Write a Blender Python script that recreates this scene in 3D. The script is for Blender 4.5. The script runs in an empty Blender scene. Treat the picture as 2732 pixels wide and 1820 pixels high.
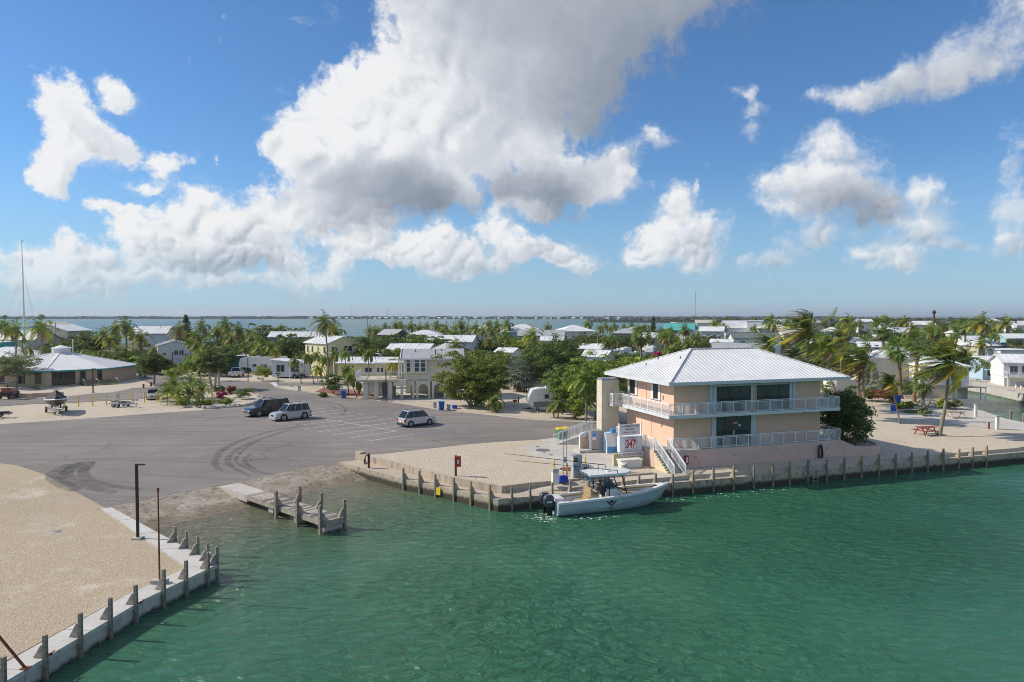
import bpy,bmesh,math,random
import numpy as np
from mathutils import Vector,Matrix
from mathutils.geometry import delaunay_2d_cdt
R=math.radians
PI=math.pi
scene=bpy.context.scene
COL=scene.collection
# ------------------------------------------------------------------ camera
CAM_Z=14.2
FOC=1900.0
PITCH=math.atan((910-841)/FOC)
cam_d=bpy.data.cameras.new('camera')
cam=bpy.data.objects.new('camera',cam_d)
COL.objects.link(cam)
cam_d.sensor_width=36.0
cam_d.lens=36.0*FOC/2732
cam_d.clip_start=0.5
cam_d.clip_end=40000
cam.location=(0,0,CAM_Z)
cam.rotation_euler=(PI/2-PITCH,0,0)
scene.camera=cam
# ------------------------------------------------------------------ sun, sky, exposure
SUN_EL=R(36)
SUN_AZ=R(-82)
sun_d=bpy.data.lights.new('sun','SUN')
sun_d.energy=4.2
sun_d.angle=R(0.53)
sun_d.color=(1.0,0.93,0.82)
sun=bpy.data.objects.new('sun',sun_d)
COL.objects.link(sun)
_sv=Vector((math.sin(SUN_AZ)*math.cos(SUN_EL),math.cos(SUN_AZ)*math.cos(SUN_EL),math.sin(SUN_EL)))
sun.rotation_euler=(-_sv).to_track_quat('-Z','Y').to_euler()
sun.location=_sv*200
scene.view_settings.view_transform='Standard'
scene.view_settings.look='None'
scene.view_settings.exposure=0.12
scene.view_settings.gamma=1.0
scene.view_settings.use_curve_mapping=False
scene.render.engine='CYCLES'
scene.cycles.max_bounces=5
scene.cycles.diffuse_bounces=2
scene.cycles.glossy_bounces=3
scene.cycles.transmission_bounces=4
scene.cycles.transparent_max_bounces=8
scene.cycles.volume_bounces=0
scene.cycles.use_denoising=True
scene.cycles.filter_width=1.0
scene.cycles.denoising_prefilter='ACCURATE'
scene.cycles.caustics_reflective=False
scene.cycles.caustics_refractive=False
scene.cycles.sample_clamp_indirect=4.0
world=bpy.data.worlds.new('World')
scene.world=world
world.use_nodes=True
world.cycles.sampling_method='MANUAL'
world.cycles.sample_map_resolution=512
class NT:
 """small helper that strings shader nodes together"""
 def __init__(self,tree):
  self.t=tree
 def put(self,node,i,v):
  if v is None:
   return
  if isinstance(v,bpy.types.NodeSocket):
   self.t.links.new(v,node.inputs[i])
  else:
   node.inputs[i].default_value=v
 def node(self,kind,**kw):
  n=self.t.nodes.new(kind)
  for k,v in kw.items():
   setattr(n,k,v)
  return n
 def m(self,op,a,b=None,c=None,clamp=False):
  n=self.node('ShaderNodeMath',operation=op,use_clamp=clamp)
  self.put(n,0,a);self.put(n,1,b);self.put(n,2,c)
  return n.outputs[0]
 def v(self,op,a,b=None,c=None):
  n=self.node('ShaderNodeVectorMath',operation=op)
  self.put(n,0,a);self.put(n,1,b);self.put(n,2,c)
  return n.outputs['Value']if op in('DOT_PRODUCT','LENGTH','DISTANCE')else n.outputs['Vector']
 def sep(self,a):
  n=self.node('ShaderNodeSeparateXYZ');self.put(n,0,a)
  return n.outputs
 def comb(self,x,y,z=0.0):
  n=self.node('ShaderNodeCombineXYZ')
  self.put(n,0,x);self.put(n,1,y);self.put(n,2,z)
  return n.outputs[0]
 def noise(self,vec,scale,detail=2.0,rough=0.5,dist=0.0,dim='3D',out=0):
  n=self.node('ShaderNodeTexNoise',noise_dimensions=dim)
  self.put(n,'Vector',vec);self.put(n,'Scale',scale);self.put(n,'Detail',detail)
  self.put(n,'Roughness',rough);self.put(n,'Distortion',dist)
  return n.outputs[out]
 def voro(self,vec,scale,feature='F1',detail=0.0,rough=0.5,rnd=1.0,smooth=None,out=0,dim='3D'):
  n=self.node('ShaderNodeTexVoronoi',voronoi_dimensions=dim,feature=feature)
  self.put(n,'Vector',vec);self.put(n,'Scale',scale)
  if feature!='N_SPHERE_RADIUS':
   self.put(n,'Detail',detail);self.put(n,'Roughness',rough)
  self.put(n,'Randomness',rnd)
  if smooth is not None and feature=='SMOOTH_F1':
   self.put(n,'Smoothness',smooth)
  return n.outputs[out]
 def ramp(self,fac,a,b,lo=0.0,hi=1.0,smooth=True):
  n=self.node('ShaderNodeMapRange',interpolation_type='SMOOTHSTEP' if smooth else 'LINEAR')
  self.put(n,0,fac);self.put(n,1,a);self.put(n,2,b);self.put(n,3,lo);self.put(n,4,hi)
  return n.outputs[0]
 def mix(self,fac,a,b,blend='MIX'):
  n=self.node('ShaderNodeMix',data_type='RGBA',blend_type=blend,clamp_factor=True)
  self.put(n,0,fac)
  for i,c in((6,a),(7,b)):
   self.put(n,i,(c[0],c[1],c[2],1)if isinstance(c,(tuple,list))else c)
  return n.outputs[2]
def srgb(r,g,b):
 f=lambda c:(c/12.92 if c<=0.04045 else((c+0.055)/1.055)**2.4)
 return(f(r/255),f(g/255),f(b/255))
def sky_angles(px,py):
 x,y=(px-1366)/FOC,(841-py)/FOC
 return math.atan(x),math.atan2(y,math.hypot(1,x))
 # cumulus: centre and radii as seen in the photograph, weight, whiteness (0 = grey base, 1 = sunlit)
CLOUDS=[(1420,-60,430,190,1.3,.46),(1780,-40,210,120,.9,.42),(1580,90,210,150,1.1,.34),(1200,40,180,150,1.1,.62),(1480,240,170,120,1.1,.34),(1250,200,200,150,1.2,.78),(1050,200,100,90,1.1,1.0),(930,250,80,80,1.1,1.0),(860,330,90,80,1.1,1.0),(1000,340,170,110,1.2,.98),(760,390,75,55,.9,.95),(1180,380,170,110,1.1,.86),(1350,330,150,110,1.0,.66),(850,440,110,75,1.0,.90),(980,500,170,80,1.1,.42),(1120,520,130,75,1.1,.16),(800,560,130,62,1.0,.86),(700,590,70,36,.8,.95),(960,590,140,50,1.0,.50),(1230,500,70,70,.8,.85),(1420,420,110,70,.9,.92),(1430,510,130,65,1.1,.20),(1570,470,110,70,1.0,.62),(1660,410,75,45,.9,.70),(1770,370,60,38,.8,.75),(1640,500,70,50,.9,.95),(1400,560,80,30,0.83,.80),(560,570,75,62,1.1,1.0),(470,620,120,62,1.1,.92),(600,640,120,70,1.1,.70),(430,690,120,45,.9,.75),(590,715,150,38,1.0,.36),(340,555,75,26,1.0,.92),(490,515,28,22,0.59,.9),(190,640,42,55,1.0,1.0),(150,690,100,48,1.0,.92),(250,700,80,50,.9,.85),(40,700,70,45,.9,.95),(110,750,190,40,0.85,.70),(350,755,190,38,.8,.72),(720,690,110,50,.9,.80),(840,740,130,36,.85,.82),(930,670,110,60,.9,.80),(1020,640,90,50,.8,.78),(1060,700,80,30,0.83,.8),(620,775,190,26,0.71,.72),(1130,690,60,50,.9,.96),(1220,650,110,55,1.0,.82),(1230,710,120,36,1.0,.66),(1330,615,55,40,.9,.95),(1390,680,95,48,1.0,.72),(1480,655,90,45,.8,.75),(1540,690,90,40,0.71,.75),(1290,720,60,26,.8,.8),(180,295,52,48,1.1,1.0),(165,360,55,60,1.1,.98),(240,350,80,50,1.0,.88),(290,385,60,42,.95,.88),(180,440,60,55,1.1,.95),(105,450,42,34,.9,1.0),(190,500,36,34,.8,.80),(55,470,26,20,0.71,.9),(310,245,55,36,0.73,.9),(360,275,46,30,0.71,.88),(395,425,50,26,.85,.95),(445,450,40,34,.8,.92),(385,490,40,18,0.71,.9),(555,450,16,12,0.59,.9),(600,130,22,30,0.41,.9),(500,170,16,14,0.35,.9),(1800,550,48,46,1.1,1.0),(1770,610,65,60,1.1,.96),(1850,650,75,62,1.0,.70),(1740,690,70,42,1.0,.90),(1850,700,80,36,.9,.72),(1905,630,40,36,0.83,.8),(1857,535,22,34,0.83,.95),(2225,375,42,45,.85,.85),(2240,430,80,58,1.0,.82),(2110,500,55,58,1.0,1.0),(2190,520,100,64,1.1,.66),(2260,560,120,52,1.05,.30),(2100,580,60,40,.9,.8),(2330,530,60,45,.8,.66),(2170,640,100,36,0.83,.66),(2050,690,110,28,0.71,.66),(2450,500,46,48,.95,.92),(2460,545,60,30,.8,.70),(2430,590,70,36,1.0,.82),(2390,630,80,30,.8,.62),(2330,690,80,36,1.05,.80),(2410,705,55,28,.8,.72),(2520,640,70,22,0.65,.60),(2640,640,60,36,0.83,.66),(2715,560,50,60,.95,.80),(2730,420,36,60,0.83,.75),(2560,720,80,16,0.47,.5),(2200,265,66,34,.85,.80),(2300,255,80,40,.95,.66),(2400,220,86,50,.95,.62),(2500,180,86,62,.9,.62),(2590,130,72,66,.85,.68),(2640,180,60,30,0.83,.66),(2700,20,62,40,.95,.72),(1985,225,38,32,.85,.86),(2005,285,30,36,0.85,.80),(2000,350,42,44,0.53,.70),(1910,450,40,30,0.53,.70),(2400,380,50,20,0.35,.6),(800,20,60,10,0.29,.9),(560,2,40,10,0.59,.9),(720,75,110,14,0.26,.9),]
def build_sky():
 n=NT(world.node_tree)
 nodes,links=world.node_tree.nodes,world.node_tree.links
 nodes.clear()
 out=n.node('ShaderNodeOutputWorld')
 sky=n.node('ShaderNodeTexSky',sky_type='NISHITA',sun_disc=False)
 sky.sun_elevation,sky.sun_rotation=SUN_EL,SUN_AZ
 sky.altitude,sky.air_density,sky.dust_density,sky.ozone_density=0,1.0,0.15,3.0
 d=n.v('NORMALIZE',n.node('ShaderNodeTexCoord').outputs['Generated'])
 x,y,z=n.sep(d)
 az=n.m('ARCTAN2',x,y)
 el=n.m('ARCSINE',z)
 p=n.comb(az,el,0.0)
 skyc=n.mix(1.0,sky.outputs[0],SKY_TINT,'MULTIPLY')
 hz=n.ramp(el,-.02,.22,1.0,0.0)
 skyc=n.mix(n.m('MULTIPLY',hz,.62),skyc,tuple(c/SKY_K for c in srgb(156,186,214)))
 def tones(fac):
  cr=n.node('ShaderNodeValToRGB')
  els=cr.color_ramp.elements
  els[0].position,els[0].color=0.0,(*srgb(130,139,154),1)
  els[1].position,els[1].color=1.0,(*srgb(252,252,252),1)
  for pos,c in((.25,(156,164,177)),(.5,(190,196,205)),(.72,(221,225,231)),(.88,(242,244,246))):
   e_=els.new(pos);e_.color=(*srgb(*c),1)
  links.new(fac,cr.inputs[0])
  c=n.v('SCALE',cr.outputs[0]);c.node.inputs['Scale'].default_value=.86/SKY_K
  return c
 def backdrop(col):
  bg=n.node('ShaderNodeBackground')
  bg.inputs['Strength'].default_value=SKY_K
  links.new(col,bg.inputs['Color'])
  return bg.outputs[0]
  # --- the part of the sky the photograph shows: each lobe of cloud has a place, a size, a whiteness
 w1=n.v('SUBTRACT',n.noise(p,7.0,7.0,.62,dim='2D',out=1),(.5,.5,.5))
 pw=n.v('MULTIPLY_ADD',w1,(.115,.095,0),p)
 tot,ton=0.0,0.0
 for(cx,cy,rx,ry,w,t)in CLOUDS:
  a,e=sky_angles(cx,cy)
  sx,sy=FOC/(rx*1.04),FOC/(ry*1.04)
  q=n.v('MULTIPLY_ADD',pw,(sx,sy,0),(-a*sx,-e*sy,0))
  g=n.m('EXPONENT',n.m('MULTIPLY_ADD',n.v('DOT_PRODUCT',q,q),-2.0,2*math.log(w)))
  tl=n.m('ADD',n.v('DOT_PRODUCT',q,(-.17,.24,0)),t)
  ton=n.m('MULTIPLY_ADD',g,tl,ton)
  tot=n.m('ADD',g,tot)
 tone=n.m('DIVIDE',ton,n.m('ADD',tot,1e-4))
 base=n.m('MINIMUM',n.m('SQRT',tot),1.3)
 def bill(q,sc=15.0):
  r=n.node('ShaderNodeTexNoise',noise_dimensions='2D',noise_type='RIDGED_MULTIFRACTAL',normalize=True)
  n.put(r,'Vector',q);n.put(r,'Scale',sc);n.put(r,'Detail',4.0);n.put(r,'Roughness',.52)
  n.put(r,'Offset',.95);n.put(r,'Gain',1.2);n.put(r,'Lacunarity',2.1)
  return n.m('SUBTRACT',.5,r.outputs[0])
 pj=n.v('MULTIPLY_ADD',w1,(.045,.045,0),p)
 b0=bill(pj)
 b1=bill(n.v('ADD',pj,(-.010,.012,0)))
 lowb=n.ramp(el,.06,.20,1,0)
 q0,q1=bill(pj,36.0),bill(n.v('ADD',pj,(-.004,.005,0)),36.0)
 lowrel=n.m('MULTIPLY',n.m('MULTIPLY',n.m('SUBTRACT',q0,q1),lowb),.20)
 f0=n.m('SUBTRACT',n.noise(p,24.0,7.0,.66,dim='2D'),.5)
 dens=n.m('ADD',base,n.m('MULTIPLY_ADD',b0,.20,n.m('MULTIPLY',f0,1.3)))
 soft=n.ramp(az,.0,.45,.44,.78)
 alpha=n.ramp(dens,.36,n.m('ADD',soft,.36))
 # torn thin margins
 wsp=n.m('SUBTRACT',n.noise(n.v('MULTIPLY_ADD',w1,(.09,.07,0),n.v('MULTIPLY',p,(1.0,1.25,0))),16.0,9.0,.74,dim='2D'),.5)
 veil=n.ramp(n.m('MULTIPLY_ADD',wsp,2.1,base),.36,1.2,0,.66)
 alpha=n.m('MAXIMUM',alpha,veil)
 relief=n.m('MULTIPLY',n.m('SUBTRACT',b0,b1),n.ramp(tone,.45,.98,.03,.24))
 light=n.m('ADD',n.m('MULTIPLY',f0,n.ramp(tone,.4,.95,.14,.50)),n.m('ADD',n.m('ADD',relief,lowrel),tone))
 light=n.m('ADD',light,n.ramp(dens,.55,1.1,.10,0.0))
 low=n.ramp(el,.0,.10)
 alpha=n.m('MULTIPLY',alpha,n.m('MULTIPLY_ADD',low,.52,.44))
 shown=backdrop(n.mix(alpha,skyc,tones(light)))
 # --- the rest of the dome: the same broken cumulus, placed by noise alone
 far=n.m('MAXIMUM',n.ramp(n.m('ABSOLUTE',az),.78,1.0),n.ramp(el,.5,.62))
 nz=n.noise(d,3.2,5.0,.55)
 a2=n.m('MULTIPLY',n.m('MULTIPLY',n.ramp(nz,.52,.60),far),n.ramp(el,.0,.1))
 rest=backdrop(n.mix(a2,skyc,tones(n.ramp(nz,.56,.75,.95,.5))))
 box=n.m('MULTIPLY',n.m('LESS_THAN',n.m('ABSOLUTE',az),.80),n.m('MULTIPLY',n.m('GREATER_THAN',el,-.004),n.m('LESS_THAN',el,.52)))
 mx=n.node('ShaderNodeMixShader')
 links.new(box,mx.inputs[0]);links.new(rest,mx.inputs[1]);links.new(shown,mx.inputs[2])
 links.new(mx.outputs[0],out.inputs[0])
SKY_K=0.118
SKY_TINT=(.52,.76,.98)
build_sky()
# ================================================================== helpers
def ray(px,py):
 x,y=(px-1366)/FOC,(910-py)/FOC
 c,s=math.cos(PITCH),math.sin(PITCH)
 return Vector((x,c+y*s,-s+y*c))
def at(px,py,z=.6):
 """the place on level z that the photograph shows at this pixel"""
 d=ray(px,py);t=(z-CAM_Z)/d.z
 return Vector((d.x*t,d.y*t,z))
def pd(px,py,Y):
 d=ray(px,py);t=Y/d.y
 return Vector((d.x*t,Y,CAM_Z+d.z*t))
def on_line(px,A,B):
 """where the line A-B on the ground is met at picture column px"""
 k=(px-1366)/FOC/math.cos(PITCH)
 for _ in range(3):
  dx,dy=B[0]-A[0],B[1]-A[1]
  t=(k*A[1]-A[0])/(dx-k*dy)
  p=(A[0]+t*dx,A[1]+t*dy)
  k=(px-1366)/FOC*(p[1]*math.cos(PITCH)+(CAM_Z-0.3)*math.sin(PITCH))/p[1]
 return Vector((p[0],p[1],0))
class MB:
 """collects shapes and links them as one mesh object"""
 def __init__(self):
  self.v,self.f,self.smooth=[],[],[]
 def add(self,vs,fs,sm=False):
  o=len(self.v)
  self.v+=[tuple(a)for a in vs]
  self.f+=[tuple(i+o for i in f)for f in fs]
  self.smooth+=[sm]*len(fs)
  return self
 def box(self,c,s,rz=0.0,rx=0.0,ry=0.0):
  h=[a/2 for a in s]
  M=Matrix.Translation(c)
  if rz:M=M@Matrix.Rotation(rz,4,'Z')
  if ry:M=M@Matrix.Rotation(ry,4,'Y')
  if rx:M=M@Matrix.Rotation(rx,4,'X')
  vs=[M@Vector((x*h[0],y*h[1],z*h[2]))for x in(-1,1)for y in(-1,1)for z in(-1,1)]
  return self.add(vs,[(0,1,3,2),(4,6,7,5),(0,4,5,1),(2,3,7,6),(0,2,6,4),(1,5,7,3)])
 def bb(self,x0,x1,y0,y1,z0,z1):
  return self.box(((x0+x1)/2,(y0+y1)/2,(z0+z1)/2),(x1-x0,y1-y0,z1-z0))
 def bar(self,a,b,w,h=None,up=(0,0,1)):
  """square bar from a to b"""
  a,b=Vector(a),Vector(b);h=h or w
  d=b-a;L=d.length
  if L<1e-6:return self
  d.normalize();u=Vector(up)
  if abs(d.dot(u))>.98:u=Vector((0,1,0))
  s=d.cross(u).normalized();u=s.cross(d)
  vs=[p+s*(i*w/2)+u*(j*h/2)for p in(a,b)for i in(-1,1)for j in(-1,1)]
  return self.add(vs,[(0,1,3,2),(4,6,7,5),(0,4,5,1),(2,3,7,6),(0,2,6,4),(1,5,7,3)])
 def prism(self,poly,z0,z1,caps=True):
  if isinstance(z1,(int,float)):z1=[z1]*len(poly)
  a=sum(poly[i][0]*poly[(i+1)%len(poly)][1]-poly[(i+1)%len(poly)][0]*poly[i][1]for i in range(len(poly)))
  if a<0:
   poly=list(poly)[::-1];z1=list(z1)[::-1]
  n=len(poly)
  vs=[(p[0],p[1],z0)for p in poly]+[(p[0],p[1],z)for p,z in zip(poly,z1)]
  fs=[(i,(i+1)%n,n+(i+1)%n,n+i)for i in range(n)]
  if caps:fs+=[tuple(range(n-1,-1,-1)),tuple(range(n,2*n))]
  return self.add(vs,fs)
 def extrude(self,prof,axis,a,b,sm=False):
  """profile of (p, q) pairs extruded along an axis: 'x' (profile in y,z), 'y' (x,z)"""
  n=len(prof)
  mk=(lambda t,p:(t,p[0],p[1]))if axis=='x' else(lambda t,p:(p[0],t,p[1]))
  vs=[mk(a,p)for p in prof]+[mk(b,p)for p in prof]
  fs=[(i,(i+1)%n,n+(i+1)%n,n+i)for i in range(n)]
  self.add(vs,fs,sm)
  return self.add(vs,[tuple(range(n-1,-1,-1)),tuple(range(n,2*n))])
 def tube(self,pts,r,seg=8,cap=True,sm=True):
  pts=[Vector(p)for p in pts]
  rs=r if isinstance(r,(list,tuple))else[r]*len(pts)
  vs,fs=[],[]
  prev=None
  for i,p in enumerate(pts):
   d=(pts[min(i+1,len(pts)-1)]-pts[max(i-1,0)])
   d=d.normalized()if d.length>1e-9 else Vector((0,0,1))
   if prev is None:
    u=Vector((1,0,0))if abs(d.x)<.8 else Vector((0,1,0))
   else:
    u=prev
   u=(u-d*u.dot(d)).normalized();prev=u
   w=d.cross(u)
   for k in range(seg):
    a=2*PI*k/seg
    vs.append(p+(u*math.cos(a)+w*math.sin(a))*rs[i])
  for i in range(len(pts)-1):
   for k in range(seg):
    a,b=i*seg+k,i*seg+(k+1)%seg
    fs.append((a,b,b+seg,a+seg))
  self.add(vs,fs,sm)
  if cap:
   n=len(pts)
   self.add(vs[:seg],[tuple(range(seg-1,-1,-1))]);self.add(vs[-seg:],[tuple(range(seg))])
  return self
 def cyl(self,c,r,h,seg=16,r2=None,sm=True):
  c=Vector(c)
  return self.tube([c,c+Vector((0,0,h))],[r,r if r2 is None else r2],seg,True,sm)
 def ball(self,c,r,seg=10,rings=6):
  rx,ry,rz=r if isinstance(r,(tuple,list))else(r,r,r)
  vs,fs=[],[]
  for i in range(rings+1):
   th=PI*i/rings
   for k in range(seg):
    a=2*PI*k/seg
    vs.append((c[0]+rx*math.sin(th)*math.cos(a),c[1]+ry*math.sin(th)*math.sin(a),c[2]+rz*math.cos(th)))
  for i in range(rings):
   for k in range(seg):
    a,b=i*seg+k,i*seg+(k+1)%seg
    fs.append((a,a+seg,b+seg,b))
  return self.add(vs,fs,True)
 def quad(self,*vs):
  return self.add(vs,[tuple(range(len(vs)))])
 def mesh(self,name,mat):
  me=bpy.data.meshes.new(name)
  me.from_pydata(self.v,[],self.f)
  if any(self.smooth):
   me.polygons.foreach_set('use_smooth',self.smooth)
  if mat:me.materials.append(mat)
  me.update()
  return me
 def build(self,name,mat,parent=None,loc=None,rz=0.0):
  o=bpy.data.objects.new(name,self.mesh(name,mat))
  COL.objects.link(o)
  if parent:o.parent=parent
  if loc is not None:o.location=loc
  if rz:o.rotation_euler.z=rz
  return o
def tag(o,label=None,cat=None,group=None,kind=None):
 if label:o['label']=label
 if cat:o['category']=cat
 if group:o['group']=group
 if kind:o['kind']=kind
 return o
def thing(name,label,cat,loc=(0,0,0),rz=0.0,group=None):
 o=bpy.data.objects.new(name,None)
 o.empty_display_size=.2
 COL.objects.link(o)
 o.location=loc;o.rotation_euler=(0,0,rz)
 return tag(o,label,cat,group)
def dup(root,loc,rz=0.0,label=None,group=None,scale=None):
 r=root.copy();COL.objects.link(r)
 r.location=loc;r.rotation_euler=(0,0,rz)
 if scale is not None:r.scale=(scale,)*3 if isinstance(scale,(int,float))else scale
 if label:r['label']=label
 if group:r['group']=group
 for ch in KIDS.get(root.name,()):
  c=ch.copy();COL.objects.link(c);c.parent=r
  for g in KIDS.get(ch.name,()):
   e=g.copy();COL.objects.link(e);e.parent=c
 return r
KIDS={}
def note_kids(root):
 KIDS[root.name]=list(root.children)
 for c in root.children:
  KIDS[c.name]=list(c.children)
 return root
 # ================================================================== materials
M={}
def mat(name,col,rough=.7,var=.12,scale=2.0,detail=4.0,bump=0.0,bscale=20.0,metal=0.0,spec=.4,streak=0.0,dirt=None,world_space=False,coat=0.0):
 """plain surface with some unevenness of colour, gloss and relief"""
 m=bpy.data.materials.new(name);m.use_nodes=True
 n=NT(m.node_tree);nd=m.node_tree.nodes;nd.clear()
 out=n.node('ShaderNodeOutputMaterial');b=n.node('ShaderNodeBsdfPrincipled')
 m.node_tree.links.new(b.outputs[0],out.inputs[0])
 p=n.node('ShaderNodeNewGeometry').outputs['Position']if world_space else n.node('ShaderNodeTexCoord').outputs['Object']
 f=n.noise(p,scale,detail,.6)
 c=n.mix(n.ramp(f,.3,.7),tuple(k*(1-var)for k in col),tuple(min(1,k*(1+var))for k in col))
 if streak:
  st=n.noise(n.v('MULTIPLY',p,(1,1,.12)),3.5,4.0,.6)
  c=n.mix(n.ramp(st,.5,.78,0,streak),c,dirt or tuple(k*.45 for k in col))
 n.put(b,'Base Color',c)
 n.put(b,'Roughness',n.ramp(f,.2,.8,max(0,rough-.08),min(1,rough+.08)))
 n.put(b,'Metallic',metal)
 n.put(b,'Specular IOR Level',spec)
 if coat:n.put(b,'Coat Weight',coat);n.put(b,'Coat Roughness',.05)
 if bump:
  bn=n.node('ShaderNodeBump');bn.inputs['Strength'].default_value=bump;bn.inputs['Distance'].default_value=.02
  n.put(bn,'Height',n.noise(p,bscale,4.0,.6));n.put(b,'Normal',bn.outputs[0])
 M[name]=m
 return m
def ground_mat(name,light,dark,stain,pebble=7.0,bump=.6,patch=.16,stain_amt=.5,tint=None,tint_amt=0.0):
 m=bpy.data.materials.new(name);m.use_nodes=True
 n=NT(m.node_tree);nd=m.node_tree.nodes;nd.clear()
 out=n.node('ShaderNodeOutputMaterial');b=n.node('ShaderNodeBsdfPrincipled')
 m.node_tree.links.new(b.outputs[0],out.inputs[0])
 p=n.node('ShaderNodeNewGeometry').outputs['Position']
 p=n.v('MULTIPLY',p,(1,1,0))
 cell=n.voro(p,pebble,'F1',out=1)
 cell=n.sep(cell)[0]
 fine=n.noise(p,3.0,6.0,.7)
 big=n.noise(p,patch,5.0,.62)
 c=n.mix(n.m('ADD',n.m('MULTIPLY',cell,.55),n.m('MULTIPLY',fine,.45)),dark,light)
 c=n.mix(n.ramp(big,.48,.72,0,stain_amt),c,stain)
 if tint:
  c=n.mix(n.ramp(n.noise(n.v('ADD',p,(31,7,0)),patch*2.2,5.0,.65),.52,.74,0,tint_amt),c,tint)
 n.put(b,'Base Color',c);n.put(b,'Roughness',.95);n.put(b,'Specular IOR Level',.15)
 bn=n.node('ShaderNodeBump');bn.inputs['Strength'].default_value=bump;bn.inputs['Distance'].default_value=.05
 n.put(bn,'Height',n.m('ADD',n.voro(p,pebble,'F1'),n.m('MULTIPLY',fine,1.5)));n.put(b,'Normal',bn.outputs[0])
 M[name]=m
 return m
ground_mat('sand',(.64,.56,.44),(.46,.385,.29),(.42,.345,.25),5.0,.5,.10,.45,(.60,.55,.46),.6)
ground_mat('lot_gravel',(.56,.46,.32),(.36,.285,.195),(.44,.34,.225),10.0,.55,.09,.5,(.70,.64,.54),.75)
ground_mat('pad_gravel',(.66,.57,.44),(.44,.36,.26),(.50,.42,.31),9.0,.8,.2,.4,(.66,.60,.50),.5)
ground_mat('soil',(.13,.14,.05),(.05,.065,.02),(.42,.36,.26),3.0,.8,.045,.8)
def asphalt_mat():
 m=bpy.data.materials.new('asphalt');m.use_nodes=True
 n=NT(m.node_tree);m.node_tree.nodes.clear()
 out=n.node('ShaderNodeOutputMaterial');b=n.node('ShaderNodeBsdfPrincipled')
 m.node_tree.links.new(b.outputs[0],out.inputs[0])
 p=n.v('MULTIPLY',n.node('ShaderNodeNewGeometry').outputs['Position'],(1,1,0))
 fine=n.noise(p,14.0,4.0,.7)
 big=n.noise(p,.07,5.0,.6)
 # rolled lanes: long faint streaks along the lot
 q=n.node('ShaderNodeMapping');q.vector_type='POINT'
 n.put(q,'Vector',p);q.inputs['Rotation'].default_value=(0,0,R(-12));q.inputs['Scale'].default_value=(.05,.9,1)
 lane=n.noise(q.outputs[0],1.0,5.0,.65)
 c=n.mix(n.ramp(big,.3,.7),(.205,.176,.156),(.275,.242,.217))
 c=n.mix(n.ramp(lane,.42,.66,0,.65),c,(.155,.137,.122))
 c=n.mix(n.ramp(fine,.3,.75,0,.28),c,(.32,.29,.262))
 c=n.mix(n.ramp(n.noise(p,.33,6.0,.7),.60,.74,0,.55),c,(.14,.125,.115))
 c=n.mix(n.ramp(n.noise(n.v('ADD',p,(50,20,0)),.12,6.0,.7),.56,.72,0,.5),c,(.33,.30,.272))
 # a few cracks along the paving joints
 cr=n.voro(n.v('MULTIPLY_ADD',n.v('SUBTRACT',n.noise(p,.6,3.0,.6,out=1),(.5,.5,.5)),(2,2,0),n.v('MULTIPLY',p,(.55,1,0))),.11,'DISTANCE_TO_EDGE')
 c=n.mix(n.ramp(cr,.0,.004,.7,0),c,(.06,.055,.05))
 n.put(b,'Base Color',c);n.put(b,'Roughness',.9);n.put(b,'Specular IOR Level',.25)
 bn=n.node('ShaderNodeBump');bn.inputs['Strength'].default_value=.35;bn.inputs['Distance'].default_value=.02
 n.put(bn,'Height',fine);n.put(b,'Normal',bn.outputs[0])
 M['asphalt']=m
asphalt_mat()
def concrete_mat(name,col,warm,dark_z=None,var=.5,band=None):
 """cast concrete: blotches, runs, and on walls a dark band that the tide wets"""
 m=bpy.data.materials.new(name);m.use_nodes=True
 n=NT(m.node_tree);m.node_tree.nodes.clear()
 out=n.node('ShaderNodeOutputMaterial');b=n.node('ShaderNodeBsdfPrincipled')
 m.node_tree.links.new(b.outputs[0],out.inputs[0])
 g=n.node('ShaderNodeNewGeometry');p=g.outputs['Position']
 big=n.noise(p,.5,6.0,.65)
 fine=n.noise(p,9.0,5.0,.7)
 run=n.noise(n.v('MULTIPLY',p,(1,1,.15)),2.2,5.0,.65)
 c=n.mix(n.ramp(big,.35,.68),col,warm)
 c=n.mix(n.ramp(fine,.35,.75,0,.35),c,tuple(k*.6 for k in col))
 nz=n.sep(g.outputs['Normal'])[2]
 side=n.ramp(n.m('ABSOLUTE',nz),.3,.7,1,0)
 c=n.mix(n.m('MULTIPLY',side,n.ramp(run,.46,.7,0,var)),c,(.12,.095,.065))
 if dark_z is not None:
  z=n.m('ADD',n.sep(p)[2],n.m('MULTIPLY',n.m('SUBTRACT',run,.5),.7))
  c=n.mix(n.ramp(z,dark_z,dark_z+.3,.92,0),c,(.035,.032,.022))
 if band is not None:
  pit=n.noise(p,2.6,9.0,.75)
  c=n.mix(n.ramp(pit,.50,.62,0,.75),c,(.115,.088,.055))
  c=n.mix(n.ramp(n.noise(n.v('ADD',p,(9,4,0)),1.3,7.0,.7),.55,.72,0,.6),c,(.60,.55,.47))
  z=n.m('ADD',n.sep(p)[2],n.m('MULTIPLY',n.m('SUBTRACT',big,.5),.5))
  c=n.mix(n.m('MULTIPLY',n.ramp(z,-1.15,-.9,0,1),n.ramp(z,band,band+.25,.45,0)),c,(.09,.07,.035))
 n.put(b,'Base Color',c);n.put(b,'Roughness',.88);n.put(b,'Specular IOR Level',.25)
 bn=n.node('ShaderNodeBump');bn.inputs['Strength'].default_value=.4;bn.inputs['Distance'].default_value=.03
 n.put(bn,'Height',n.m('ADD',fine,big));n.put(b,'Normal',bn.outputs[0])
 M[name]=m
concrete_mat('concrete',(.50,.46,.40),(.60,.56,.50))
concrete_mat('seawall',(.50,.47,.42),(.58,.54,.47),-.86,.35)
concrete_mat('quay',(.47,.40,.32),(.55,.44,.32),-.48,.65)
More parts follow.
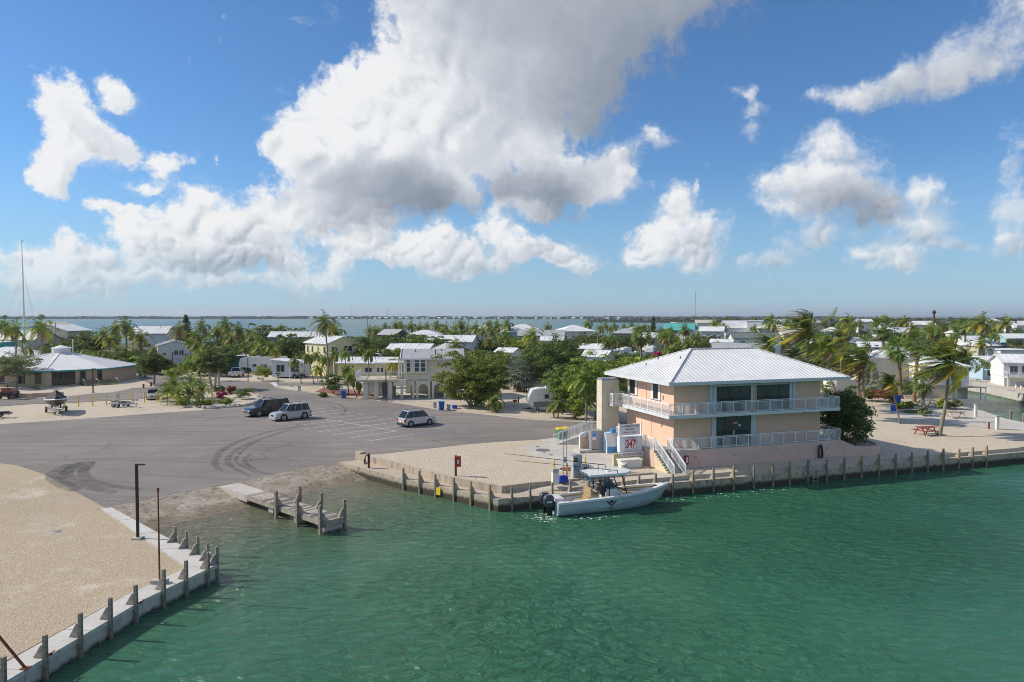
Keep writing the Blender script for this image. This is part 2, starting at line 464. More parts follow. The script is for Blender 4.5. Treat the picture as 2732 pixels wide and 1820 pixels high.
concrete_mat('ramp',(.33,.27,.20),(.50,.43,.34),-1.9,.5,-.72)
concrete_mat('white_cap',(.56,.53,.48),(.64,.61,.56))
mat('white_paint',(.78,.77,.75),.45,.05)
mat('line_paint',(.62,.60,.56),.8,.25,6.0)
mat('blue_line',(.20,.30,.45),.8,.2,6.0)
mat('wood_post',(.25,.215,.17),.85,.35,6.0,streak=.5,bump=.5)
mat('wood_post_yellow',(.33,.25,.125),.85,.3,4.0,streak=.6,bump=.5,dirt=(.12,.10,.07))
mat('wood_grey',(.34,.29,.235),.9,.3,4.0,bump=.5)
mat('wood_dark',(.16,.15,.14),.9,.3,4.0,bump=.5)
mat('black_metal',(.02,.02,.022),.5,.2)
mat('steel',(.45,.47,.50),.4,.1,metal=.7)
mat('rust',(.20,.065,.035),.75,.4,8.0)
mat('red_paint',(.42,.035,.03),.5,.12)
mat('yellow_paint',(.72,.52,.03),.55,.12,streak=.25)
mat('rubber',(.018,.018,.02),.8,.2)
mat('blue_plastic',(.02,.11,.42),.45,.1)
mat('royal_plastic',(.015,.06,.55),.4,.1)
mat('green_plastic',(.02,.22,.09),.5,.1)
mat('lid_yellow',(.80,.52,.02),.45,.08)
mat('grey_box',(.42,.43,.42),.6,.1)
mat('cream_box',(.74,.72,.65),.5,.06)
mat('glass_dark',(.010,.014,.016),.06,.2,spec=.6)
mat('glass_green',(.018,.026,.022),.05,.2,spec=.7)
# ================================================================== sheets of ground
RA,RB=Vector((-29.95,51.97)),Vector((-16.73,68.48))
RDIR=(RB-RA).normalized()
RN=Vector((-RDIR.y,RDIR.x))
def shore_s(x,y):
 return(x-RA.x)*RN.x+(y-RA.y)*RN.y
def sstep(a,b,t):
 t=max(0.0,min(1.0,(t-a)/(b-a)))
 return t*t*(3-2*t)
def H(x,y):
 t=(x-RA.x)*RDIR.x+(y-RA.y)*RDIR.y
 return .6*max(sstep(0,13,shore_s(x,y)),sstep(21.5,27,t))
def sheet(name,poly,zf,m,spacing=None,box=None,skirt=None,kind='structure',parent=None):
 """a triangulated sheet over an outline, following a height function"""
 poly=[Vector((p[0],p[1]))for p in poly]
 n=len(poly)
 pts,edges=list(poly),[(i,(i+1)%n)for i in range(n)]
 if spacing:
  x0,x1,y0,y1=box or(min(p.x for p in poly),max(p.x for p in poly),min(p.y for p in poly),max(p.y for p in poly))
  y=y0
  while y<=y1:
   x=x0
   while x<=x1:
    pts.append(Vector((x,y)));x+=spacing
   y+=spacing
 vs,es,fs,ov,oe,of=delaunay_2d_cdt(pts,edges,[],1,1e-5)
 V=[(v.x,v.y,zf(v.x,v.y))for v in vs]
 F=[tuple(f)for f in fs]
 if skirt is not None:
  cnt={}
  for f in F:
   for i in range(len(f)):
    a,b=f[i],f[(i+1)%len(f)]
    cnt[(a,b)]=1
  for(a,b)in list(cnt):
   if(b,a)not in cnt:
    o=len(V)
    V+=[(V[a][0],V[a][1],skirt),(V[b][0],V[b][1],skirt)]
    F.append((b,a,o,o+1))
 mb=MB();mb.add(V,F)
 o=mb.build(name,M[m]if isinstance(m,str)else m,parent)
 if kind and not parent:o['kind']=kind
 return o
def px_poly(pts,z=.6):
 return[at(a,b,z)for a,b in pts]
QA,QB=Vector((-1.05,54.0)),Vector((52.4,72.4))
QU=(QB-QA).normalized();QN=Vector((-QU.y,QU.x))
def quay(t,w):
 p=QA+QU*t+QN*w
 return(p.x,p.y)
shore=[(-60,-30),(-30,0),(-21.2,20),(-20.1,28),(-18.95,35),(-17.45,39.75),(-29.9,51.9),(-16.75,68.45),(-14.9,68.7),(-9.9,63.4),(-1.0,55.3),quay(12,.6),quay(40,.6),quay(56.3,.5),(58,76.5),(63.2,84),(64.6,90),(64.6,93.6),(66.7,101),(66.8,105.8),(72.3,117.2),(85.8,139.2),(97,165),(101,163),(90.2,142.4),(91.1,135.8),(88.6,121.9),(84,100),(84,80),(110,40),(700,-20),(2600,-20),(2600,5000),(700,5200),(520,2600),(330,1500),(235,950),(170,640),(110,500),(40,410),(-110,360),(-300,330),(-900,320),(-900,-30)]
sheet('ground',shore,lambda x,y:H(x,y)-.035,'sand',3.0,(-60,30,40,130),-4.0)
lot=[at(*p,H(*at(*p,.3).xy))for p in[(-150,1236),(0,1236),(41,1241),(82,1253),(122,1268),(184,1302),(245,1337),(281,1355)]]
lot_edge=[Vector((-29.9,52.0,0)),Vector((-16.75,68.4,0)),Vector((-14.9,68.75,0)),Vector((-12.9,69.1,0)),Vector((-10,71,0))]
lot_edge+=px_poly([(1250,1186),(1340,1179),(1435,1174),(1480,1168),(1560,1160),(1700,1140)])
lot_back=px_poly([(1700,1126),(1560,1126),(1486,1124),(1404,1119),(1309,1108),(1241,1101),(1172,1094),(1130,1087),(1034,1072),(945,1062),(869,1053),(800,1044),(774,1041),(733,1034),(728,1029),(930,1029),(930,1019),(728,1021),(662,1018),(588,1017),(540,1010),(440,1000),(400,985),(370,985),(372,1010),(416,1033),(355,1035),(302,1047),(251,1050),(175,1058),(73,1063),(0,1068),(-200,1078),(-200,1095),(0,1084),(78,1078),(184,1075),(265,1070),(363,1066),(430,1055),(500,1032),(573,1015),(583,1034),(667,1044),(688,1058),(703,1067),(672,1082),(626,1087),(550,1094),(450,1100),(306,1111),(184,1120),(0,1132),(-150,1140)])
parking=sheet('parking_lot',lot+lot_edge+lot_back,lambda x,y:H(x,y)+.01,'asphalt',3.0,(-60,30,40,130))
# gravel lot on the left, with its pale cap wall
lot_gravel=[(-90,66),(-90,-28),(-60,-28),(-30.6,0),(-21.9,20),(-20.9,28),(-19.7,35.2),(-18.3,39.45),(-30.2,51.7)]
lot_gravel+=[Vector((p.x,p.y))for p in lot[::-1]]
sheet('gravel_lot',lot_gravel,lambda x,y:H(x,y)+.004,'lot_gravel',3.0,(-90,-18,20,75))
# raised gravel pad round the fuel dock
PAD_Z=.62
pad=[(-14.75,68.85),(-9.75,64.05),(-5.1,59.2),(-.72,55.95)]+[quay(3.5,2.15),quay(14.8,2.15),quay(17,10),quay(24,26)]+[(p.x,p.y)for p in px_poly([(1560,1160),(1480,1168),(1435,1174),(1340,1179),(1250,1186)])]+[(-10,71),(-12.9,69.1)]
pb=MB();pb.prism(pad,-.5,PAD_Z)
tag(pb.build('gravel_pad',M['pad_gravel']),kind='structure')
# concrete apron on the pad, with its joint lines as separate pours
for i,pl in enumerate(([(1380,1193),(1475,1183),(1640,1215),(1640,1262),(1560,1262),(1495,1250)],[(1437,1173.5),(1490,1168),(1640,1195),(1640,1213.5),(1477,1182)])):
 mb=MB();mb.prism([(p.x,p.y)for p in px_poly(pl,PAD_Z)],PAD_Z-.1,PAD_Z+.012+.004*i)
 tag(mb.build('concrete_apron',M['concrete']),kind='structure')
 # pale sand round the point on the right, with a worn concrete drive
drive=px_poly([(2340,1090),(2480,1078),(2600,1097),(2690,1118),(2760,1140),(2760,1152),(2650,1142),(2500,1128),(2400,1112)])
sheet('drive',drive,lambda x,y:.585,'concrete')
# yards further back lie on darker soil
soil=[at(-300,1010),at(380,985),at(560,990),at(930,1008),at(1200,1020),at(1500,1040),at(1800,1030),at(2300,1030),at(2540,1020)]
sheet('yard_soil',[(p.x,p.y)for p in soil]+[(94,175),(112,172),(98,150),(140,130),(900,200),(2500,1500),(2500,4800),(720,5000),(530,2600),(335,1500),(240,950),(175,640),(112,505),(40,415),(-110,364),(-300,334),(-880,324),(-880,160)],lambda x,y:.578,'soil')
for i,(pl,nm)in enumerate((([(1320,1105),(1486,1122),(1640,1122),(1640,1060),(1420,1050),(1300,1060),(1130,1062),(960,1056),(960,1060),(1034,1070),(1150,1082),(1241,1099),(1300,1100)],'sand_yard'),([(735,1033),(800,1042),(870,1051),(945,1060),(1000,1052),(960,1030),(860,1026),(740,1029)],'sand_yard'),([(588,1015),(662,1016),(728,1019),(930,1017),(930,1000),(700,992),(540,1000),(545,1009)],'sand_yard'))):
 sheet(nm,px_poly(pl),lambda x,y:.59,'sand')
mb=MB()
mb.prism([(p.x,p.y)for p in px_poly([(1000,1060),(1062,1071),(1180,1072),(1235,1060),(1200,1030),(1000,1040)])],.5,.612)
tag(mb.build('house_slab',M['concrete']),kind='structure')
mb=MB();mb.prism([(p.x,p.y)for p in px_poly([(840,1046),(930,1057),(1030,1060),(1000,1046),(860,1036)])],.5,.602)
tag(mb.build('red_mulch',mat('mulch',(.26,.10,.06),.95,.4,6.0,bump=.8,world_space=True)),kind='structure')
# ------------------------------------------------------------------ painted bays
def zl(x,y):
 return at(550+x/3.923,960+y/3.923)
def strip(a,b,w,name,m,parent,dz=.016):
 a,b=Vector(a),Vector(b)
 d=(b-a);d.z=0;d.normalize();s=Vector((-d.y,d.x,0))*w/2
 n_=max(1,int((b-a).length/1.5));mb=MB()
 for i in range(n_):
  p,q=a.lerp(b,i/n_),a.lerp(b,(i+1)/n_)
  vs=[]
  for k in(p-s,p+s,q+s,q-s):
   vs.append((k.x,k.y,H(k.x,k.y)+dz))
  mb.add(vs,[(0,3,2,1)])
 return mb.build(name,m,parent)
for a,b in(((360,595),(1250,508)),((480,618),(1380,527)),((575,645),(1505,548)),((735,670),(1655,570)),((865,697),(1795,594)),((1030,725),(1950,613)),((1165,757),(2090,640)),((1330,787),(2130,680)),((1490,822),(1990,748)),((1675,855),(2170,780))):
 strip(zl(*a),zl(*b),.13,'bay_line',M['line_paint'],parking)
strip(zl(1240,622),zl(1990,748),.13,'bay_line',M['line_paint'],parking,.021)
strip(zl(2000,748),zl(2354,772),.10,'disabled_bay_line',M['blue_line'],parking)
strip(zl(2180,782),at(1222,1143),.10,'disabled_bay_line',M['blue_line'],parking)
strip(at(727,1021.5),at(741,1031),1.0,'stop_line',M['line_paint'],parking)
def mark_mat(name,col,amt):
 """a worn mark on the asphalt that lets the paving show through"""
 m=bpy.data.materials.new(name);m.use_nodes=True
 n=NT(m.node_tree);m.node_tree.nodes.clear()
 out=n.node('ShaderNodeOutputMaterial')
 b=n.node('ShaderNodeBsdfPrincipled');t=n.node('ShaderNodeBsdfTransparent');x=n.node('ShaderNodeMixShader')
 n.put(b,'Base Color',(*col,1));n.put(b,'Roughness',.8)
 p=n.v('MULTIPLY',n.node('ShaderNodeNewGeometry').outputs['Position'],(1,1,0))
 f=n.ramp(n.noise(p,1.1,5.0,.6),.15,.8,0,amt)
 L=m.node_tree.links
 L.new(f,x.inputs[0]);L.new(t.outputs[0],x.inputs[1]);L.new(b.outputs[0],x.inputs[2]);L.new(x.outputs[0],out.inputs[0])
 M[name]=m
mark_mat('tyre_mark',(.10,.092,.085),.42)
mark_mat('wet_patch',(.085,.08,.08),.5)
mark_mat('pale_dust',(.74,.67,.55),.34)
mark_mat('algae',(.10,.075,.018),.95)
mark_mat('foam',(.85,.87,.86),.95)
def ribbon(name,pts,w,m,z=.02,parent=None,flat=None):
 """a curved strip through pixel points on the paving"""
 pp=[at(a,b,0.0)for a,b in pts]
 pp=[at(a,b,H(q.x,q.y))for(a,b),q in zip(pts,pp)]
 out=[]
 n=len(pp)
 for i in range(n-1):
  p0,p1,p2,p3=pp[max(i-1,0)],pp[i],pp[i+1],pp[min(i+2,n-1)]
  for k in range(8):
   t=k/8
   out.append(.5*((2*p1)+(p2-p0)*t+(2*p0-5*p1+4*p2-p3)*t*t+(3*p1-p0-3*p2+p3)*t**3))
 out.append(pp[-1])
 mb=MB();vs=[]
 for i,p in enumerate(out):
  d=out[min(i+1,len(out)-1)]-out[max(i-1,0)];d.z=0;d.normalize()
  ww=1.3*w*(.55+.45*math.sin(PI*(i+.5)/len(out)))/2
  for s in(-1,1):
   q=p+Vector((-d.y,d.x,0))*ww*s
   vs.append((q.x,q.y,(H(q.x,q.y)if flat is None else flat)+z))
 mb.add(vs,[(2*i,2*i+2,2*i+3,2*i+1)for i in range(len(out)-1)])
 return mb.build(name,M[m],parent)
def zr(l):
 return[(550+x/3.923,960+y/3.923)for x,y in l]
k_=0
for pts,w in(([(1000,680),(640,760),(330,860),(150,960),(90,1060),(150,1150),(300,1230)],.55),([(1010,690),(700,790),(420,890),(260,980),(230,1060),(330,1150),(470,1220)],.5),([(560,850),(400,930),(310,1030),(370,1100),(520,1180)],.3),([(470,970),(400,1030),(430,1090),(560,1170),(700,1200)],.4),([(930,385),(1200,430),(1380,470),(1460,520),(1420,580)],.35),([(900,400),(1150,440),(1320,485),(1360,520)],.3),([(0,640),(200,600),(420,590)],.4),([(60,860),(140,850),(250,840)],.12),([(30,970),(420,960),(760,915)],.12),([(0,1085),(500,1040),(1100,985)],.12)):
 ribbon('tyre_mark',zr(pts),w,'tyre_mark',.018+.0015*k_,parking);k_+=1
def zq(l):
 return[(x/4.9,980+y/4.9)for x,y in l]
for pts,w,m in(([(1080,1240),(930,1330),(850,1420),(980,1500),(1200,1560),(1500,1640)],1.0,'tyre_mark'),([(1200,1230),(1090,1340),(1130,1440),(1330,1510),(1600,1560),(1850,1600)],.8,'tyre_mark'),([(900,1270),(740,1360),(650,1420)],.9,'wet_patch'),([(1070,1240),(930,1320),(830,1410)],.8,'wet_patch'),([(1200,1240),(1120,1310),(1060,1370)],.8,'wet_patch'),([(640,1420),(800,1500),(1000,1600)],1.0,'tyre_mark'),([(900,930),(1500,890),(2100,800)],.15,'tyre_mark'),([(0,1000),(900,950),(1400,915)],.12,'tyre_mark')):
 ribbon('tyre_mark' if m=='tyre_mark' else 'wet_patch',zq(pts),w,m,.018+.0015*k_,parking);k_+=1
k_=0
for pts,w in(([(100,1350),(150,1335),(230,1340)],.8),([(80,1378),(110,1385),(140,1420),(165,1415)],.9),([(115,1420),(160,1430)],.7),([(150,1440),(185,1445)],.8),([(180,1480),(225,1488)],.5),([(30,1610),(70,1612)],.8),([(160,1530),(195,1520)],.5)):
 o=ribbon('pale_dust',pts,w*1.6,'pale_dust',.014+.0015*k_,bpy.data.objects['gravel_lot']);k_+=1
 # ------------------------------------------------------------------ boat ramp
def ramp_z(s):
 return .0+.200*max(s,-4.4)+.12*min(0,s+4.4)
def ramp_pt(t,s):
 p=RA+RDIR*t+RN*s
 return(p.x,p.y,ramp_z(s))
ramp_root=tag(MB().add([ramp_pt(-2,-.02),ramp_pt(23.5,-.02),(ramp_pt(23.5,-36)[0],ramp_pt(23.5,-36)[1],-6),(ramp_pt(-2,-36)[0],ramp_pt(-2,-36)[1],-6)],[(0,3,2,1)]).build('boat_ramp',M['ramp']),kind='structure')
random.seed(3)
for j,(t0,t1)in enumerate(((-.6,4.5),(4.53,8.3),(9.9,15.4),(15.43,21.3))):
 s0=0.0
 for r_,s1 in enumerate((-3.2,-7.0,-14.5,-22.0)):
  mb=MB()
  ns,nt=max(2,int((s0-s1)/.45)),max(2,int((t1-t0)/.6))
  vs=[]
  for a in range(ns+1):
   for c in range(nt+1):
    s_=s0+(s1+.03-s0)*a/ns
    x,y,z=ramp_pt(t0+(t1-t0)*c/nt,s_)
    vs.append((x,y,z+.03+random.uniform(-.03,.03)))
  mb.add(vs,[(a*(nt+1)+c,(a+1)*(nt+1)+c,(a+1)*(nt+1)+c+1,a*(nt+1)+c+1)for a in range(ns)for c in range(nt)])
  mb.build('concrete_slab',M['ramp'],ramp_root)
  s0=s1
def ramp_ribbon(name,pts,w,m,z):
 mb=MB();vs=[];rr=random.Random(len(pts)*7+int(w*10))
 dense=[]
 for i in range(len(pts)-1):
  for k in range(10):
   dense.append(Vector(pts[i]).lerp(Vector(pts[i+1]),k/10))
 for i,(t,s)in enumerate([tuple(p)for p in dense]):
  ww=w*(.4+.6*math.sin(PI*(i+.5)/len(dense)))*rr.uniform(.5,1.3)
  for d in(-.5,.5):
   x,y,zz=ramp_pt(t+rr.uniform(-.05,.05),s+d*ww)
   vs.append((x,y,max(zz,-.85 if m=='foam' else-9)+z))
 mb.add(vs,[(2*i,2*i+2,2*i+3,2*i+1)for i in range(len(dense)-1)])
 return tag(mb.build(name,M[m]),kind='stuff')
ramp_ribbon('algae',[(1.2,-3.7),(2.4,-3.4),(4.0,-3.7),(5.4,-3.2),(7.0,-3.6),(8.2,-3.3)],.8,'algae',.05)
ramp_ribbon('algae',[(0.2,-4.1),(1.5,-4.6),(3.5,-4.2),(6.0,-4.7),(8.5,-4.2)],.7,'algae',.055)
ramp_ribbon('algae',[(9.9,-3.7),(12,-4.0),(15,-3.6),(18,-3.9),(21,-3.5)],.6,'algae',.05)
# ------------------------------------------------------------------ water
WZ=-.85
def water_mat():
 m=bpy.data.materials.new('water');m.use_nodes=True
 n=NT(m.node_tree);m.node_tree.nodes.clear();L=m.node_tree.links
 out=n.node('ShaderNodeOutputMaterial')
 p=n.node('ShaderNodeNewGeometry').outputs['Position']
 x,y,z=n.sep(p)
 flat=n.comb(x,y,0.0)
 # clarity: how much of the slipway below shows, from the depth of the slope at this place
 s=n.m('ADD',n.m('MULTIPLY',n.m('SUBTRACT',x,RA.x),RN.x),n.m('MULTIPLY',n.m('SUBTRACT',y,RA.y),RN.y))
 dep=n.m('MULTIPLY',n.m('SUBTRACT',-4.2,s),.12)
 dep=n.m('ADD',n.m('MAXIMUM',dep,0.0),n.m('MULTIPLY',n.m('MAXIMUM',n.m('SUBTRACT',-9.0,s),0.0),.16))
 deep=n.m('SUBTRACT',1.0,n.m('POWER',.48,dep))
 deep=n.m('MAXIMUM',deep,n.m('MAXIMUM',n.ramp(x,-13.0,12.0),n.ramp(y,75,80)))
 # body colour: green in the basin, bluer and banded out in the bay
 pat=n.noise(flat,.035,4.0,.55)
 pat2=n.noise(n.v('MULTIPLY',flat,(.2,1.6,0)),.012,4.0,.55)
 green=n.mix(n.ramp(pat,.35,.65),(.027,.122,.064),(.040,.152,.080))
 shal=n.mix(deep,(.36,.325,.20),green)
 bay=n.mix(n.ramp(pat2,.38,.62),(.020,.105,.135),(.055,.185,.185))
 body=n.mix(n.ramp(y,150,330),shal,bay)
 # wind ripples
 ang=n.node('ShaderNodeMapping');n.put(ang,'Vector',flat);ang.inputs['Rotation'].default_value=(0,0,R(24));ang.inputs['Scale'].default_value=(.75,1.2,1)
 w=ang.outputs[0]
 h=n.m('ADD',n.m('MULTIPLY',n.noise(w,.5,2.0,.5,.8),.8),n.m('MULTIPLY',n.noise(w,1.5,5.0,.62,.8),.85))
 gust=n.noise(flat,.05,3.0,.5)
 h=n.m('MULTIPLY',h,n.ramp(gust,.32,.68,.35,1.45))
 b=n.node('ShaderNodeBump');b.inputs['Distance'].default_value=.42
 n.put(b,'Strength',n.ramp(y,60,900,.95,.3));n.put(b,'Height',h)
 pr=n.node('ShaderNodeBsdfPrincipled')
 n.put(pr,'Base Color',body);n.put(pr,'Roughness',n.ramp(y,40,600,.09,.3));n.put(pr,'IOR',1.33);n.put(pr,'Specular IOR Level',.5)
 L.new(b.outputs[0],pr.inputs['Normal'])
 tr=n.node('ShaderNodeBsdfTransparent');n.put(tr,'Color',(.93,.97,.90,1))
 gl=n.node('ShaderNodeBsdfGlossy');n.put(gl,'Roughness',.09);n.put(gl,'Color',(1,1,1,1));L.new(b.outputs[0],gl.inputs['Normal'])
 fr=n.node('ShaderNodeFresnel');n.put(fr,'IOR',1.33);L.new(b.outputs[0],fr.inputs['Normal'])
 clear=n.node('ShaderNodeMixShader');L.new(fr.outputs[0],clear.inputs[0]);L.new(tr.outputs[0],clear.inputs[1]);L.new(gl.outputs[0],clear.inputs[2])
 mx=n.node('ShaderNodeMixShader');L.new(n.m('MULTIPLY_ADD',deep,.62,.38),mx.inputs[0]);L.new(clear.outputs[0],mx.inputs[1]);L.new(pr.outputs[0],mx.inputs[2])
 L.new(mx.outputs[0],out.inputs[0])
 M['water']=m
water_mat()
mb=MB()
xs=[-30000,-3000,-400,-100,100,400,3000,30000];ys=[-3000,-100,0,60,150,400,1500,6000,35000]
mb.add([(a,b_,WZ)for b_ in ys for a in xs],[(j*8+i,j*8+i+1,(j+1)*8+i+1,(j+1)*8+i)for j in range(8)for i in range(7)])
tag(mb.build('water',M['water']),kind='structure')
def foam(name,pts,w,seed,n_):
 """small broken flecks of foam lying on the water"""
 rr=random.Random(seed);mb=MB()
 for i in range(n_):
  f=rr.random()*(len(pts)-1);i0=int(f);a,b=Vector(pts[i0]),Vector(pts[i0+1]);p=a.lerp(b,f-i0)+Vector((rr.gauss(0,w),rr.gauss(0,w)))
  r_=rr.uniform(.02,.075);k=rr.randint(5,7);a0=rr.random()*6
  mb.add([(p.x+r_*rr.uniform(.5,1.5)*math.cos(a0+6.283*j/k)*1.6,p.y+r_*rr.uniform(.5,1.3)*math.sin(a0+6.283*j/k),WZ+.015)for j in range(k)],[tuple(range(k))])
 tag(mb.build(name,M['foam_white']),kind='stuff')
mat('foam_white',(.82,.84,.82),.9,.1)
def rxy(t,s):
 p=RA+RDIR*t+RN*s;return(p.x,p.y)
foam('foam',[rxy(9.5,-4.5),rxy(10.3,-4.8)],.15,1,60);foam('foam',[rxy(17.4,-4.4),rxy(19,-4.3),rxy(20.4,-4.2)],.16,2,260);foam('foam',[rxy(11,-4.4),rxy(16,-4.3)],.1,3,40)
foam('foam',[quay(2.0,-2.2),quay(3.2,-3.4)],.45,4,60);foam('foam',[quay(4.5,-3.6),quay(8,-3.9)],.35,5,30);foam('foam',[quay(14,-.8),quay(20,-1.2),quay(26,-1.4)],.6,6,45)
# ================================================================== seawalls, posts, jetty
mat('pale_wood',(.44,.38,.30),.9,.3,3.0,bump=.4)
mat('store_peach',(.77,.505,.36),.85,.05,.6,bump=.15,bscale=60)
mat('store_pink',(.70,.48,.40),.85,.07,.5,bump=.15,bscale=60,streak=.2,dirt=(.50,.34,.28))
mat('metal_roof',(.78,.765,.745),.55,.05,.7,spec=.3,streak=.12,dirt=(.60,.60,.60))
mat('fascia',(.62,.64,.64),.5,.06)
mat('railing_white',(.80,.80,.80),.4,.04)
mat('trim_blue',(.58,.62,.64),.5,.05)
mat('dark_frame',(.025,.03,.035),.4,.1)
mat('floor_grey',(.50,.47,.43),.8,.1)
mat('stair_blue',(.16,.22,.24),.8,.15,4.0)
mat('cream_panel',(.64,.58,.44),.6,.05,streak=.15)
mat('cream_wall',(.66,.54,.35),.85,.08,bump=.2)
mat('sign_white',(.74,.74,.75),.5,.04)
mat('sign_red',(.42,.02,.035),.5,.05)
mat('ice_blue',(.06,.30,.62),.45,.2,5.0)
mat('ice_pale',(.62,.76,.88),.45,.2,7.0)
mat('mesh_steel',(.34,.34,.35),.5,.25,12.0,metal=.4)
mat('hose_black',(.02,.02,.022),.6,.2)
mat('hose_blue',(.03,.20,.36),.55,.2)
mat('hose_grey',(.42,.40,.37),.6,.2)
def text(body,size,loc,rot,m,parent,extrude=.004,name='lettering',align='CENTER',sx=1.0,bold=.012):
 c=bpy.data.curves.new(name,'FONT')
 c.body=body;c.size=size;c.align_x=align;c.align_y='CENTER';c.extrude=extrude
 c.offset=size*bold
 c.materials.append(m)
 tmp=bpy.data.objects.new('tmp',c);COL.objects.link(tmp)
 bpy.context.view_layer.update()
 me=bpy.data.meshes.new_from_object(tmp.evaluated_get(bpy.context.evaluated_depsgraph_get()))
 bpy.data.objects.remove(tmp)
 o=bpy.data.objects.new(name,me);COL.objects.link(o)
 o.parent=parent;o.location=loc;o.rotation_euler=rot;o.scale=(sx,1,1)
 return o
 # left wall
wl=thing('seawall','concrete seawall with pale flat cap around the gravel lot beside the boat ramp','seawall')
inner=[(-30.6,0),(-21.9,20),(-20.75,28),(-19.6,35.2),(-18.25,39.5),(-30.15,51.75)]
outer=[(-29.4,0),(-20.6,20),(-19.45,28),(-18.35,35),(-16.75,39.95),(-29.55,52.05)]
for i in range(5):
 d=(Vector(outer[i+1])-Vector(outer[i])).length
 n_=max(1,round(d/4.5))
 for k in range(n_):
  f0,f1=k/n_+.002,(k+1)/n_-.002
  q=[Vector(inner[i]).lerp(Vector(inner[i+1]),f0),Vector(outer[i]).lerp(Vector(outer[i+1]),f0),Vector(outer[i]).lerp(Vector(outer[i+1]),f1),Vector(inner[i]).lerp(Vector(inner[i+1]),f1)]
  mb=MB();mb.prism([tuple(p)for p in q],-.16,.045);mb.build('cap_slab',M['white_cap'],wl)
  q2=[q[0],q[1]+(q[0]-q[1])*.06,q[2]+(q[3]-q[2])*.06,q[3]]
  mb=MB();mb.prism([tuple(p)for p in q2],-3.2,-.162);mb.build('wall_panel',M['seawall'],wl)
  # right quay: long front and the side along the ramp
wq=thing('seawall','stained concrete quay wall running below the store and fuel dock','seawall')
def slab(pl,z0,z1,name,m,par):
 mb=MB();mb.prism([tuple(p)[:2]for p in pl],z0,z1);return mb.build(name,M[m],par)
side_o=[(-16.6,68.0),(-12.9,64.4),(-9.4,60.9),(-5.2,57.6),(-1.05,54.0)]
side_i=[(-14.95,68.9),(-11.9,66.0),(-9.85,63.9),(-5.2,59.05),(-.85,55.75)]
for i in range(4):
 slab([side_o[i],side_o[i+1],side_i[i+1],side_i[i]],-3.4,.10,'quay_section','quay',wq)
DOCK_Z=.22
for t0,t1 in((0,5),(5,10),(10,14.6)):
 slab([quay(t0+.01,0),quay(t1,0),quay(t1,2.0),quay(t0+.01,1.85 if t0==0 else 2.0)],-3.4,.12,'quay_section','quay',wq)
tt=14.62
while tt<56:
 w=3.7 if tt<36 else .75
 slab([quay(tt,0),quay(tt+3.98,0),quay(tt+3.98,w),quay(tt,w)],-3.4,DOCK_Z,'quay_section','quay',wq)
 slab([quay(tt,.32),quay(tt+3.97,.32),quay(tt+3.97,w-.05),quay(tt,w-.05)],DOCK_Z-.1,DOCK_Z+.008,'deck_slab','white_cap',wq)
 tt+=4
 # kerb wall of the raised gravel pad
wk=thing('kerb_wall','low grey concrete kerb wall holding the raised gravel pad','wall')
kp=[(-15.1,69.05),(-9.95,64.1),(-5.25,59.15),(-.8,55.8),quay(3.5,2.0),quay(14.6,2.0)]
for i in range(5):
 a,b=Vector(kp[i]),Vector(kp[i+1]);d=(b-a).normalized();nrm=Vector((-d.y,d.x))
 L=(b-a).length;n_=max(1,round(L/3.6))
 for k in range(n_):
  p,q=a+d*(L*k/n_+.006),a+d*(L*(k+1)/n_)
  slab([p,q,q+nrm*.26,p+nrm*.26],-.3,.70+.01*(k%2),'wall_block','quay',wk)
slab([(-15.35,69.3),(-14.75,68.7),(-14.3,69.1),(-14.9,69.7)],-.3,.86,'end_block','quay',wk)
mb=MB();p_=[Vector(side_o[2]).lerp(Vector(side_o[4]),f)for f in(.36,.42)]
a,b=p_;nrm=Vector((-(b-a).y,(b-a).x)).normalized()
mb.prism([tuple(a-nrm*.012),tuple(b-nrm*.012),tuple(b+nrm*.03),tuple(a+nrm*.03)],-.60,.02)
mb.build('yellow_patch',M['yellow_paint'],wq)
# mooring posts
def bracket(mb,w=.11,h=.55,l=.46,y=.08):
 mb.add([(-w/2,y,0),(w/2,y,0),(w/2,y+l,0),(-w/2,y+l,0),(-w/2,y,h),(w/2,y,h),(w/2,y+.1,h),(-w/2,y+.1,h)],[(0,3,2,1),(4,5,6,7),(0,1,5,4),(1,2,6,5),(2,3,7,6),(3,0,4,7)])
def make_post(m):
 t=thing('mooring_post','','post')
 mb=MB();mb.box((0,0,-.62),(.145,.145,3.16));mb.build('pile',M[m],t)
 mb=MB();bracket(mb);mb.build('bracket',M['wood_grey'],t)
 return note_kids(t)
PP={k:make_post(k)for k in('wood_post','wood_post_yellow')}
first={k:True for k in PP}
def post(p,out_dir,z,label,kind='wood_post',h=1.0,group=None):
 r=PP[kind];rz=math.atan2(out_dir[1],out_dir[0])+PI/2
 loc=(p[0]+out_dir[0]*.075,p[1]+out_dir[1]*.075,z)
 if first[kind]:
  first[kind]=False;r.location=loc;r.rotation_euler=(0,0,rz);o=r
 else:
  o=dup(r,loc,rz)
 o.scale=(1,1,h);o['label']=label
 if group:o['group']=group
 return o
ordn=['first','second','third','fourth','fifth','sixth','seventh','eighth','ninth','tenth','eleventh','twelfth','thirteenth','fourteenth','fifteenth','sixteenth','seventeenth','eighteenth','nineteenth','twentieth']
A_,B_=Vector(outer[5]),Vector(outer[4])
dn=Vector((-(B_-A_).normalized().y,(B_-A_).normalized().x))
for i,px in enumerate((464.5,495,524.5,551,575.5)):
 p=on_line(px,A_,B_)
 post(p,(dn.x,dn.y),.05,'weathered timber post on the seawall beside the ramp water, %s from the slipway'%ordn[i],h=.96+.05*(i%3),group='posts on the slipway side of the seawall')
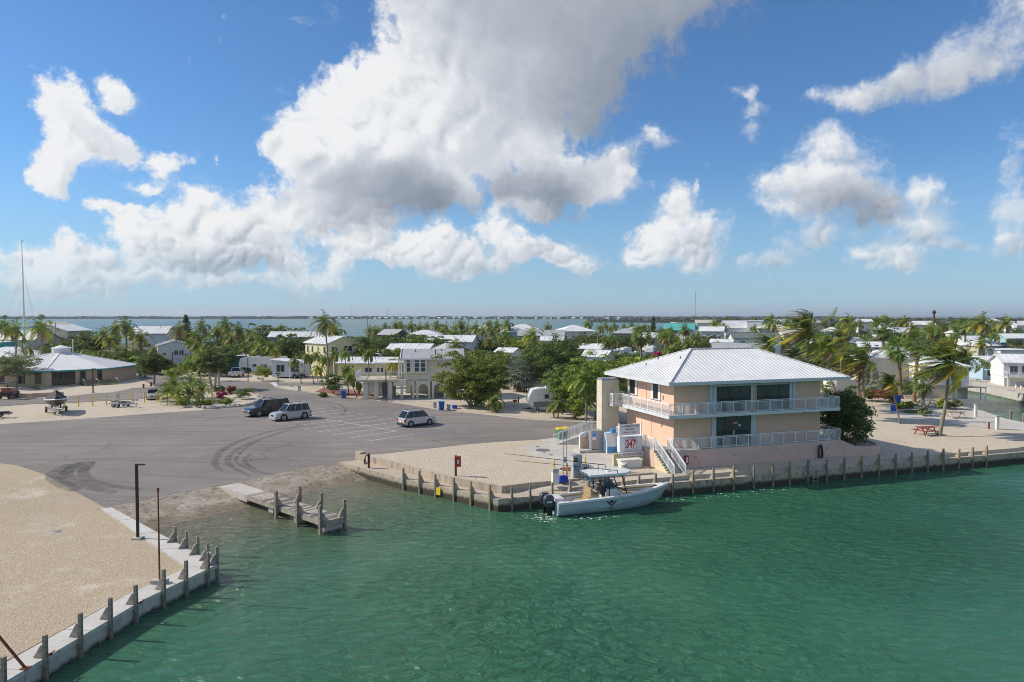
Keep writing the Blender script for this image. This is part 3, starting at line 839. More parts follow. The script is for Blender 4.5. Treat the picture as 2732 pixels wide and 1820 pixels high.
for i,px in enumerate((552,494,434,359,291,211,117,6)):
 for j in(4,3,2,1):
  p=on_line(px,outer[j-1],outer[j])
  if min(outer[j-1][1],outer[j][1])-.01<=p.y<=max(outer[j-1][1],outer[j][1])+.01:break
 d_=(Vector(outer[j])-Vector(outer[j-1])).normalized()
 post(p,(d_.y,-d_.x),.05,'grey timber post on the front of the gravel-lot seawall, %s from its corner'%ordn[i],h=1.02+.06*((i*7)%3),group='posts along the gravel lot seawall')
for i,px in enumerate((1077.7,1120.7,1163.3,1212.5,1257.6,1308.6)):
 for j in range(1,5):
  p=on_line(px,side_o[j-1],side_o[j])
  if side_o[j-1][0]<=p.x<=side_o[j][0]:break
 d_=(Vector(side_o[j])-Vector(side_o[j-1])).normalized()
 post(p,(d_.y,-d_.x),.10,'timber post on the quay between ramp and fuel dock corner, %s from the ramp'%ordn[i],'wood_post_yellow' if i in(4,5)else 'wood_post',1.0+.04*(i%2),'posts on the quay below the gravel pad')
fr=(1365,1413.6,1472.8,1520.8,1569.8,1662.8,1704,1748,1793.6,1847.5,1902,1956,2009.7,2061,2105.8,2154,2204,2251,2297.4,2343.6,2388,2431,2473.5,2515,2557,2593,2630)
n9=0
for i,px in enumerate(fr):
 p=on_line(px,QA,QB)
 if i<9:
  lab='timber post on the fuel dock quay around the moored boat, %s from the corner'%ordn[i];g='posts behind the moored boat'
 else:
  lab='%s timber post along the quay right of the store stairs, counted from the stairs'%ordn[i-9]if i<29 else '';g='posts along the long quay'
 post(p,(QN.x*-1,QN.y*-1),DOCK_Z if i>8 else .12,lab,'wood_post_yellow' if i in(9,11,13,14,18,19,21,23,24,26)else 'wood_post',.92+.05*((i*5)%4),g)
 # jetty on the ramp
J0,J1=Vector((-23.4,58.9)),Vector((-12.25,48.85))
jd=(J1-J0);JL=jd.length;jd.normalize()
jt=thing('jetty','weathered plank boat jetty with timber piles running out from the ramp','jetty',(J0.x,J0.y,0),math.atan2(jd.y,jd.x))
mb=MB();mb.prism([(-.3,-.82),(4.2,-.82),(4.2,.82),(-.3,.82)],-.5,.045);mb.build('concrete_walk',M['concrete'],jt)
random.seed(11)
x=4.22;i=0
plank={k:MB().box((0,0,0),(.27,1.64,.05)).mesh('plank',M[k])for k in('pale_wood','wood_grey','wood_dark')}
while x<JL-.05:
 k=random.choices(('pale_wood','wood_grey','wood_dark'),(4,3,4))[0]
 if 6.2<x<9.0 and i%4 in(0,1):k='wood_dark'
 o=bpy.data.objects.new('plank',plank[k]);COL.objects.link(o);o.parent=jt
 o.location=(x+.14,random.uniform(-.02,.02),.06+random.uniform(-.006,.006));o.rotation_euler=(0,random.uniform(-.01,.01),random.uniform(-.008,.008))
 x+=.292;i+=1
for s in(-1,1):
 mb=MB();mb.bb(4.2,JL,s*.80-.05,s*.80+.05,-.30,.03);mb.build('stringer',M['wood_grey'],jt)
mb=MB();mb.bb(JL-.08,JL,-.86,.86,-.34,.05);mb.build('end_beam',M['wood_grey'],jt)
for xx in(7.6,11.2,14.4):
 mb=MB();mb.bb(xx-.35,xx+.35,-.7,.7,-3.0,-.32);mb.build('pier_block',M['seawall'],jt)
for xx in(8.9,11.8,14.7):
 for s in(-1,1):
  mb=MB();mb.box((xx,s*.98,-.6),(.2,.2,3.6));p=mb.build('pile',M['wood_post'],jt)
  mb=MB();bracket(mb,.14,.55,.45,.0);b_=mb.build('bracket',M['wood_grey'],p);b_.location=(xx,s*.88,.06);b_.rotation_euler.z=0 if s<0 else PI
  # lamp, poles on the left lot
lp=at(368,1438,0)
t=thing('lamp_post','tall black lamp post with flat head on the gravel lot edge','lamp post',(lp.x,lp.y,0))
MB().bb(-.28,.28,-.28,.28,-.1,.12).build('footing',M['concrete'],t)
hz_=pd(368,1238,lp.y).z
MB().box((0,0,hz_/2),(.14,.14,hz_)).build('pole',M['black_metal'],t)
MB().box((.26,0,hz_-.04),(.5,.2,.07)).build('lamp_head',M['black_metal'],t)
fp=at(426,1558,0)
t=thing('pole','thin rusty steel pole standing in a concrete block beside the seawall','pole',(fp.x,fp.y,0))
MB().bb(-.4,.4,-.2,.2,-.05,.24).build('base_block',M['concrete'],t)
ht=pd(427,1311,fp.y).z
MB().cyl((0,0,.2),.05,ht-.2,8,.04).build('shaft',M['rust'],t)
MB().cyl((0,0,ht),.07,.18,8).build('top_cap',M['rust'],t)
b0=at(68,1783,.05);d0=pd(-30,1630,b0.y)
t=thing('pole','leaning red steel pole with a base plate at the edge of the gravel lot','pole',(b0.x,b0.y,.05))
e=Vector((d0.x-b0.x,-.4,d0.z-.05))*1.35
MB().tube([(0,0,0),e],.055,8).build('shaft',M['rust'],t)
MB().bb(-.15,.15,-.15,.15,-.02,.03).build('base_plate',M['rust'],t)
for i,(a_,b_)in enumerate(((375,1610),(135,1748))):
 p=at(a_,b_,.05)
 t=thing('mooring_cleat','small rusty mooring cleat on the seawall cap, %s the ramp corner'%('nearer' if i==0 else 'farther from'),'cleat',(p.x,p.y,.045),1.3)
 MB().bb(-.06,.06,-.04,.04,0,.09).build('cleat_base',M['rust'],t);MB().tube([(-.2,0,.11),(-.1,0,.085),(.1,0,.085),(.2,0,.11)],.025,6).build('horns',M['rust'],t)
 # ================================================================== the store
SO=Vector((13.85,62.5));SRZ=R(18.5)
SU,SV=Vector((math.cos(SRZ),math.sin(SRZ))),Vector((-math.sin(SRZ),math.cos(SRZ)))
def sw(x,y):
 return SO+SU*x+SV*y
def store_local(p):
 d=Vector((p[0],p[1]))-SO
 return d.dot(SU),d.dot(SV)
def fx(px,y):
 return store_local(on_line(px,sw(-20,y),sw(40,y)))[0]
def ly(px,x):
 return store_local(on_line(px,sw(x,-20),sw(x,40)))[1]
st=thing('store_building','two storey peach waterfront store with white metal hip roof and balconies','building',(SO.x,SO.y,0),SRZ)
F1,F2,EZ,RZ_=2.15,5.28,8.22,10.84
WX0,WX1,WY0,WY1=1.2,17.5,1.2,10.2
MB().bb(WX0,WX1,WY0,WY1,0.3,EZ-.12).build('wall',M['store_peach'],st)
# roof with its standing seams
RX,RY=19.9,12.85
rl,rr_,ry=6.2,13.7,RY/2
c4=[(0,0),(RX,0),(RX,RY),(0,RY)]
mb=MB()
V=[(x,y,EZ)for x,y in c4]+[(rl,ry,RZ_),(rr_,ry,RZ_)]
mb.add(V,[(0,1,5,4),(1,2,5),(2,3,4,5),(3,0,4)])
roof=mb.build('roof',M['metal_roof'],st)
sm={}
def seam(a,b):
 MB().bar(Vector(a)+Vector((0,0,.03)),Vector(b)+Vector((0,0,.015)),.035,.04).build('roof_seam',M['metal_roof'],roof)
k=.45
while k<RX-.1:
 t_=min(1,k/rl)if k<rl else(1 if k<=rr_ else(RX-k)/(RX-rr_))
 seam((k,0,EZ),(k,ry*t_,EZ+(RZ_-EZ)*t_))
 if k>2:seam((k,RY,EZ),(k,RY-ry*t_,EZ+(RZ_-EZ)*t_))
 k+=.45
k=.45
while k<RY-.1:
 t_=1-abs(k-ry)/ry
 seam((0,k,EZ),(rl*t_,k,EZ+(RZ_-EZ)*t_))
 seam((RX,k,EZ),(RX-(RX-rr_)*t_,k,EZ+(RZ_-EZ)*t_))
 k+=.45
for a,b in(((0,0,EZ),V[4]),((RX,0,EZ),V[5]),((0,RY,EZ),V[4]),((RX,RY,EZ),V[5]),(V[4],V[5])):
 MB().bar(Vector(a)+Vector((0,0,.05)),Vector(b)+Vector((0,0,.05)),.22,.07).build('hip_cap',M['metal_roof'],roof)
mb=MB();mb.bb(0.02,RX-.02,0.02,RY-.02,EZ-.22,EZ-.14);mb.build('soffit',M['white_paint'],st)
for x0,x1,y0,y1 in((-.03,RX+.03,-.05,0),(-.03,RX+.03,RY,RY+.05),(-.05,0,-.03,RY+.03),(RX,RX+.05,-.03,RY+.03)):
 MB().bb(x0,x1,y0,y1,EZ-.26,EZ+.035).build('fascia',M['fascia'],st)
for px,py in((1724,975),(1756,959),(1815,958)):
 for dd in np.arange(62,80,.05):
  q=pd(px,py,dd);lx,ly_=store_local(q)
  if q.z<=EZ+(RZ_-EZ)*min(lx/rl,1):break
 mb=MB();mb.cyl((lx,ly_,q.z-.15),.05,.42,8);mb.cyl((lx,ly_,q.z-.1),.14,.12,8,.06);mb.build('vent_pipe',M['black_metal'],roof)
def railing(parent,pts,h=1.07,gap=.115,post_gap=1.35,lattice=False,mat_='railing_white',close=False):
 """posts, top and bottom rail, and a run of pickets"""
 for i in range(len(pts)-1):
  a,b=Vector(pts[i]),Vector(pts[i+1]);L=(b-a).length
  n_=max(1,round(L/post_gap))
  rt=MB();up=Vector((0,0,h))
  rt.bar(a+up,b+up,.065,.05)
  rt.bar(a+up*.90,b+up*.90,.035,.04)
  rt.build('top_rail',M[mat_],parent)
  MB().bar(a+up*.09,b+up*.09,.04,.04).build('bottom_rail',M[mat_],parent)
  for k in range(n_+1):
   p=a.lerp(b,k/n_)
   if k==0 and i>0:continue
   MB().bar(p,p+up,.06).build('rail_post',M[mat_],parent)
  pk=MB();m_=int(L/gap)
  for k in range(1,m_):
   p=a.lerp(b,k/m_)
   pk.bar(p+up*.09,p+up*.90,.022)
  tag(pk.build('pickets',M[mat_],parent),kind='stuff')
  # upper balcony
BX1=18.8
mb=MB();mb.prism([(0,0),(BX1,0),(BX1,9.5),(WX1+.01,9.5),(WX1+.01,WY0-.01),(WX0-.01,WY0-.01),(WX0-.01,10.9),(.02,10.9),(.02,10.15),(-.9,10.15),(-.9,9.2),(0,9.0)],F2-.22,F2);mb.build('balcony_slab',M['floor_grey'],st)
mb=MB()
for a,b in(((0,0),(BX1,0)),((0,9.2),(0,0)),((BX1,0),(BX1,9.5))):
 mb.bar((a[0],a[1],F2-.12),(b[0],b[1],F2-.12),.05,.3)
mb.build('balcony_fascia',M['fascia'],st)
railing(st,[(-.85,10.1,F2),(-.85,9.25,F2),(.08,9.05,F2),(.08,.08,F2),(BX1-.08,.08,F2),(BX1-.08,9.4,F2)])
railing(st,[(.06,10.8,F2),(WX0,10.8,F2)])
# raised terrace
TX1=19.0
base=MB();base.prism([(.42,.03),(TX1,.03),(TX1,10.6),(-.95,10.6),(-.95,2.3),(-.9,1.05),(.42,.9)],-.4,F1-.02);base.build('terrace_base',M['store_pink'],st)
mb=MB();mb.prism([(.44,.06),(TX1-.03,.06),(TX1-.03,10.5),(-.92,10.5),(-.92,2.33),(-.88,1.08),(.44,.94)],F1-.02,F1+.006);mb.build('terrace_floor',M['floor_grey'],st)
railing(st,[(.44,.9,F1),(.5,.1,F1),(TX1-.08,.1,F1),(TX1-.08,6.0,F1)])
railing(st,[(-.76,1.0,F1),(-.86,1.15,F1),(-.88,8.3,F1)])
# stairs
sx0,sx1=-.72,.38
ns=11;rise=(F1-DOCK_Z)/ns;run=.285
for i in range(ns):
 z1=F1-rise*(i+1)+rise;y1=.95-run*i
 MB().bb(sx0,sx1,y1-run,y1+.02,z1-rise-.05,z1-rise+.0).build('stair_tread',M['stair_blue'],st)
 MB().bb(sx0+.02,sx1-.02,y1-run+.005,y1-run+.03,z1-2*rise-.04,z1-rise-.05).build('stair_riser',M['cream_wall'],st)
mb=MB();prof=[(.95,-.3),(.95,F1)]
for i in range(ns):
 y1=.95-run*i;z1=F1-rise*(i+1)
 prof+=[(y1,z1-.06),(y1-run,z1-.06)]
prof+=[(.95-run*ns,-.3)]
mb.extrude(prof[::-1],'x',sx0-.22,sx0-.02);mb.build('stair_wall',M['cream_wall'],st)
yb=.95-run*ns
for xs in(sx0,sx1):
 a,b=Vector((xs,.9,F1)),Vector((xs,yb+.05,DOCK_Z+.12))
 railing(st,[a,b],1.05,.13,1.2)
MB().bb(sx0-.3,sx1+.5,yb-.75,yb-.005,-.2,DOCK_Z+.02).build('landing',M['stair_blue'],st)
def z5x(x):return 1580+x*.2974
def z5y(y):return 880+y*.2974
def pane_block(x0,x1,z0,z1,y,panes,name='window'):
 f=MB();f.bb(x0,x1,y-.06,y+.02,z0,z1);w=f.build(name,M['dark_frame'],st)
 n_=panes;gw=(x1-x0-.08*(n_+1))/n_
 for k in range(n_):
  g0=x0+.08+k*(gw+.08)
  MB().bb(g0,g0+gw,y-.075,y-.055,z0+.08,z1-.08).build('pane',M['glass_green'],w)
 return w
Y0=WY0-.01
W1,W2=(fx(z5x(1105),WY0),fx(z5x(1412),WY0)),(fx(z5x(1462),WY0),fx(z5x(1752),WY0))
pane_block(W1[0],W1[1],F2+.02,7.62,Y0,3);pane_block(W2[0],W2[1],F2+.02,7.62,Y0,3)
for a,b in(((1040,1104)),((1753,1812))):
 x0,x1=fx(z5x(a),WY0),fx(z5x(b),WY0)
 mb=MB()
 for k in range(4):
  q0=x0+(x1-x0)*k/4
  mb.bb(q0+.01,q0+(x1-x0)/4-.01,Y0-(.10 if k%2 else .15),Y0,F2,EZ-.3)
 mb.build('storm_shutter',M['trim_blue'],st)
for a,b in((W1[0]-.09,W1[0]-.005),(W1[1]+.005,W1[1]+.09),(W2[0]-.09,W2[0]-.005),(W2[1]+.005,W2[1]+.09)):
 MB().bb(a,b,Y0-.08,Y0,F2,7.75).build('window_trim',M['trim_blue'],st)
MB().bb(W1[0]-.1,W2[1]+.1,Y0-.1,Y0,7.63,7.76).build('window_header',M['trim_blue'],st)
d0_,d1_=fx(z5x(1105),WY0),fx(z5x(1412),WY0)
dr=pane_block(d0_,d1_,F1+.02,F2-.35,Y0,4,'shop_front')
dm=(d0_+d1_)/2
MB().bb(dm-.05,dm+.05,Y0-.14,Y0-.08,F1+.95,F1+1.35).build('door_handle',M['cream_box'],dr)
s_=MB().bb(dm-.12,dm+.42,Y0-.105,Y0-.08,F1+1.9,F1+2.16).build('open_sign',M['red_paint'],dr)
text('OPEN',.2,(dm+.15,Y0-.112,F1+2.03),(PI/2,0,0),M['sign_white'],dr)
MB().bb(dm+.5,dm+.75,Y0-.105,Y0-.08,F1+1.7,F1+1.86).build('notice',M['sign_white'],dr)
for a,b in((1065,1104),(1413,1457)):
 x0,x1=fx(z5x(a),WY0),fx(z5x(b),WY0)
 mb=MB();mb.bb(x0,x1-.02,Y0-.12,Y0,F1,F2-.24);mb.bb(x0+.1,x0+.2,Y0-.16,Y0-.12,F1,F2-.24);mb.build('storm_shutter',M['trim_blue'],st)
 # left wall openings
for a,b,z0,z1 in((337,384,6.35,7.75),(547,590,6.35,7.75)):
 y1_,y0_=ly(z5x(a),WX0),ly(z5x(b),WX0)
 mb=MB();mb.bb(WX0-.05,WX0+.02,y0_,y1_,z0,z1);w=mb.build('window',M['dark_frame'],st)
 MB().bb(WX0-.07,WX0-.045,y0_+.07,y1_-.07,z0+.07,z1-.07).build('pane',M['glass_dark'],w)
 for yy in(y0_-.42,y1_+.02):
  mb=MB();mb.bb(WX0-.08,WX0,yy,yy+.4,z0-.05,z1+.1);mb.build('shutter',M['white_paint'],w)
 MB().bb(WX0-.12,WX0,y0_-.45,y1_+.45,z0-.12,z0-.05).build('sill',M['trim_blue'],w)
MB().bb(WX0-.04,WX0,6.2,7.3,F2+.02,7.4).build('side_door',M['store_peach'],st)
MB().bb(WX0-.03,WX0,5.2,8.8,F1+.01,F2-.7).build('wall_panel',M['store_peach'],st)
for yy,zz in((3.0,F2+1.15),(3.2,F1+1.7)):
 MB().bb(WX0-.1,WX0,yy,yy+.2,zz,zz+.35).build('wall_box',M['store_peach'],st)
for lx,zz in((4.5,F2-.5),(15.6,F2-.55)):
 MB().ball((lx,WY0-.06,zz),.08).build('wall_lamp',M['grey_box'],st)
 # service items fixed to the pink wall
for px in(1856,1959,2206):
 x_=fx(px,.03);MB().ball((x_,.0,1.45),(.13,.06,.13)).build('porthole_light',M['grey_box'],st)
for px in(1864,2197):
 x_=fx(px,.03);MB().tube([(x_,.0,.25),(x_,.0,1.1),(x_+.12,.0,1.15)],.02,6).build('water_pipe',M['grey_box'],st)
x_=fx(1829,.03)
fb=thing('extinguisher_cabinet','red fire extinguisher cabinet fixed to the pink terrace wall by the stairs','cabinet',(*sw(x_,.0),.9),SRZ)
mb=MB();mb.bb(-.17,.17,-.2,0,0,.8);mb.build('cabinet_body',M['red_paint'],fb);MB().bb(-.1,.1,-.215,-.2,.2,.7).build('cabinet_window',M['cream_box'],fb)
hx,hy=sw(fx(2184,.03),-.10)
hs=thing('hose','coil of black hose hanging on the pink terrace wall','hose',(hx,hy,.35),SRZ)
mb=MB()
for k,(rx_,rz_)in enumerate(((.19,.66),(.14,.58),(.23,.72))):
 mb.tube([(rx_*math.sin(a),-.05*k-.03,.78+rz_*math.cos(a))for a in np.linspace(0,2*PI,25)],.05,6,False)
mb.build('hose_coil',M['hose_black'],hs);MB().bb(-.05,.05,-.1,.08,1.36,1.5).build('hook',M['steel'],hs)
# elevator tower
tw=thing('elevator_tower','cream panelled lift tower with curved top beside the store balcony','tower',(*sw(-1.6,10.25),0),SRZ);tw.scale=(.86,.6,1)
tw_top=7.6
for zz0,zz1 in((.4,2.0),(2.02,3.5),(3.52,4.9),(4.92,6.4),(6.42,tw_top)):
 MB().bb(0,.98,-.005,.04,zz0,zz1).build('wall_panel',M['cream_panel'],tw)
 MB().bb(-.005,.04,0.04,2.0,zz0,zz1).build('wall_panel',M['cream_panel'],tw)
MB().bb(1.0,1.45,.03,.08,.4,tw_top).build('recess',M['cream_panel'],tw)
MB().bb(1.45,2.2,-.005,.04,.4,tw_top).build('wall_panel',M['cream_panel'],tw)
MB().bb(2.16,2.2,.04,2.0,.4,tw_top).build('wall_panel',M['cream_panel'],tw);MB().bb(0.03,2.17,1.96,2.0,.4,tw_top).build('wall_panel',M['cream_panel'],tw)
MB().bb(.06,2.14,.06,1.94,.4,tw_top-.04).build('shaft_core',M['cream_panel'],tw)
mb=MB();mb.extrude([(0,tw_top-.05),(2.0,tw_top-.05)]+[(1.0+1.0*math.cos(a),tw_top+.28*math.sin(a))for a in np.linspace(.15,PI-.15,9)],'x',.02,2.18,True);mb.build('curved_roof',M['mesh_steel'],tw)
for zz in(.5,2.0,3.5,4.9,6.4,tw_top-.06):
 MB().bb(-.03,2.23,-.03,-.005,zz,zz+.05).build('trim',M['cream_panel'],tw)
for xx in(-.03,.95,2.15):MB().bb(xx,xx+.06,-.04,-.008,.4,tw_top).build('corner_trim',M['cream_panel'],tw)
MB().bb(1.38,2.25,-.12,-.045,F2-.05,6.8).build('lift_door',M['cream_panel'],tw);MB().bb(1.3,2.7,-.2,.0,F2-.1,F2-.04).build('door_sill',M['steel'],tw)
# access ramp with railing
ra,rb=at(1486,1186,PAD_Z),Vector((8.3,73.7,F1-.1))
rp=thing('access_ramp','concrete wheelchair ramp with white railings rising to the store terrace','ramp')
d_=(Vector((rb.x,rb.y))-Vector((ra.x,ra.y))).normalized();nn=Vector((-d_.y,d_.x))
mb=MB()
pl=[Vector((ra.x,ra.y)),Vector((rb.x,rb.y)),Vector((rb.x,rb.y))+nn*1.5,Vector((ra.x,ra.y))+nn*1.5]
mb.prism([tuple(p)for p in pl],.4,[PAD_Z+.03,rb.z,rb.z,PAD_Z+.03]);mb.build('ramp_slab',M['concrete'],rp)
railing(rp,[(ra.x,ra.y,PAD_Z+.03),(rb.x,rb.y,rb.z)],1.15,.15,1.5)
railing(rp,[(pl[3].x,pl[3].y,PAD_Z+.03),(pl[2].x,pl[2].y,rb.z)],1.15,.15,1.5)
e0=Vector((ra.x,ra.y,PAD_Z));MB().tube([e0+Vector((0,0,1.1)),e0-Vector((d_.x,d_.y,0))*.35+Vector((0,0,1.05)),e0-Vector((d_.x,d_.y,0))*.4+Vector((0,0,.75)),e0+Vector((0,0,.65))],.03,6).build('hand_rail_loop',M['railing_white'],rp)
# ================================================================== on the pad
def facing(px,py,z=PAD_Z):
 p=at(px,py,z);return(p.x,p.y,z)
 # low cream wall with its board
cw=thing('low_wall','low cream wall with a red lettered board reading no ethanol','wall',facing(1686,1240),SRZ)
cy=cw.location.y
def cz(py):return pd(1686,py,cy).z-PAD_Z
def cx(px):return(px-1686)/FOC*cy/math.cos(SRZ)
MB().bb(cx(1634),cx(1728),0,.22,-.2,cz(1208)).build('wall_block',M['cream_wall'],cw)
MB().bb(cx(1654),cx(1718),-.05,-.005,cz(1217),cz(1205.5)).build('board',M['sign_white'],cw)
text("NO ETHANOL·90' OCTANE",.30,(cx(1686),-.055,cz(1211.5)),(PI/2,0,0),M['sign_red'],cw,sx=.52)
# sign wall and price sign
sg=thing('fuel_sign','white fuel price sign reading 347 under a store hours board','sign',(*(Vector(cw.location).xy+SV*.45),PAD_Z),SRZ)
sgY=sg.location.y
def sz(py):return pd(1683,py,sgY).z-PAD_Z
def sxl(px):return(px-1683)/FOC*sgY/math.cos(SRZ)
zb,zt=sz(1204),sz(1163)
x0,x1=sxl(1651),sxl(1715)
MB().bb(x0,x1,-.25,.25,zb,zt).build('price_cabinet',M['sign_white'],sg)
MB().bb(x0+.1,x1-.1,-.15,.15,-.1,zb).build('sign_foot',M['sign_white'],sg)
pf0,pf1=sxl(1667.5),sxl(1699)
MB().bb(pf0,pf1,-.275,-.25,sz(1197),sz(1166)).build('price_frame',M['dark_frame'],sg)
MB().bb(pf0+.03,pf1-.03,-.285,-.276,sz(1196.2),sz(1166.8)).build('price_face',M['sign_white'],sg)
pc=(pf0+pf1)/2
text('UNLEADED',.155,(pc,-.29,sz(1170)),(PI/2,0,0),M['sign_red'],sg)
text('347',1.02,(pc-.06,-.29,sz(1183.8)),(PI/2,0,0),M['sign_red'],sg,sx=.62,bold=.03)
text('9',.26,(pf1-.12,-.29,sz(1177)),(PI/2,0,0),M['sign_red'],sg)
text('10',.12,(pf1-.12,-.29,sz(1181)),(PI/2,0,0),M['sign_red'],sg)
for xx in(x0+.03,x1-.06):MB().bb(xx,xx+.09,-.06,.06,0,sz(1128)).build('sign_post',M['white_paint'],sg)
h0,h1=sxl(1652),sxl(1710)
MB().bb(h0,h1,-.12,-.07,sz(1159.5),sz(1131)).build('hours_board',M['sign_white'],sg)
hc=(h0+h1)/2
text('V.O. COMMUNITY STORE',.205,(hc,-.125,sz(1136.5)),(PI/2,0,0),M['sign_red'],sg,sx=.78)
text('OPEN DAILY',.205,(hc,-.125,sz(1145)),(PI/2,0,0),M['sign_red'],sg,sx=.8)
text('7:00am  till   5:30pm',.205,(hc,-.125,sz(1153)),(PI/2,0,0),M['sign_red'],sg,sx=.78)
# dock box
db=thing('dock_box','long cream fibreglass dock box with lid in front of the low wall','box',facing(1680,1247),SRZ)
MB().add([(-.95,-.36,0),(.95,-.36,0),(.95,.36,0),(-.95,.36,0),(-1.05,-.42,.66),(1.05,-.42,.66),(1.05,.42,.66),(-1.05,.42,.66)],[(0,3,2,1),(4,5,6,7),(0,1,5,4),(1,2,6,5),(2,3,7,6),(3,0,4,7)]).build('box_body',M['cream_box'],db)
MB().bb(-1.1,1.1,-.46,.46,.662,.76).build('lid',M['cream_box'],db)
tb=thing('litter_bin','grey plastic litter bin with beige rim before the dock box','bin',facing(1666,1262),SRZ)
MB().cyl((0,0,0),.28,.75,14,.32).build('bin_body',M['grey_box'],tb);MB().cyl((0,0,.75),.34,.12,14,.25).build('rim',M['cream_panel'],tb)
# ice merchandiser
ic=thing('ice_box','pale blue and white slant front ice merchandiser behind the price sign','ice box',facing(1635,1206),SRZ)
mb=MB();mb.extrude([(-.55,0),(.55,0),(.55,1.95),(-.1,1.95),(-.5,1.05)],'x',-.9,.9);mb.build('cabinet',M['ice_pale'],ic)
n_=Vector((0,-.9,.4)).normalized()
for s in(-.45,.45):
 a,b,c_=Vector((s-.36,-.5,1.1)),Vector((s+.36,-.5,1.1)),Vector((0,.38,.82))
 o_=Vector((0,-.02,.01))
 MB().add([a+o_,b+o_,b+c_+o_,a+c_+o_,a,b,b+c_,a+c_],[(0,1,2,3),(0,4,5,1),(1,5,6,2),(2,6,7,3),(3,7,4,0)]).build('slant_door',M['sign_white'],ic)
MB().bb(-.88,.88,-.57,-.545,.08,.62).build('ice_graphic',M['ice_blue'],ic)
MB().bb(-.25,.25,-.2,.2,1.95,2.3).build('top_sign',M['ice_blue'],ic)
# gas bottle cage
pg=thing('gas_cage','grey steel mesh cage for gas bottles beside the ramp','cage',(*pd(1588,1000,70.6).xy,.9),SRZ);MB().bb(-1.9,.8,-.6,.9,-.4,-.002).build('plinth',M['concrete'],pg)
MB().bb(-.62,.62,-.5,.5,.06,1.86).build('cage_body',M['mesh_steel'],pg)
for xx in(-.62,0,.62):
 for yy in(-.5,.5):MB().bb(xx-.03,xx+.03,yy-.03,yy+.03,0,1.9).build('cage_post',M['steel'],pg)
for zz in(.1,.65,1.25,1.85):MB().bb(-.66,.66,-.54,-.5,zz-.02,zz+.02).build('cage_bar',M['steel'],pg)
MB().bb(-.58,-.12,-.57,-.545,.95,1.75).build('notice',M['sign_white'],pg);MB().bb(-.56,-.14,-.58,-.571,1.3,1.72).build('notice_panel',M['ice_blue'],pg)
bw=thing('screen_wall','short peach screen wall with rounded white top beside the gas cage','wall',(*pd(1561,1000,70.9).xy,.9),SRZ)
MB().bb(-.5,.55,-.1,.1,0,1.15).build('wall_block',M['store_peach'],bw)
mb=MB();mb.extrude([(-.55,1.15),(.6,1.15),(.6,1.6),(.0,1.62),(-.3,1.55),(-.5,1.4)],'y',-.11,.11);mb.build('white_top',M['sign_white'],bw);MB().bb(-.6,-.5,-.12,.12,0,1.4).build('end_post',M['white_paint'],bw)
for i,px in enumerate((1494,1510)):
 b_=thing('recycling_bin','green wheelie bin with yellow lid behind the ramp railing, %s one'%('leftmost' if i==0 else 'rightmost'),'bin',facing(px,1172-2*i,.6),SRZ+.3*i,'yellow lidded bins')
 MB().add([(-.26,-.3,0),(.26,-.3,0),(.26,.3,0),(-.26,.3,0),(-.34,-.38,1.1),(.34,-.38,1.1),(.34,.38,1.1),(-.34,.38,1.1)],[(0,3,2,1),(4,5,6,7),(0,1,5,4),(1,2,6,5),(2,3,7,6),(3,0,4,7)]).build('bin_body',M['green_plastic'],b_)
 MB().add([(-.38,-.44,1.1),(.38,-.44,1.1),(.38,.42,1.1),(-.38,.42,1.1),(-.34,-.40,1.22),(.34,-.40,1.22),(.34,.40,1.28),(-.34,.40,1.28)],[(4,5,6,7),(0,1,5,4),(1,2,6,5),(2,3,7,6),(3,0,4,7)]).build('lid',M['lid_yellow'],b_)
 # fuel dispenser with hoses
fd=thing('fuel_pump','tall grey marine fuel pump on the dock pad','fuel pump',facing(1538,1276),SRZ)
MB().bb(-.5,.5,-.3,.3,0,.06).build('plinth',M['concrete'],fd)
MB().bb(-.40,.40,-.26,.26,.06,1.86).build('cabinet',M['grey_box'],fd);mb=MB();mb.extrude([(-.42,1.86),(.42,1.86),(.42,1.93),(.2,2.0),(-.2,2.0),(-.42,1.93)],'y',-.28,.28);mb.build('top_cap',M['steel'],fd)
MB().bb(-.36,-.02,-.275,-.262,1.45,1.78).build('meter',M['dark_frame'],fd);MB().bb(-.3,-.14,-.285,-.276,1.6,1.68).build('yellow_label',M['yellow_paint'],fd)
MB().bb(-.3,-.1,-.275,-.262,.75,1.2).build('blue_label',M['ice_blue'],fd);MB().bb(-.28,-.14,-.29,-.276,1.25,1.4).build('white_label',M['sign_white'],fd)
hr=thing('hose_reel','pump hoses in blue and grey hanging in loops beside the fuel pump','hose',facing(1560,1280),SRZ)
for k,(mm,xo)in enumerate((('hose_blue',-.15),('hose_grey',.05),('hose_blue',.22),('hose_blue',.35),('hose_grey',-.02))):
 rr0=random.Random(k);mb=MB()
 mb.tube([(xo+.2*math.sin(a)*(1+.3*k%2),-.1-.03*k,.75+(.55-.04*k)*math.cos(a))for a in np.linspace(.2,2*PI,22)],.035,6,False)
 mb.tube([(xo,-.1,.25),(xo+rr0.uniform(-.2,.2),-.4,.1),(xo+rr0.uniform(-.3,.3),-.75,.0),(xo+rr0.uniform(-.3,.3),-.95,-.4)],.03,6)
 mb.build('hose_loop',M[mm],hr)
for k in(-.1,.2):MB().cyl((k,0,1.05),.19,.16,16).build('reel',M['hose_grey'],hr)
MB().bb(-.25,.35,.02,.08,0,1.3).build('reel_stand',M['steel'],hr)
pe=thing('power_pedestal','white shore power pedestal at the pad kerb','pedestal',facing(1481,1291),SRZ)
MB().bb(-.26,.24,-.2,.2,0,.95).build('pedestal_body',M['cream_box'],pe)
mb=MB();mb.extrude([(-.2,.95),(.2,.95),(.24,1.1),(.06,1.24),(-.2,1.24)],'x',-.26,.24);mb.build('sloped_head',M['grey_box'],pe)
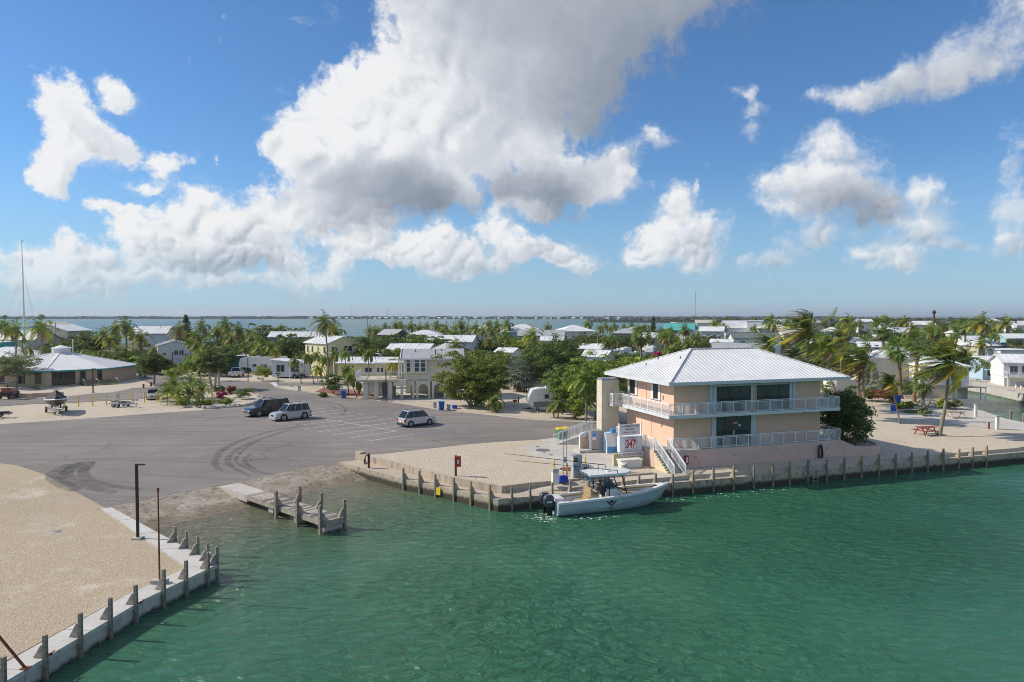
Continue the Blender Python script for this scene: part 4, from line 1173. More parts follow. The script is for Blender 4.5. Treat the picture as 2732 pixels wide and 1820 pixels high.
cr=thing('crate','royal blue plastic crate beside the shore power pedestal','crate',facing(1502,1285),SRZ)
mb=MB()
for a_,b_,c_,d_ in((-.34,.34,-.24,-.21),(-.34,.34,.21,.24),(-.34,-.31,-.21,.21),(.31,.34,-.21,.21)):mb.bb(a_,b_,c_,d_,0,.46)
mb.bb(-.31,.31,-.21,.21,0,.03);mb.build('crate_shell',M['royal_plastic'],cr);MB().bb(-.37,.37,-.27,-.235,.40,.47).build('crate_rim',M['royal_plastic'],cr)
ga=thing('signal_frame','pair of thin grey poles with a box standing on the fuel dock','pole',facing(1507,1282),SRZ)
gy=ga.location.y;gt=pd(1507,1150,gy).z-PAD_Z
for xx in(-.14,.14):MB().cyl((xx,0,0),.03,gt,8).build('pole_tube',M['steel'],ga)
MB().bb(-.15,.15,-.06,.06,1.5,1.95).build('control_box',M['grey_box'],ga);MB().bb(-.18,.18,-.02,.02,gt*.72,gt*.72+.03).build('cross_bar',M['steel'],ga)
for i,(px,py,nm)in enumerate(((1478,1262,'behind the shore power pedestal'),(1513,1272,'beside the twin grey poles'),(1561,1254,'behind the fuel pump hoses'))):
 b_=thing('bollard','yellow steel bollard on the fuel dock '+nm,'bollard',facing(px,py),0,'yellow bollards on the fuel dock')
 MB().cyl((0,0,-.05),.065,1.15,10).build('bollard_tube',M['yellow_paint'],b_);MB().ball((0,0,1.1),.066,10,6).build('bollard_cap',M['yellow_paint'],b_)
ex=thing('extinguisher_post','red timber post carrying a fire extinguisher box on the gravel pad','post',facing(1216,1270))
MB().bb(-.09,.09,-.09,.09,0,1.75).build('post_timber',M['rust'],ex);MB().bb(.0,.45,-.35,-.09,.85,1.72).build('extinguisher_box',M['red_paint'],ex);MB().bb(.16,.3,-.365,-.35,1.1,1.45).build('box_window',M['sign_white'],ex)
hp=thing('hose_post','red timber post with a coiled dark hose at the ramp end','post',(*at(984,1234,.62).xy,.3))
MB().bb(-.09,.09,-.09,.09,-.2,1.15).build('post_timber',M['rust'],hp)
mb=MB()
for k in range(3):mb.tube([((.16+.05*k)*math.sin(a+.3*k)-.14,-.13-.04*k,.66+(.36+.05*k)*math.cos(a))for a in np.linspace(0,2*PI,21)],.035,6,False)
mb.build('hose_coil',M['hose_black'],hp)
ch=thing('folding_chair','white metal chair frame beside the boat on the fuel dock','chair',facing(1640,1268),SRZ)
for a_,b_ in(((-.2,-.2,0),(-.2,.15,.8)),((.2,-.2,0),(.2,.15,.8)),((-.2,.25,0),(-.2,-.1,.42)),((.2,.25,0),(.2,-.1,.42))):MB().bar(a_,b_,.04).build('leg',M['white_paint'],ch)
MB().bb(-.22,.22,-.2,.2,.42,.45).build('seat',M['white_paint'],ch)
for px,py,r_ in((1448,1201.5,.72),(1452,1207,.16),(1434,1192.5,.2),(1470,1214,.2),(1517,1252,.8)):
 q=facing(px,py);o=thing('manhole_cover','round iron cover set in the concrete apron' if r_>.5 else 'small fuel filler cap set in the concrete apron','cover',(q[0],q[1],PAD_Z+.014),0,'covers in the apron')
 o['label']={1448:'large round iron manhole cover in the middle of the concrete apron',1452:'small dark filler cap just below the large manhole cover',1434:'grey filler cap up the apron from the large manhole cover',1470:'grey filler cap down the apron from the large manhole cover',1517:'brown round cover beside the fuel pump'}[px]
 MB().cyl((0,0,0),r_,.02,20).build('cover_plate',M['rust' if px==1517 else 'wood_dark'],o);MB().cyl((0,0,.018),r_*.85,.012,20).build('cover_face',M['rust' if px==1517 else 'wood_dark'],o)
 # ladder on the quay
la_p=on_line(2173,QA,QB)
ld=thing('dock_ladder','steel swim ladder hooked over the quay edge in front of the store','ladder',(la_p.x,la_p.y,DOCK_Z),math.atan2(QU.y,QU.x))
for s in(-.27,.27):MB().tube([(s,.35,0),(s,.35,.7),(s,.28,.95),(s,.1,1.0),(s,-.1,.85),(s,-.14,.5),(s,-.14,-1.5)],.032,8).build('side_rail',M['steel'],ld)
for k in range(4):MB().bb(-.27,.27,-.18,-.10,-.35-.3*k,-.31-.3*k).build('rung',M['steel'],ld)
# curved planter at the end of the terrace
pl_=thing('planter','curved pink masonry planter at the end of the store terrace','planter',(SO.x,SO.y,0),SRZ)
arc=[(TX1,.03),(20.2,-.55),(22.0,-.75),(23.6,-.2),(24.4,1.2),(24.3,3.0),(23.3,4.6),(21.4,5.6),(TX1,5.8)]
inn=[(TX1,.33),(20.3,-.25),(22.0,-.45),(23.4,.02),(24.08,1.25),(24.0,2.9),(23.1,4.35),(21.3,5.3),(TX1,5.5)]
zt_=[F1-.02,1.55,1.45,1.45,1.45,1.45,1.45,1.5,F1-.02]
for i in range(8):
 mb=MB();mb.prism([arc[i],arc[i+1],inn[i+1],inn[i]],-.3,[zt_[i],zt_[i+1],zt_[i+1],zt_[i]]if True else 0);mb.build('planter_wall',M['store_pink'],pl_)
MB().prism(inn,0,1.3).build('planter_soil',M['sand'],pl_)
ac=thing('air_conditioner','grey air conditioning unit on the store terrace end','air conditioner',(*sw(18.0,7.0),F1),SRZ)
MB().bb(-.5,.5,-.5,.5,0,1.0).build('unit_case',M['dark_frame'],ac);MB().cyl((0,0,1.0),.42,.05,18).build('fan_grille',M['black_metal'],ac)
# ================================================================== moored boat
mat('hull_blue',(.40,.49,.52),.25,.06,spec=.6,coat=.4)
mat('gel_white',(.76,.76,.74),.3,.05,coat=.3)
mat('deck_white',(.66,.65,.62),.55,.06)
mat('tan_vinyl',(.42,.30,.15),.55,.12)
mat('engine_grey',(.045,.052,.065),.25,.08,coat=.5)
mat('tube_black',(.012,.012,.014),.35,.1)
mat('windshield',(.10,.14,.16),.1,.05)
def loft(mb,secs,close=False,sm=True,flip=False):
 """skin a list of equal-length rows of points"""
 n=len(secs[0]);vs=[p for s_ in secs for p in s_]
 fs=[]
 for i in range(len(secs)-1):
  for k in range(n if close else n-1):
   a,b=i*n+k,i*n+(k+1)%n
   f=(a,b,b+n,a+n)
   fs.append(f[::-1]if flip else f)
 mb.add(vs,fs,sm)
 return mb
bt_p=QA+QU*3.75+QN*-1.68
bt=thing('motor_boat','blue hulled centre console fishing boat with white hardtop moored at the fuel dock','boat',(bt_p.x,bt_p.y,WZ),math.atan2(QU.y,QU.x))
BL=10.2
def hull_at(f):
 """half beams and heights of the hull at fraction f from the stern"""
 b=1.36*(1-max(0,(f-.45)/.55)**2.3)if f>.45 else 1.36-.10*(.45-f)
 sh=1.04+.10*f+.42*f*f
 ch=.18+.55*max(0,f-.4)**1.5
 cb=b*(.93-.35*max(0,f-.4))
 kl=-.42+(max(0,f-.62)/.38)**2.2*1.25
 return max(b,.02),sh,max(cb,.012),ch,kl
st_=[i/24 for i in range(25)]
def hull_x(f,up):return f*BL-(1-up)*.95*max(0,(f-.75)/.25)**1.5
secs=[]
for f in st_:
 b,sh,cb,ch,kl=hull_at(f)
 ch=min(ch,sh-.25)
 row=[]
 for s in(1,-1):
  side=[(hull_x(f,1),s*b,sh),(hull_x(f,.8),s*(b*.99),sh-.12),(hull_x(f,.5),s*(b*.5+cb*.5),(sh+ch)/2),(hull_x(f,.2),s*cb,ch),(hull_x(f,0),s*.004,kl)]
  row+=side if s==1 else side[::-1]
 secs.append(row)
mb=MB();loft(mb,secs,False,True)
mb.add(secs[0],[tuple(range(len(secs[0])))[::-1]])
hull=mb.build('hull',M['hull_blue'],bt)
for s in(1,-1):
 mb=MB();mb.tube([(hull_x(f,1),s*(hull_at(f)[0]+.015),hull_at(f)[1]-.07)for f in st_],.035,6);mb.build('rub_rail',M['gel_white'],hull)
 rows=[]
 for f in st_:
  b,sh=hull_at(f)[:2];w=min(.30 if f<.95 else .2,b*.98)
  rows.append([(hull_x(f,1),s*b,sh),(hull_x(f,1),s*b,sh+.035),(hull_x(f,1),s*(b-w*.3),sh+.06),(hull_x(f,1),s*(b-w),sh+.05),(hull_x(f,1),s*(b-w),sh-.06)])
 mb=MB();loft(mb,rows,False,False,s<0);mb.build('gunwale',M['gel_white'],bt)
 rows=[[(hull_x(f,1),s*(hull_at(f)[0]-min(.30,hull_at(f)[0]*.98)),hull_at(f)[1]+.05),(hull_x(f,1),s*max(.0,hull_at(f)[0]-.36),hull_at(f)[1]-.22),(hull_x(f,.8),s*max(.0,hull_at(f)[0]-.34),.42)]for f in st_ if .02<=f<=.9]
 mb=MB();loft(mb,rows,False,False);mb.build('cockpit_side',M['deck_white'],bt)
 mb=MB();mb.tube([(hull_x(f,1),s*(hull_at(f)[0]-.34),hull_at(f)[1]-.1)for f in st_ if .08<f<.42 or False],.07,6);mb.build('coaming_pad',M['tan_vinyl'],bt)
 mb=MB();mb.tube([(hull_x(f,1),s*max(.05,hull_at(f)[0]-.36),hull_at(f)[1]-.09)for f in st_ if .62<f<.90],.075,6);mb.build('coaming_pad',M['tan_vinyl'],bt)
mb=MB();rows=[[(hull_x(f,.7),(hull_at(f)[0]-.1)*k_,.42 if f<.64 else .62)for k_ in(-1,1)]for f in st_ if f<=.9]
loft(mb,rows,False,False);mb.build('cockpit_floor',M['deck_white'],bt)
mb=MB();loft(mb,[[(hull_x(f,1),hull_at(f)[0]*k_*.96,hull_at(f)[1]+.04)for k_ in(-1,-.5,0,.5,1)]for f in[.88,.9,.92,.94,.96,.98,1.0]],False,False);mb.build('foredeck',M['gel_white'],bt)
MB().bb(.02,.16,-1.2,1.2,.3,1.02).build('transom',M['gel_white'],bt)
MB().bb(.16,.95,-.15,.95,.40,1.10).build('bait_station',M['gel_white'],bt);MB().bb(.3,.8,.0,.6,1.10,1.14).build('hatch_lid',M['deck_white'],bt)
MB().bb(.16,.75,-1.0,-.4,.40,.95).build('transom_seat',M['gel_white'],bt)
# leaning post, seats, console
ch_=MB().bb(2.95,3.55,-.62,.62,.42,1.15).build('leaning_post',M['gel_white'],bt)
mb=MB();mb.bb(2.92,3.6,-.66,.66,1.152,1.30);mb.bb(2.90,3.08,-.66,.66,1.30,1.78);mb.build('helm_seat',M['tan_vinyl'],bt)
MB().bb(2.80,2.94,-.6,.6,.62,1.12).build('rear_backrest',M['tan_vinyl'],bt)
MB().bb(2.15,2.8,-.55,.55,.42,.66).build('rear_seat_base',M['gel_white'],bt);MB().bb(2.12,2.8,-.58,.58,.662,.78).build('rear_seat',M['tan_vinyl'],bt)
mb=MB();mb.extrude([(4.2,.42),(5.75,.42),(5.68,1.25),(5.05,1.62),(4.45,1.62),(4.2,1.35)],'y',-.58,.58);cons=mb.build('console',M['gel_white'],bt)
MB().bb(4.12,4.28,-.5,.5,1.1,1.75).build('dash',M['tube_black'],cons);mb=MB();mb.extrude([(4.5,1.62),(5.1,1.62),(4.75,2.35),(4.65,2.35)],'y',-.56,.56);mb.build('windscreen',M['windshield'],cons)
mb=MB();mb.tube([(4.0+.08*math.cos(a)*0,.22*math.sin(a),1.45+.22*math.cos(a))for a in np.linspace(0,2*PI,17)],.02,6,False);mb.build('steering_wheel',M['steel'],cons)
MB().ball((5.2,-.585,1.0),(.22,.02,.1),12,6).build('porthole',M['tube_black'],cons);MB().bb(5.75,6.3,-.42,.42,.62,.95).build('console_seat_base',M['gel_white'],bt);MB().bb(5.72,6.3,-.45,.45,.952,1.08).build('console_seat',M['tan_vinyl'],bt)
for s in(-1,1):
 mb=MB();mb.extrude([(6.3,.62),(7.9,.62),(7.9,.92),(6.3,.92)],'y',s*.5-.2*(1 if s>0 else-1)*0-.18,s*.62+.18);mb.build('bow_bench',M['gel_white'],bt)
 MB().bb(6.3,7.85,s*.5-.19,s*.5+.19,.922,.99).build('bow_cushion',M['tan_vinyl'],bt)
 # hardtop
top=[(2.7,-1.02),(4.9,-1.12),(5.9,-1.0),(6.45,-.55),(6.6,0),(6.45,.55),(5.9,1.0),(4.9,1.12),(2.7,1.02)]
tz=2.78
mb=MB();n_=len(top)
mb.add([(x,y,tz)for x,y in top]+[(x*.985+.06,y*.96,tz+.13)for x,y in top]+[(x*.97+.12,y*.93,tz-.06)for x,y in top],[tuple(range(n_,2*n_)),tuple(range(3*n_-1,2*n_-1,-1))]+[(i,(i+1)%n_,n_+(i+1)%n_,n_+i)for i in range(n_)]+[(2*n_+i,2*n_+(i+1)%n_,(i+1)%n_,i)for i in range(n_)])
ht_=mb.build('hardtop',M['gel_white'],bt)
for s in(-1,1):
 for a,b in(((6.05,s*.72,.95),(5.45,s*.85,tz)),((4.55,s*.66,.45),(4.35,s*.85,tz)),((3.9,s*.62,.45),(3.75,s*.85,tz)),((5.9,s*.74,1.45),(4.5,s*.68,2.0))):
  MB().tube([a,b],.042,8).build('top_support',M['tube_black'],bt)
 MB().tube([(5.0,s*1.0,tz+.12),(5.0,s*1.02,tz+.36),(4.6,s*1.1,tz+.42),(0.4,s*1.25,tz+1.12),(-3.4,s*1.4,tz+1.75)],[.03,.035,.03,.022,.012],6).build('outrigger',M['tube_black'],ht_)
for k in range(6):MB().tube([(2.72,-.85+.34*k,tz-.04),(2.48,-.87+.34*k,tz+.26)],.028,6).build('rod_holder',M['tube_black'],ht_)
MB().cyl((4.0,.3,tz+.12),.03,.5,6).build('antenna',M['tube_black'],ht_);MB().ball((4.6,-.2,tz+.16),(.22,.22,.08)).build('radar_dome',M['gel_white'],ht_)
MB().cyl((3.2,.5,tz+.12),.012,2.6,6).build('whip_antenna',M['gel_white'],ht_)
MB().bb(3.9,4.2,-.95,-.62,.42,.95).build('cooler',M['gel_white'],bt)
# outboards
for s in(-.42,.42):
 e_=MB()
 rows=[]
 for zz,x0,x1,w in((.62,-.62,-.08,.16),(.72,-.80,-.05,.25),(.95,-.88,-.02,.28),(1.25,-.88,-.03,.28),(1.45,-.80,-.10,.25),(1.55,-.66,-.25,.16)):
  xm,xr=(x0+x1)/2,(x1-x0)/2
  rows.append([(xm+xr*math.copysign(abs(math.cos(a))**.6,math.cos(a)),s+w*math.copysign(abs(math.sin(a))**.6,math.sin(a)),zz)for a in np.linspace(0,2*PI,16,False)])
 loft(e_,rows,True,True);e_.add(rows[-1],[tuple(range(16))]);e_.add(rows[0],[tuple(range(15,-1,-1))])
 en=e_.build('outboard_engine',M['engine_grey'],bt)
 mb=MB();mb.bb(-.55,-.2,s-.10,s+.10,-.5,.63);mb.bb(-.25,.04,s-.12,s+.12,.35,.75);mb.build('engine_leg',M['tube_black'],en)
 MB().bb(-.7,-.3,s-.285,s-.278,1.0,1.12).build('engine_stripe',M['gel_white'],en)
for f in(.1,.5,.8,.95):
 for s in(-1,1):
  b,sh=hull_at(f)[:2];MB().bb(f*BL-.1,f*BL+.1,s*(b-.15)-.025,s*(b-.15)+.025,sh+.06,sh+.09).build('cleat',M['steel'],bt)
  # emblem on the side: a V of two brown bars under a navy peak, a green leaf and thin pale script strokes
def on_hull(x,z):
 f=x/BL;b,sh,cb,c2,kl=hull_at(f);t_=(z-c2)/(sh-c2)
 return Vector((x,-(cb+(b-cb)*min(1,t_*1.15))-.035,z))
mat('emblem_brown',(.06,.035,.02),.6);mat('emblem_navy',(.01,.03,.12),.5);mat('emblem_green',(.05,.22,.04),.5)
def decal(pts,m,name='emblem'):
 vs=[on_hull(4.35+a,.62+b)for a,b in pts]
 mb=MB();mb.add(vs+[v+Vector((0,.03,0))for v in vs],[tuple(range(len(vs)))]+[(i,len(vs)+i,len(vs)+(i+1)%len(vs),(i+1)%len(vs))for i in range(len(vs))]);mb.build(name,M[m],hull)
decal([(-.42,.28),(-.34,.32),(.02,-.02),(-.05,-.1)],'emblem_brown');decal([(.02,-.1),(.34,.30),(.42,.26),(.08,-.12)],'emblem_brown')
decal([(-.18,.18),(0,.38),(.2,.2),(.02,.12)],'emblem_navy');decal([(-.28,-.3),(-.05,-.22),(.2,-.26),(.02,-.36)],'emblem_green')
for a,b in(((-1.0,-.17),(-.1,-.08)),((-.95,-.1),(-.45,-.05)),((.12,-.05),(.95,.1)),((.5,.1),(1.0,.16))):
 decal([a,b,(b[0],b[1]+.03),(a[0],a[1]+.03)],'gel_white','script_stroke')
tag(hull,'slate blue hull with white rub rail and a V shaped emblem')
# ------------------------------------------------------------------ person at the helm
mat('skin',(.36,.20,.13),.55,.08)
mat('shirt_grey',(.13,.135,.15),.9,.12)
mat('shorts_grey',(.46,.45,.43),.9,.1)
mat('hair_dark',(.05,.035,.025),.8,.2)
def skinned(name,joints,edges,m,parent,sub=1):
 me=bpy.data.meshes.new(name);me.from_pydata([j[0]for j in joints],edges,[]);me.update()
 o=bpy.data.objects.new(name,me);COL.objects.link(o)
 sk=o.modifiers.new('skin','SKIN')
 for i,j in enumerate(joints):
  v=me.skin_vertices[0].data[i];r_=j[1];v.radius=(r_,r_)if isinstance(r_,(int,float))else r_
  v.use_root=(i==0)
 ss=o.modifiers.new('sub','SUBSURF');ss.levels=ss.render_levels=sub
 bpy.context.view_layer.update()
 mm=bpy.data.meshes.new_from_object(o.evaluated_get(bpy.context.evaluated_depsgraph_get()))
 bpy.data.objects.remove(o)
 mm.materials.clear();mm.materials.append(m)
 mm.polygons.foreach_set('use_smooth',[True]*len(mm.polygons))
 o=bpy.data.objects.new(name,mm);COL.objects.link(o);o.parent=parent
 return o
def bw_(x,y,z):
 v=Vector((bt_p.x,bt_p.y))+QU*x+QN*y
 return(v.x,v.y,WZ+z)
pe_=thing('person','person in grey shirt and pale shorts leaning to the boat console','person',bw_(3.72,.05,.43),math.atan2(QU.y,QU.x))
J=[((0,0,.95),(.12,.16)),((.06,0,1.12),(.11,.15)),((.16,0,1.34),(.11,.18)),((.24,0,1.48),(.07,.10)),((.28,0,1.56),.055),((.0,.10,.86),.085),((.05,.12,.48),.06),((-.02,.13,.09),.045),((.14,.14,.035),(.045,.035)),((.0,-.10,.86),.085),((.02,-.12,.48),.06),((-.08,-.13,.09),.045),((.08,-.14,.035),(.045,.035)),((.20,.21,1.42),.06),((.36,.26,1.2),.045),((.56,.2,1.12),.034),((.64,.18,1.10),.035),((.20,-.21,1.42),.06),((.34,-.27,1.18),.045),((.54,-.2,1.04),.034),((.62,-.18,1.02),.035)]
E_=[(0,1),(1,2),(2,3),(3,4),(0,5),(5,6),(6,7),(7,8),(0,9),(9,10),(10,11),(11,12),(2,13),(13,14),(14,15),(15,16),(2,17),(17,18),(18,19),(19,20)]
# fingers close on the wheel
for base,sgn in((16,1),(20,-1)):
 bx,by,bz=J[base][0]
 for k in range(4):
  i=len(J);o_=(k-1.5)*.019
  J+=[((bx+.045,by+o_,bz+.004),.009),((bx+.085-abs(k-1.5)*.006,by+o_,bz-.012),.008),((bx+.09,by+o_,bz-.045),.007)]
  E_+=[(base,i),(i,i+1),(i+1,i+2)]
 i=len(J);J+=[((bx+.02,by-sgn*.04,bz-.01),.010),((bx+.06,by-sgn*.045,bz-.03),.008)];E_+=[(base,i),(i,i+1)]
skinned('body',J,E_,M['skin'],pe_,1)
def shell(idx,ed,grow,name,m):
 mp={j:n for n,j in enumerate(idx)}
 js=[(J[j][0],tuple(c+grow for c in J[j][1])if isinstance(J[j][1],tuple)else J[j][1]+grow)for j in idx]
 return skinned(name,js,[(mp[a],mp[b])for a,b in ed],m,pe_,1)
shell([0,1,2,3,13,17],[(0,1),(1,2),(2,3),(2,13),(2,17)],.022,'shirt',M['shirt_grey'])
Jb=J[:];J[6]=((.04,.12,.55),.075);J[10]=((.015,-.12,.55),.075)
shell([0,5,6,9,10],[(0,5),(5,6),(0,9),(9,10)],.024,'shorts',M['shorts_grey'])
J=Jb
hd=MB();hd.ball((.33,0,1.69),(.098,.078,.118),14,10);hd.ball((.425,0,1.68),(.022,.014,.02),8,5)
for s in(-1,1):hd.ball((.32,s*.078,1.685),(.02,.012,.03),8,5)
hd.add([(.40,-.03,1.632),(.418,-.02,1.628),(.418,.02,1.628),(.40,.03,1.632),(.41,0,1.622)],[(0,1,4),(1,2,4),(2,3,4)]);hd.build('head',M['skin'],pe_)
mb=MB();mb.ball((.315,0,1.725),(.108,.088,.098),14,8);mb.build('hair',M['hair_dark'],pe_)
mb=MB()
for s in(-1,1):mb.ball((.416,s*.033,1.70),(.010,.012,.008),8,5)
mb.build('eyes',M['tube_black'],pe_)
# ================================================================== cars
mat('tyre',(.02,.02,.022),.85,.2)
mat('rim',(.42,.43,.45),.35,.1,metal=.6)
mat('car_glass',(.008,.011,.014),.06,.2,spec=.45)
mat('chrome',(.55,.56,.58),.2,.05,metal=.9)
mat('lamp_red',(.45,.015,.02),.3,.1)
mat('lamp_clear',(.66,.68,.70),.15,.05)
mat('trim_dark',(.03,.03,.032),.6,.15)
mat('pillar_grey',(.34,.34,.35),.65,.05)
for nm,c in(('car_black',(.008,.010,.013)),('car_silver',(.60,.61,.62)),('car_silver_warm',(.50,.49,.47)),('car_champagne',(.50,.46,.38)),('car_white',(.70,.71,.72)),('car_red',(.25,.02,.025)),('car_grey',(.25,.27,.30))):
 mat(nm,c,.28,.04,spec=.6,metal=.25 if 'silver' in nm or 'champ' in nm else 0,coat=.8)
WHEELS={}
def wheel(parent,x,y,r,w=.24,rim=True):
 key=(r,w,rim)
 if key not in WHEELS:
  mb=MB();mb.tube([(0,-w/2,0),(0,-w/2+.03,0),(0,w/2-.03,0),(0,w/2,0)],[r*.9,r,r,r*.9],20)
  rm=MB();rm.tube([(0,-w/2-.012,0),(0,w/2+.012,0)],r*.62,18)
  sp=MB()
  for s in(-1,1):
   for k in range(5):
    a=2*PI*k/5
    sp.bar((.12*r*math.cos(a+.6),s*(w/2+.014),.12*r*math.sin(a+.6)),(.54*r*math.cos(a+.6),s*(w/2+.014),.54*r*math.sin(a+.6)),.10*r,.012,(0,1,0))
  WHEELS[key]=(mb.mesh('tyre',M['tyre']),rm.mesh('rim',M['rim']),sp.mesh('rim_gap',M['trim_dark']))
 a,b,c=WHEELS[key]
 o=bpy.data.objects.new('wheel',a);COL.objects.link(o);o.parent=parent;o.location=(x,y,r)
 for nm,me in(('rim',b),('rim_gap',c)):
  q=bpy.data.objects.new(nm,me);COL.objects.link(q);q.parent=o
 return o
def car(name,label,loc,rz,L,W,Hh,paint,stations,cab,wb,wr,scale=1.0,rails=True,boards=False,cat='car',group=None,bed=None,rear='suv'):
 """stations: (x fraction from front 0..1, top height, half-width factor); cab: x fractions of screen base, roof front, roof rear, tail base"""
 t=thing(name,label,cat,loc,rz,group);t.scale=(scale,)*3
 hw=W/2;zb=wr*.62
 X=lambda f:L/2-f*L
 rows=[]
 for f,zt,k in stations:
  w=hw*k
  rows.append([(X(f),-w*.90,zb),(X(f),-w,zb+.10),(X(f),-w,zt*.55+zb*.45),(X(f),-w*.985,zt-.07),(X(f),-w*.93,zt),(X(f),0,zt+.02),(X(f),w*.93,zt),(X(f),w*.985,zt-.07),(X(f),w,zt*.55+zb*.45),(X(f),w,zb+.10),(X(f),w*.90,zb)])
 mb=MB();loft(mb,rows,True,False);mb.add(rows[0],[tuple(range(len(rows[0])))[::-1]]);mb.add(rows[-1],[tuple(range(len(rows[0])))])
 bd=mb.build('body',M[paint],t)
 belt=max(s[1]for s in stations)-.02
 a,b,c,d=[X(f)for f in cab]
 wlo,whi=hw*.93,hw*.76;zr=Hh-.05
 lo=[(a,-wlo*.93),(a-(a-d)*.12,-wlo),(d+(a-d)*.08,-wlo),(d,-wlo*.93)]
 hi=[(b,-whi*.93),(b-(b-c)*.12,-whi),(c+(b-c)*.08,-whi),(c,-whi*.93)]
 lo+=[(x,-y)for x,y in lo[::-1]];hi+=[(x,-y)for x,y in hi[::-1]]
 mb=MB();n_=8
 mb.add([(x,y,belt)for x,y in lo]+[(x,y,zr)for x,y in hi],[(i,(i+1)%n_,n_+(i+1)%n_,n_+i)for i in range(n_)])
 mb.build('windows',M['car_glass'],t)
 mb=MB();mb.add([(x,y,zr)for x,y in hi]+[(x*.99,y*.93,Hh)for x,y in hi],[tuple(range(n_,2*n_))]+[(i,(i+1)%n_,n_+(i+1)%n_,n_+i)for i in range(n_)])
 mb.build('roof',M[paint],t)
 mb=MB()
 for i in(0,1,2,3,4,5,6,7):
  mb.bar(Vector((*lo[i],belt-.01)),Vector((*hi[i],zr+.01)),.055 if i in(0,3,4,7)else .045,.04)
 for s in(-1,1):
  for f_ in((.36,.40),(.66,.70)):
   mb.bar((a+(d-a)*f_[0],s*wlo*1.003,belt-.01),(b+(c-b)*f_[0],s*whi*1.003,zr),.085,.03)
  mb.bar((a-(a-d)*.1,s*wlo*1.005,belt),(d+(a-d)*.06,s*wlo*1.005,belt),.05,.05)
 mb.build('pillars',M['trim_dark' if paint=='car_black' else 'pillar_grey'],t)
 for s in(-1,1):
  xw=wb/2;off=-L*.02
  for xx in(xw,-xw):
   mb=MB();mb.tube([(xx+off,s*(hw*1.0-.05),wr),(xx+off,s*(hw+.006),wr)],wr*1.16,20);mb.build('wheel_arch',M['trim_dark'],t)
   wheel(t,xx+off,s*(hw-.10),wr)
  mb=MB();mb.bb(-.07,.07,-.10,.10,-.07,.07);m_=mb.build('wing_mirror',M[paint],t);m_.location=(a-.25,s*(hw+.08),belt+.06)
  sills=MB();sills.bb(-xw+wr*1.2+off,xw-wr*1.2+off,s*(hw+.02)-.05,s*(hw+.02)+.05,zb-.05,zb+.04);sills.build('running_board',M['chrome' if boards else 'trim_dark'],t)
  for f_ in((.36,.40),(.66,.70)):
   xx=a+(d-a)*f_[0]
   mb=MB();mb.bb(xx-.008,xx+.008,s*(hw+.002)-.004,s*(hw+.002)+.004,zb+.12,belt-.09);mb.build('door_gap',M['trim_dark'],t)
   mb=MB();mb.bb(xx+.10,xx+.26,s*(hw+.012)-.015,s*(hw+.012)+.015,belt-.20,belt-.16);mb.build('door_handle',M['trim_dark'],t)
  if rails:
   MB().tube([(b-.1,s*whi*.86,Hh-.02),(b-.2,s*whi*.86,Hh+.06),(c+.25,s*whi*.86,Hh+.06),(c+.15,s*whi*.86,Hh-.02)],.022,6).build('roof_rail',M['trim_dark'],t)
  z0=stations[0][1]
  hl=MB();hl.bb(L/2-.16,L/2+.012,s*hw*.72-.19,s*hw*.72+.19,z0-.20,z0-.04);hl.build('headlight',M['lamp_clear'],t)
  z1=stations[-1][1]
  tl=MB();tl.bb(-L/2-.012,-L/2+.14,s*hw*.84-.11,s*hw*.84+.115,z1-.42,z1-.06);tl.build('tail_light',M['lamp_red'],t)
 z0=stations[0][1]
 MB().bb(L/2-.08,L/2+.015,-hw*.46,hw*.46,z0-.24,z0-.05).build('grille',M['trim_dark' if paint!='car_black' else 'chrome'],t)
 mb=MB();mb.bb(L/2-.12,L/2+.06,-hw*.95,hw*.95,zb-.02,zb+.26);mb.build('front_bumper',M['chrome' if paint=='car_black' else paint],t)
 mb=MB();mb.bb(-L/2-.06,-L/2+.12,-hw*.95,hw*.95,zb-.02,zb+.26);mb.build('rear_bumper',M['trim_dark' if rear=='suv' else paint],t)
 MB().bb(-L/2-.075,-L/2-.061,-.18,.18,zb+.32 if rear=='suv' else zb+.08,zb+.48 if rear=='suv' else zb+.2).build('number_plate',M['white_paint'],t)
 MB().bb(-L*.45,L*.45,-hw*.8,hw*.8,zb-.12,zb+.02).build('underbody',M['trim_dark'],t)
 return t
ld_=(zl(2090,640)-zl(1165,757));LANE=math.atan2(ld_.y,ld_.x)
big=[(0,.92,.86),(.03,1.0,.94),(.10,1.10,.99),(.24,1.16,1.0),(.30,1.17,1.0),(.6,1.17,1.0),(.93,1.16,.99),(.985,1.13,.96),(1,1.08,.92)]
mid=[(0,.80,.84),(.03,.88,.93),(.10,.98,.99),(.25,1.06,1.0),(.32,1.07,1.0),(.6,1.07,1.0),(.93,1.07,.99),(.985,1.04,.96),(1,1.0,.92)]
sed=[(0,.62,.80),(.04,.70,.92),(.14,.80,.99),(.30,.88,1.0),(.5,.90,1.0),(.72,.92,1.0),(.92,.92,.98),(.985,.88,.94),(1,.80,.90)]
def park(px_f,py_f,wb,hwid,rz,sc,off):
 """put a car so that its near front wheel stands at a pixel"""
 q=at(px_f,py_f);f=Vector((math.cos(rz),math.sin(rz)));s=Vector((-f.y,f.x))
 if s.y>0:s=-s
 c=Vector((q.x,q.y))-f*(wb/2-off)*sc-s*(hwid-.1)*sc
 return(c.x,c.y,.61)
SCV=1.06
car('suv','long black full size SUV parked across the bays behind the silver SUV',park(691,1112,3.3,1.0,LANE+PI,SCV,.11),LANE+PI,5.65,2.02,2.04,'car_black',big,(.26,.37,.93,.985),3.3,.40,SCV,cat='suv')
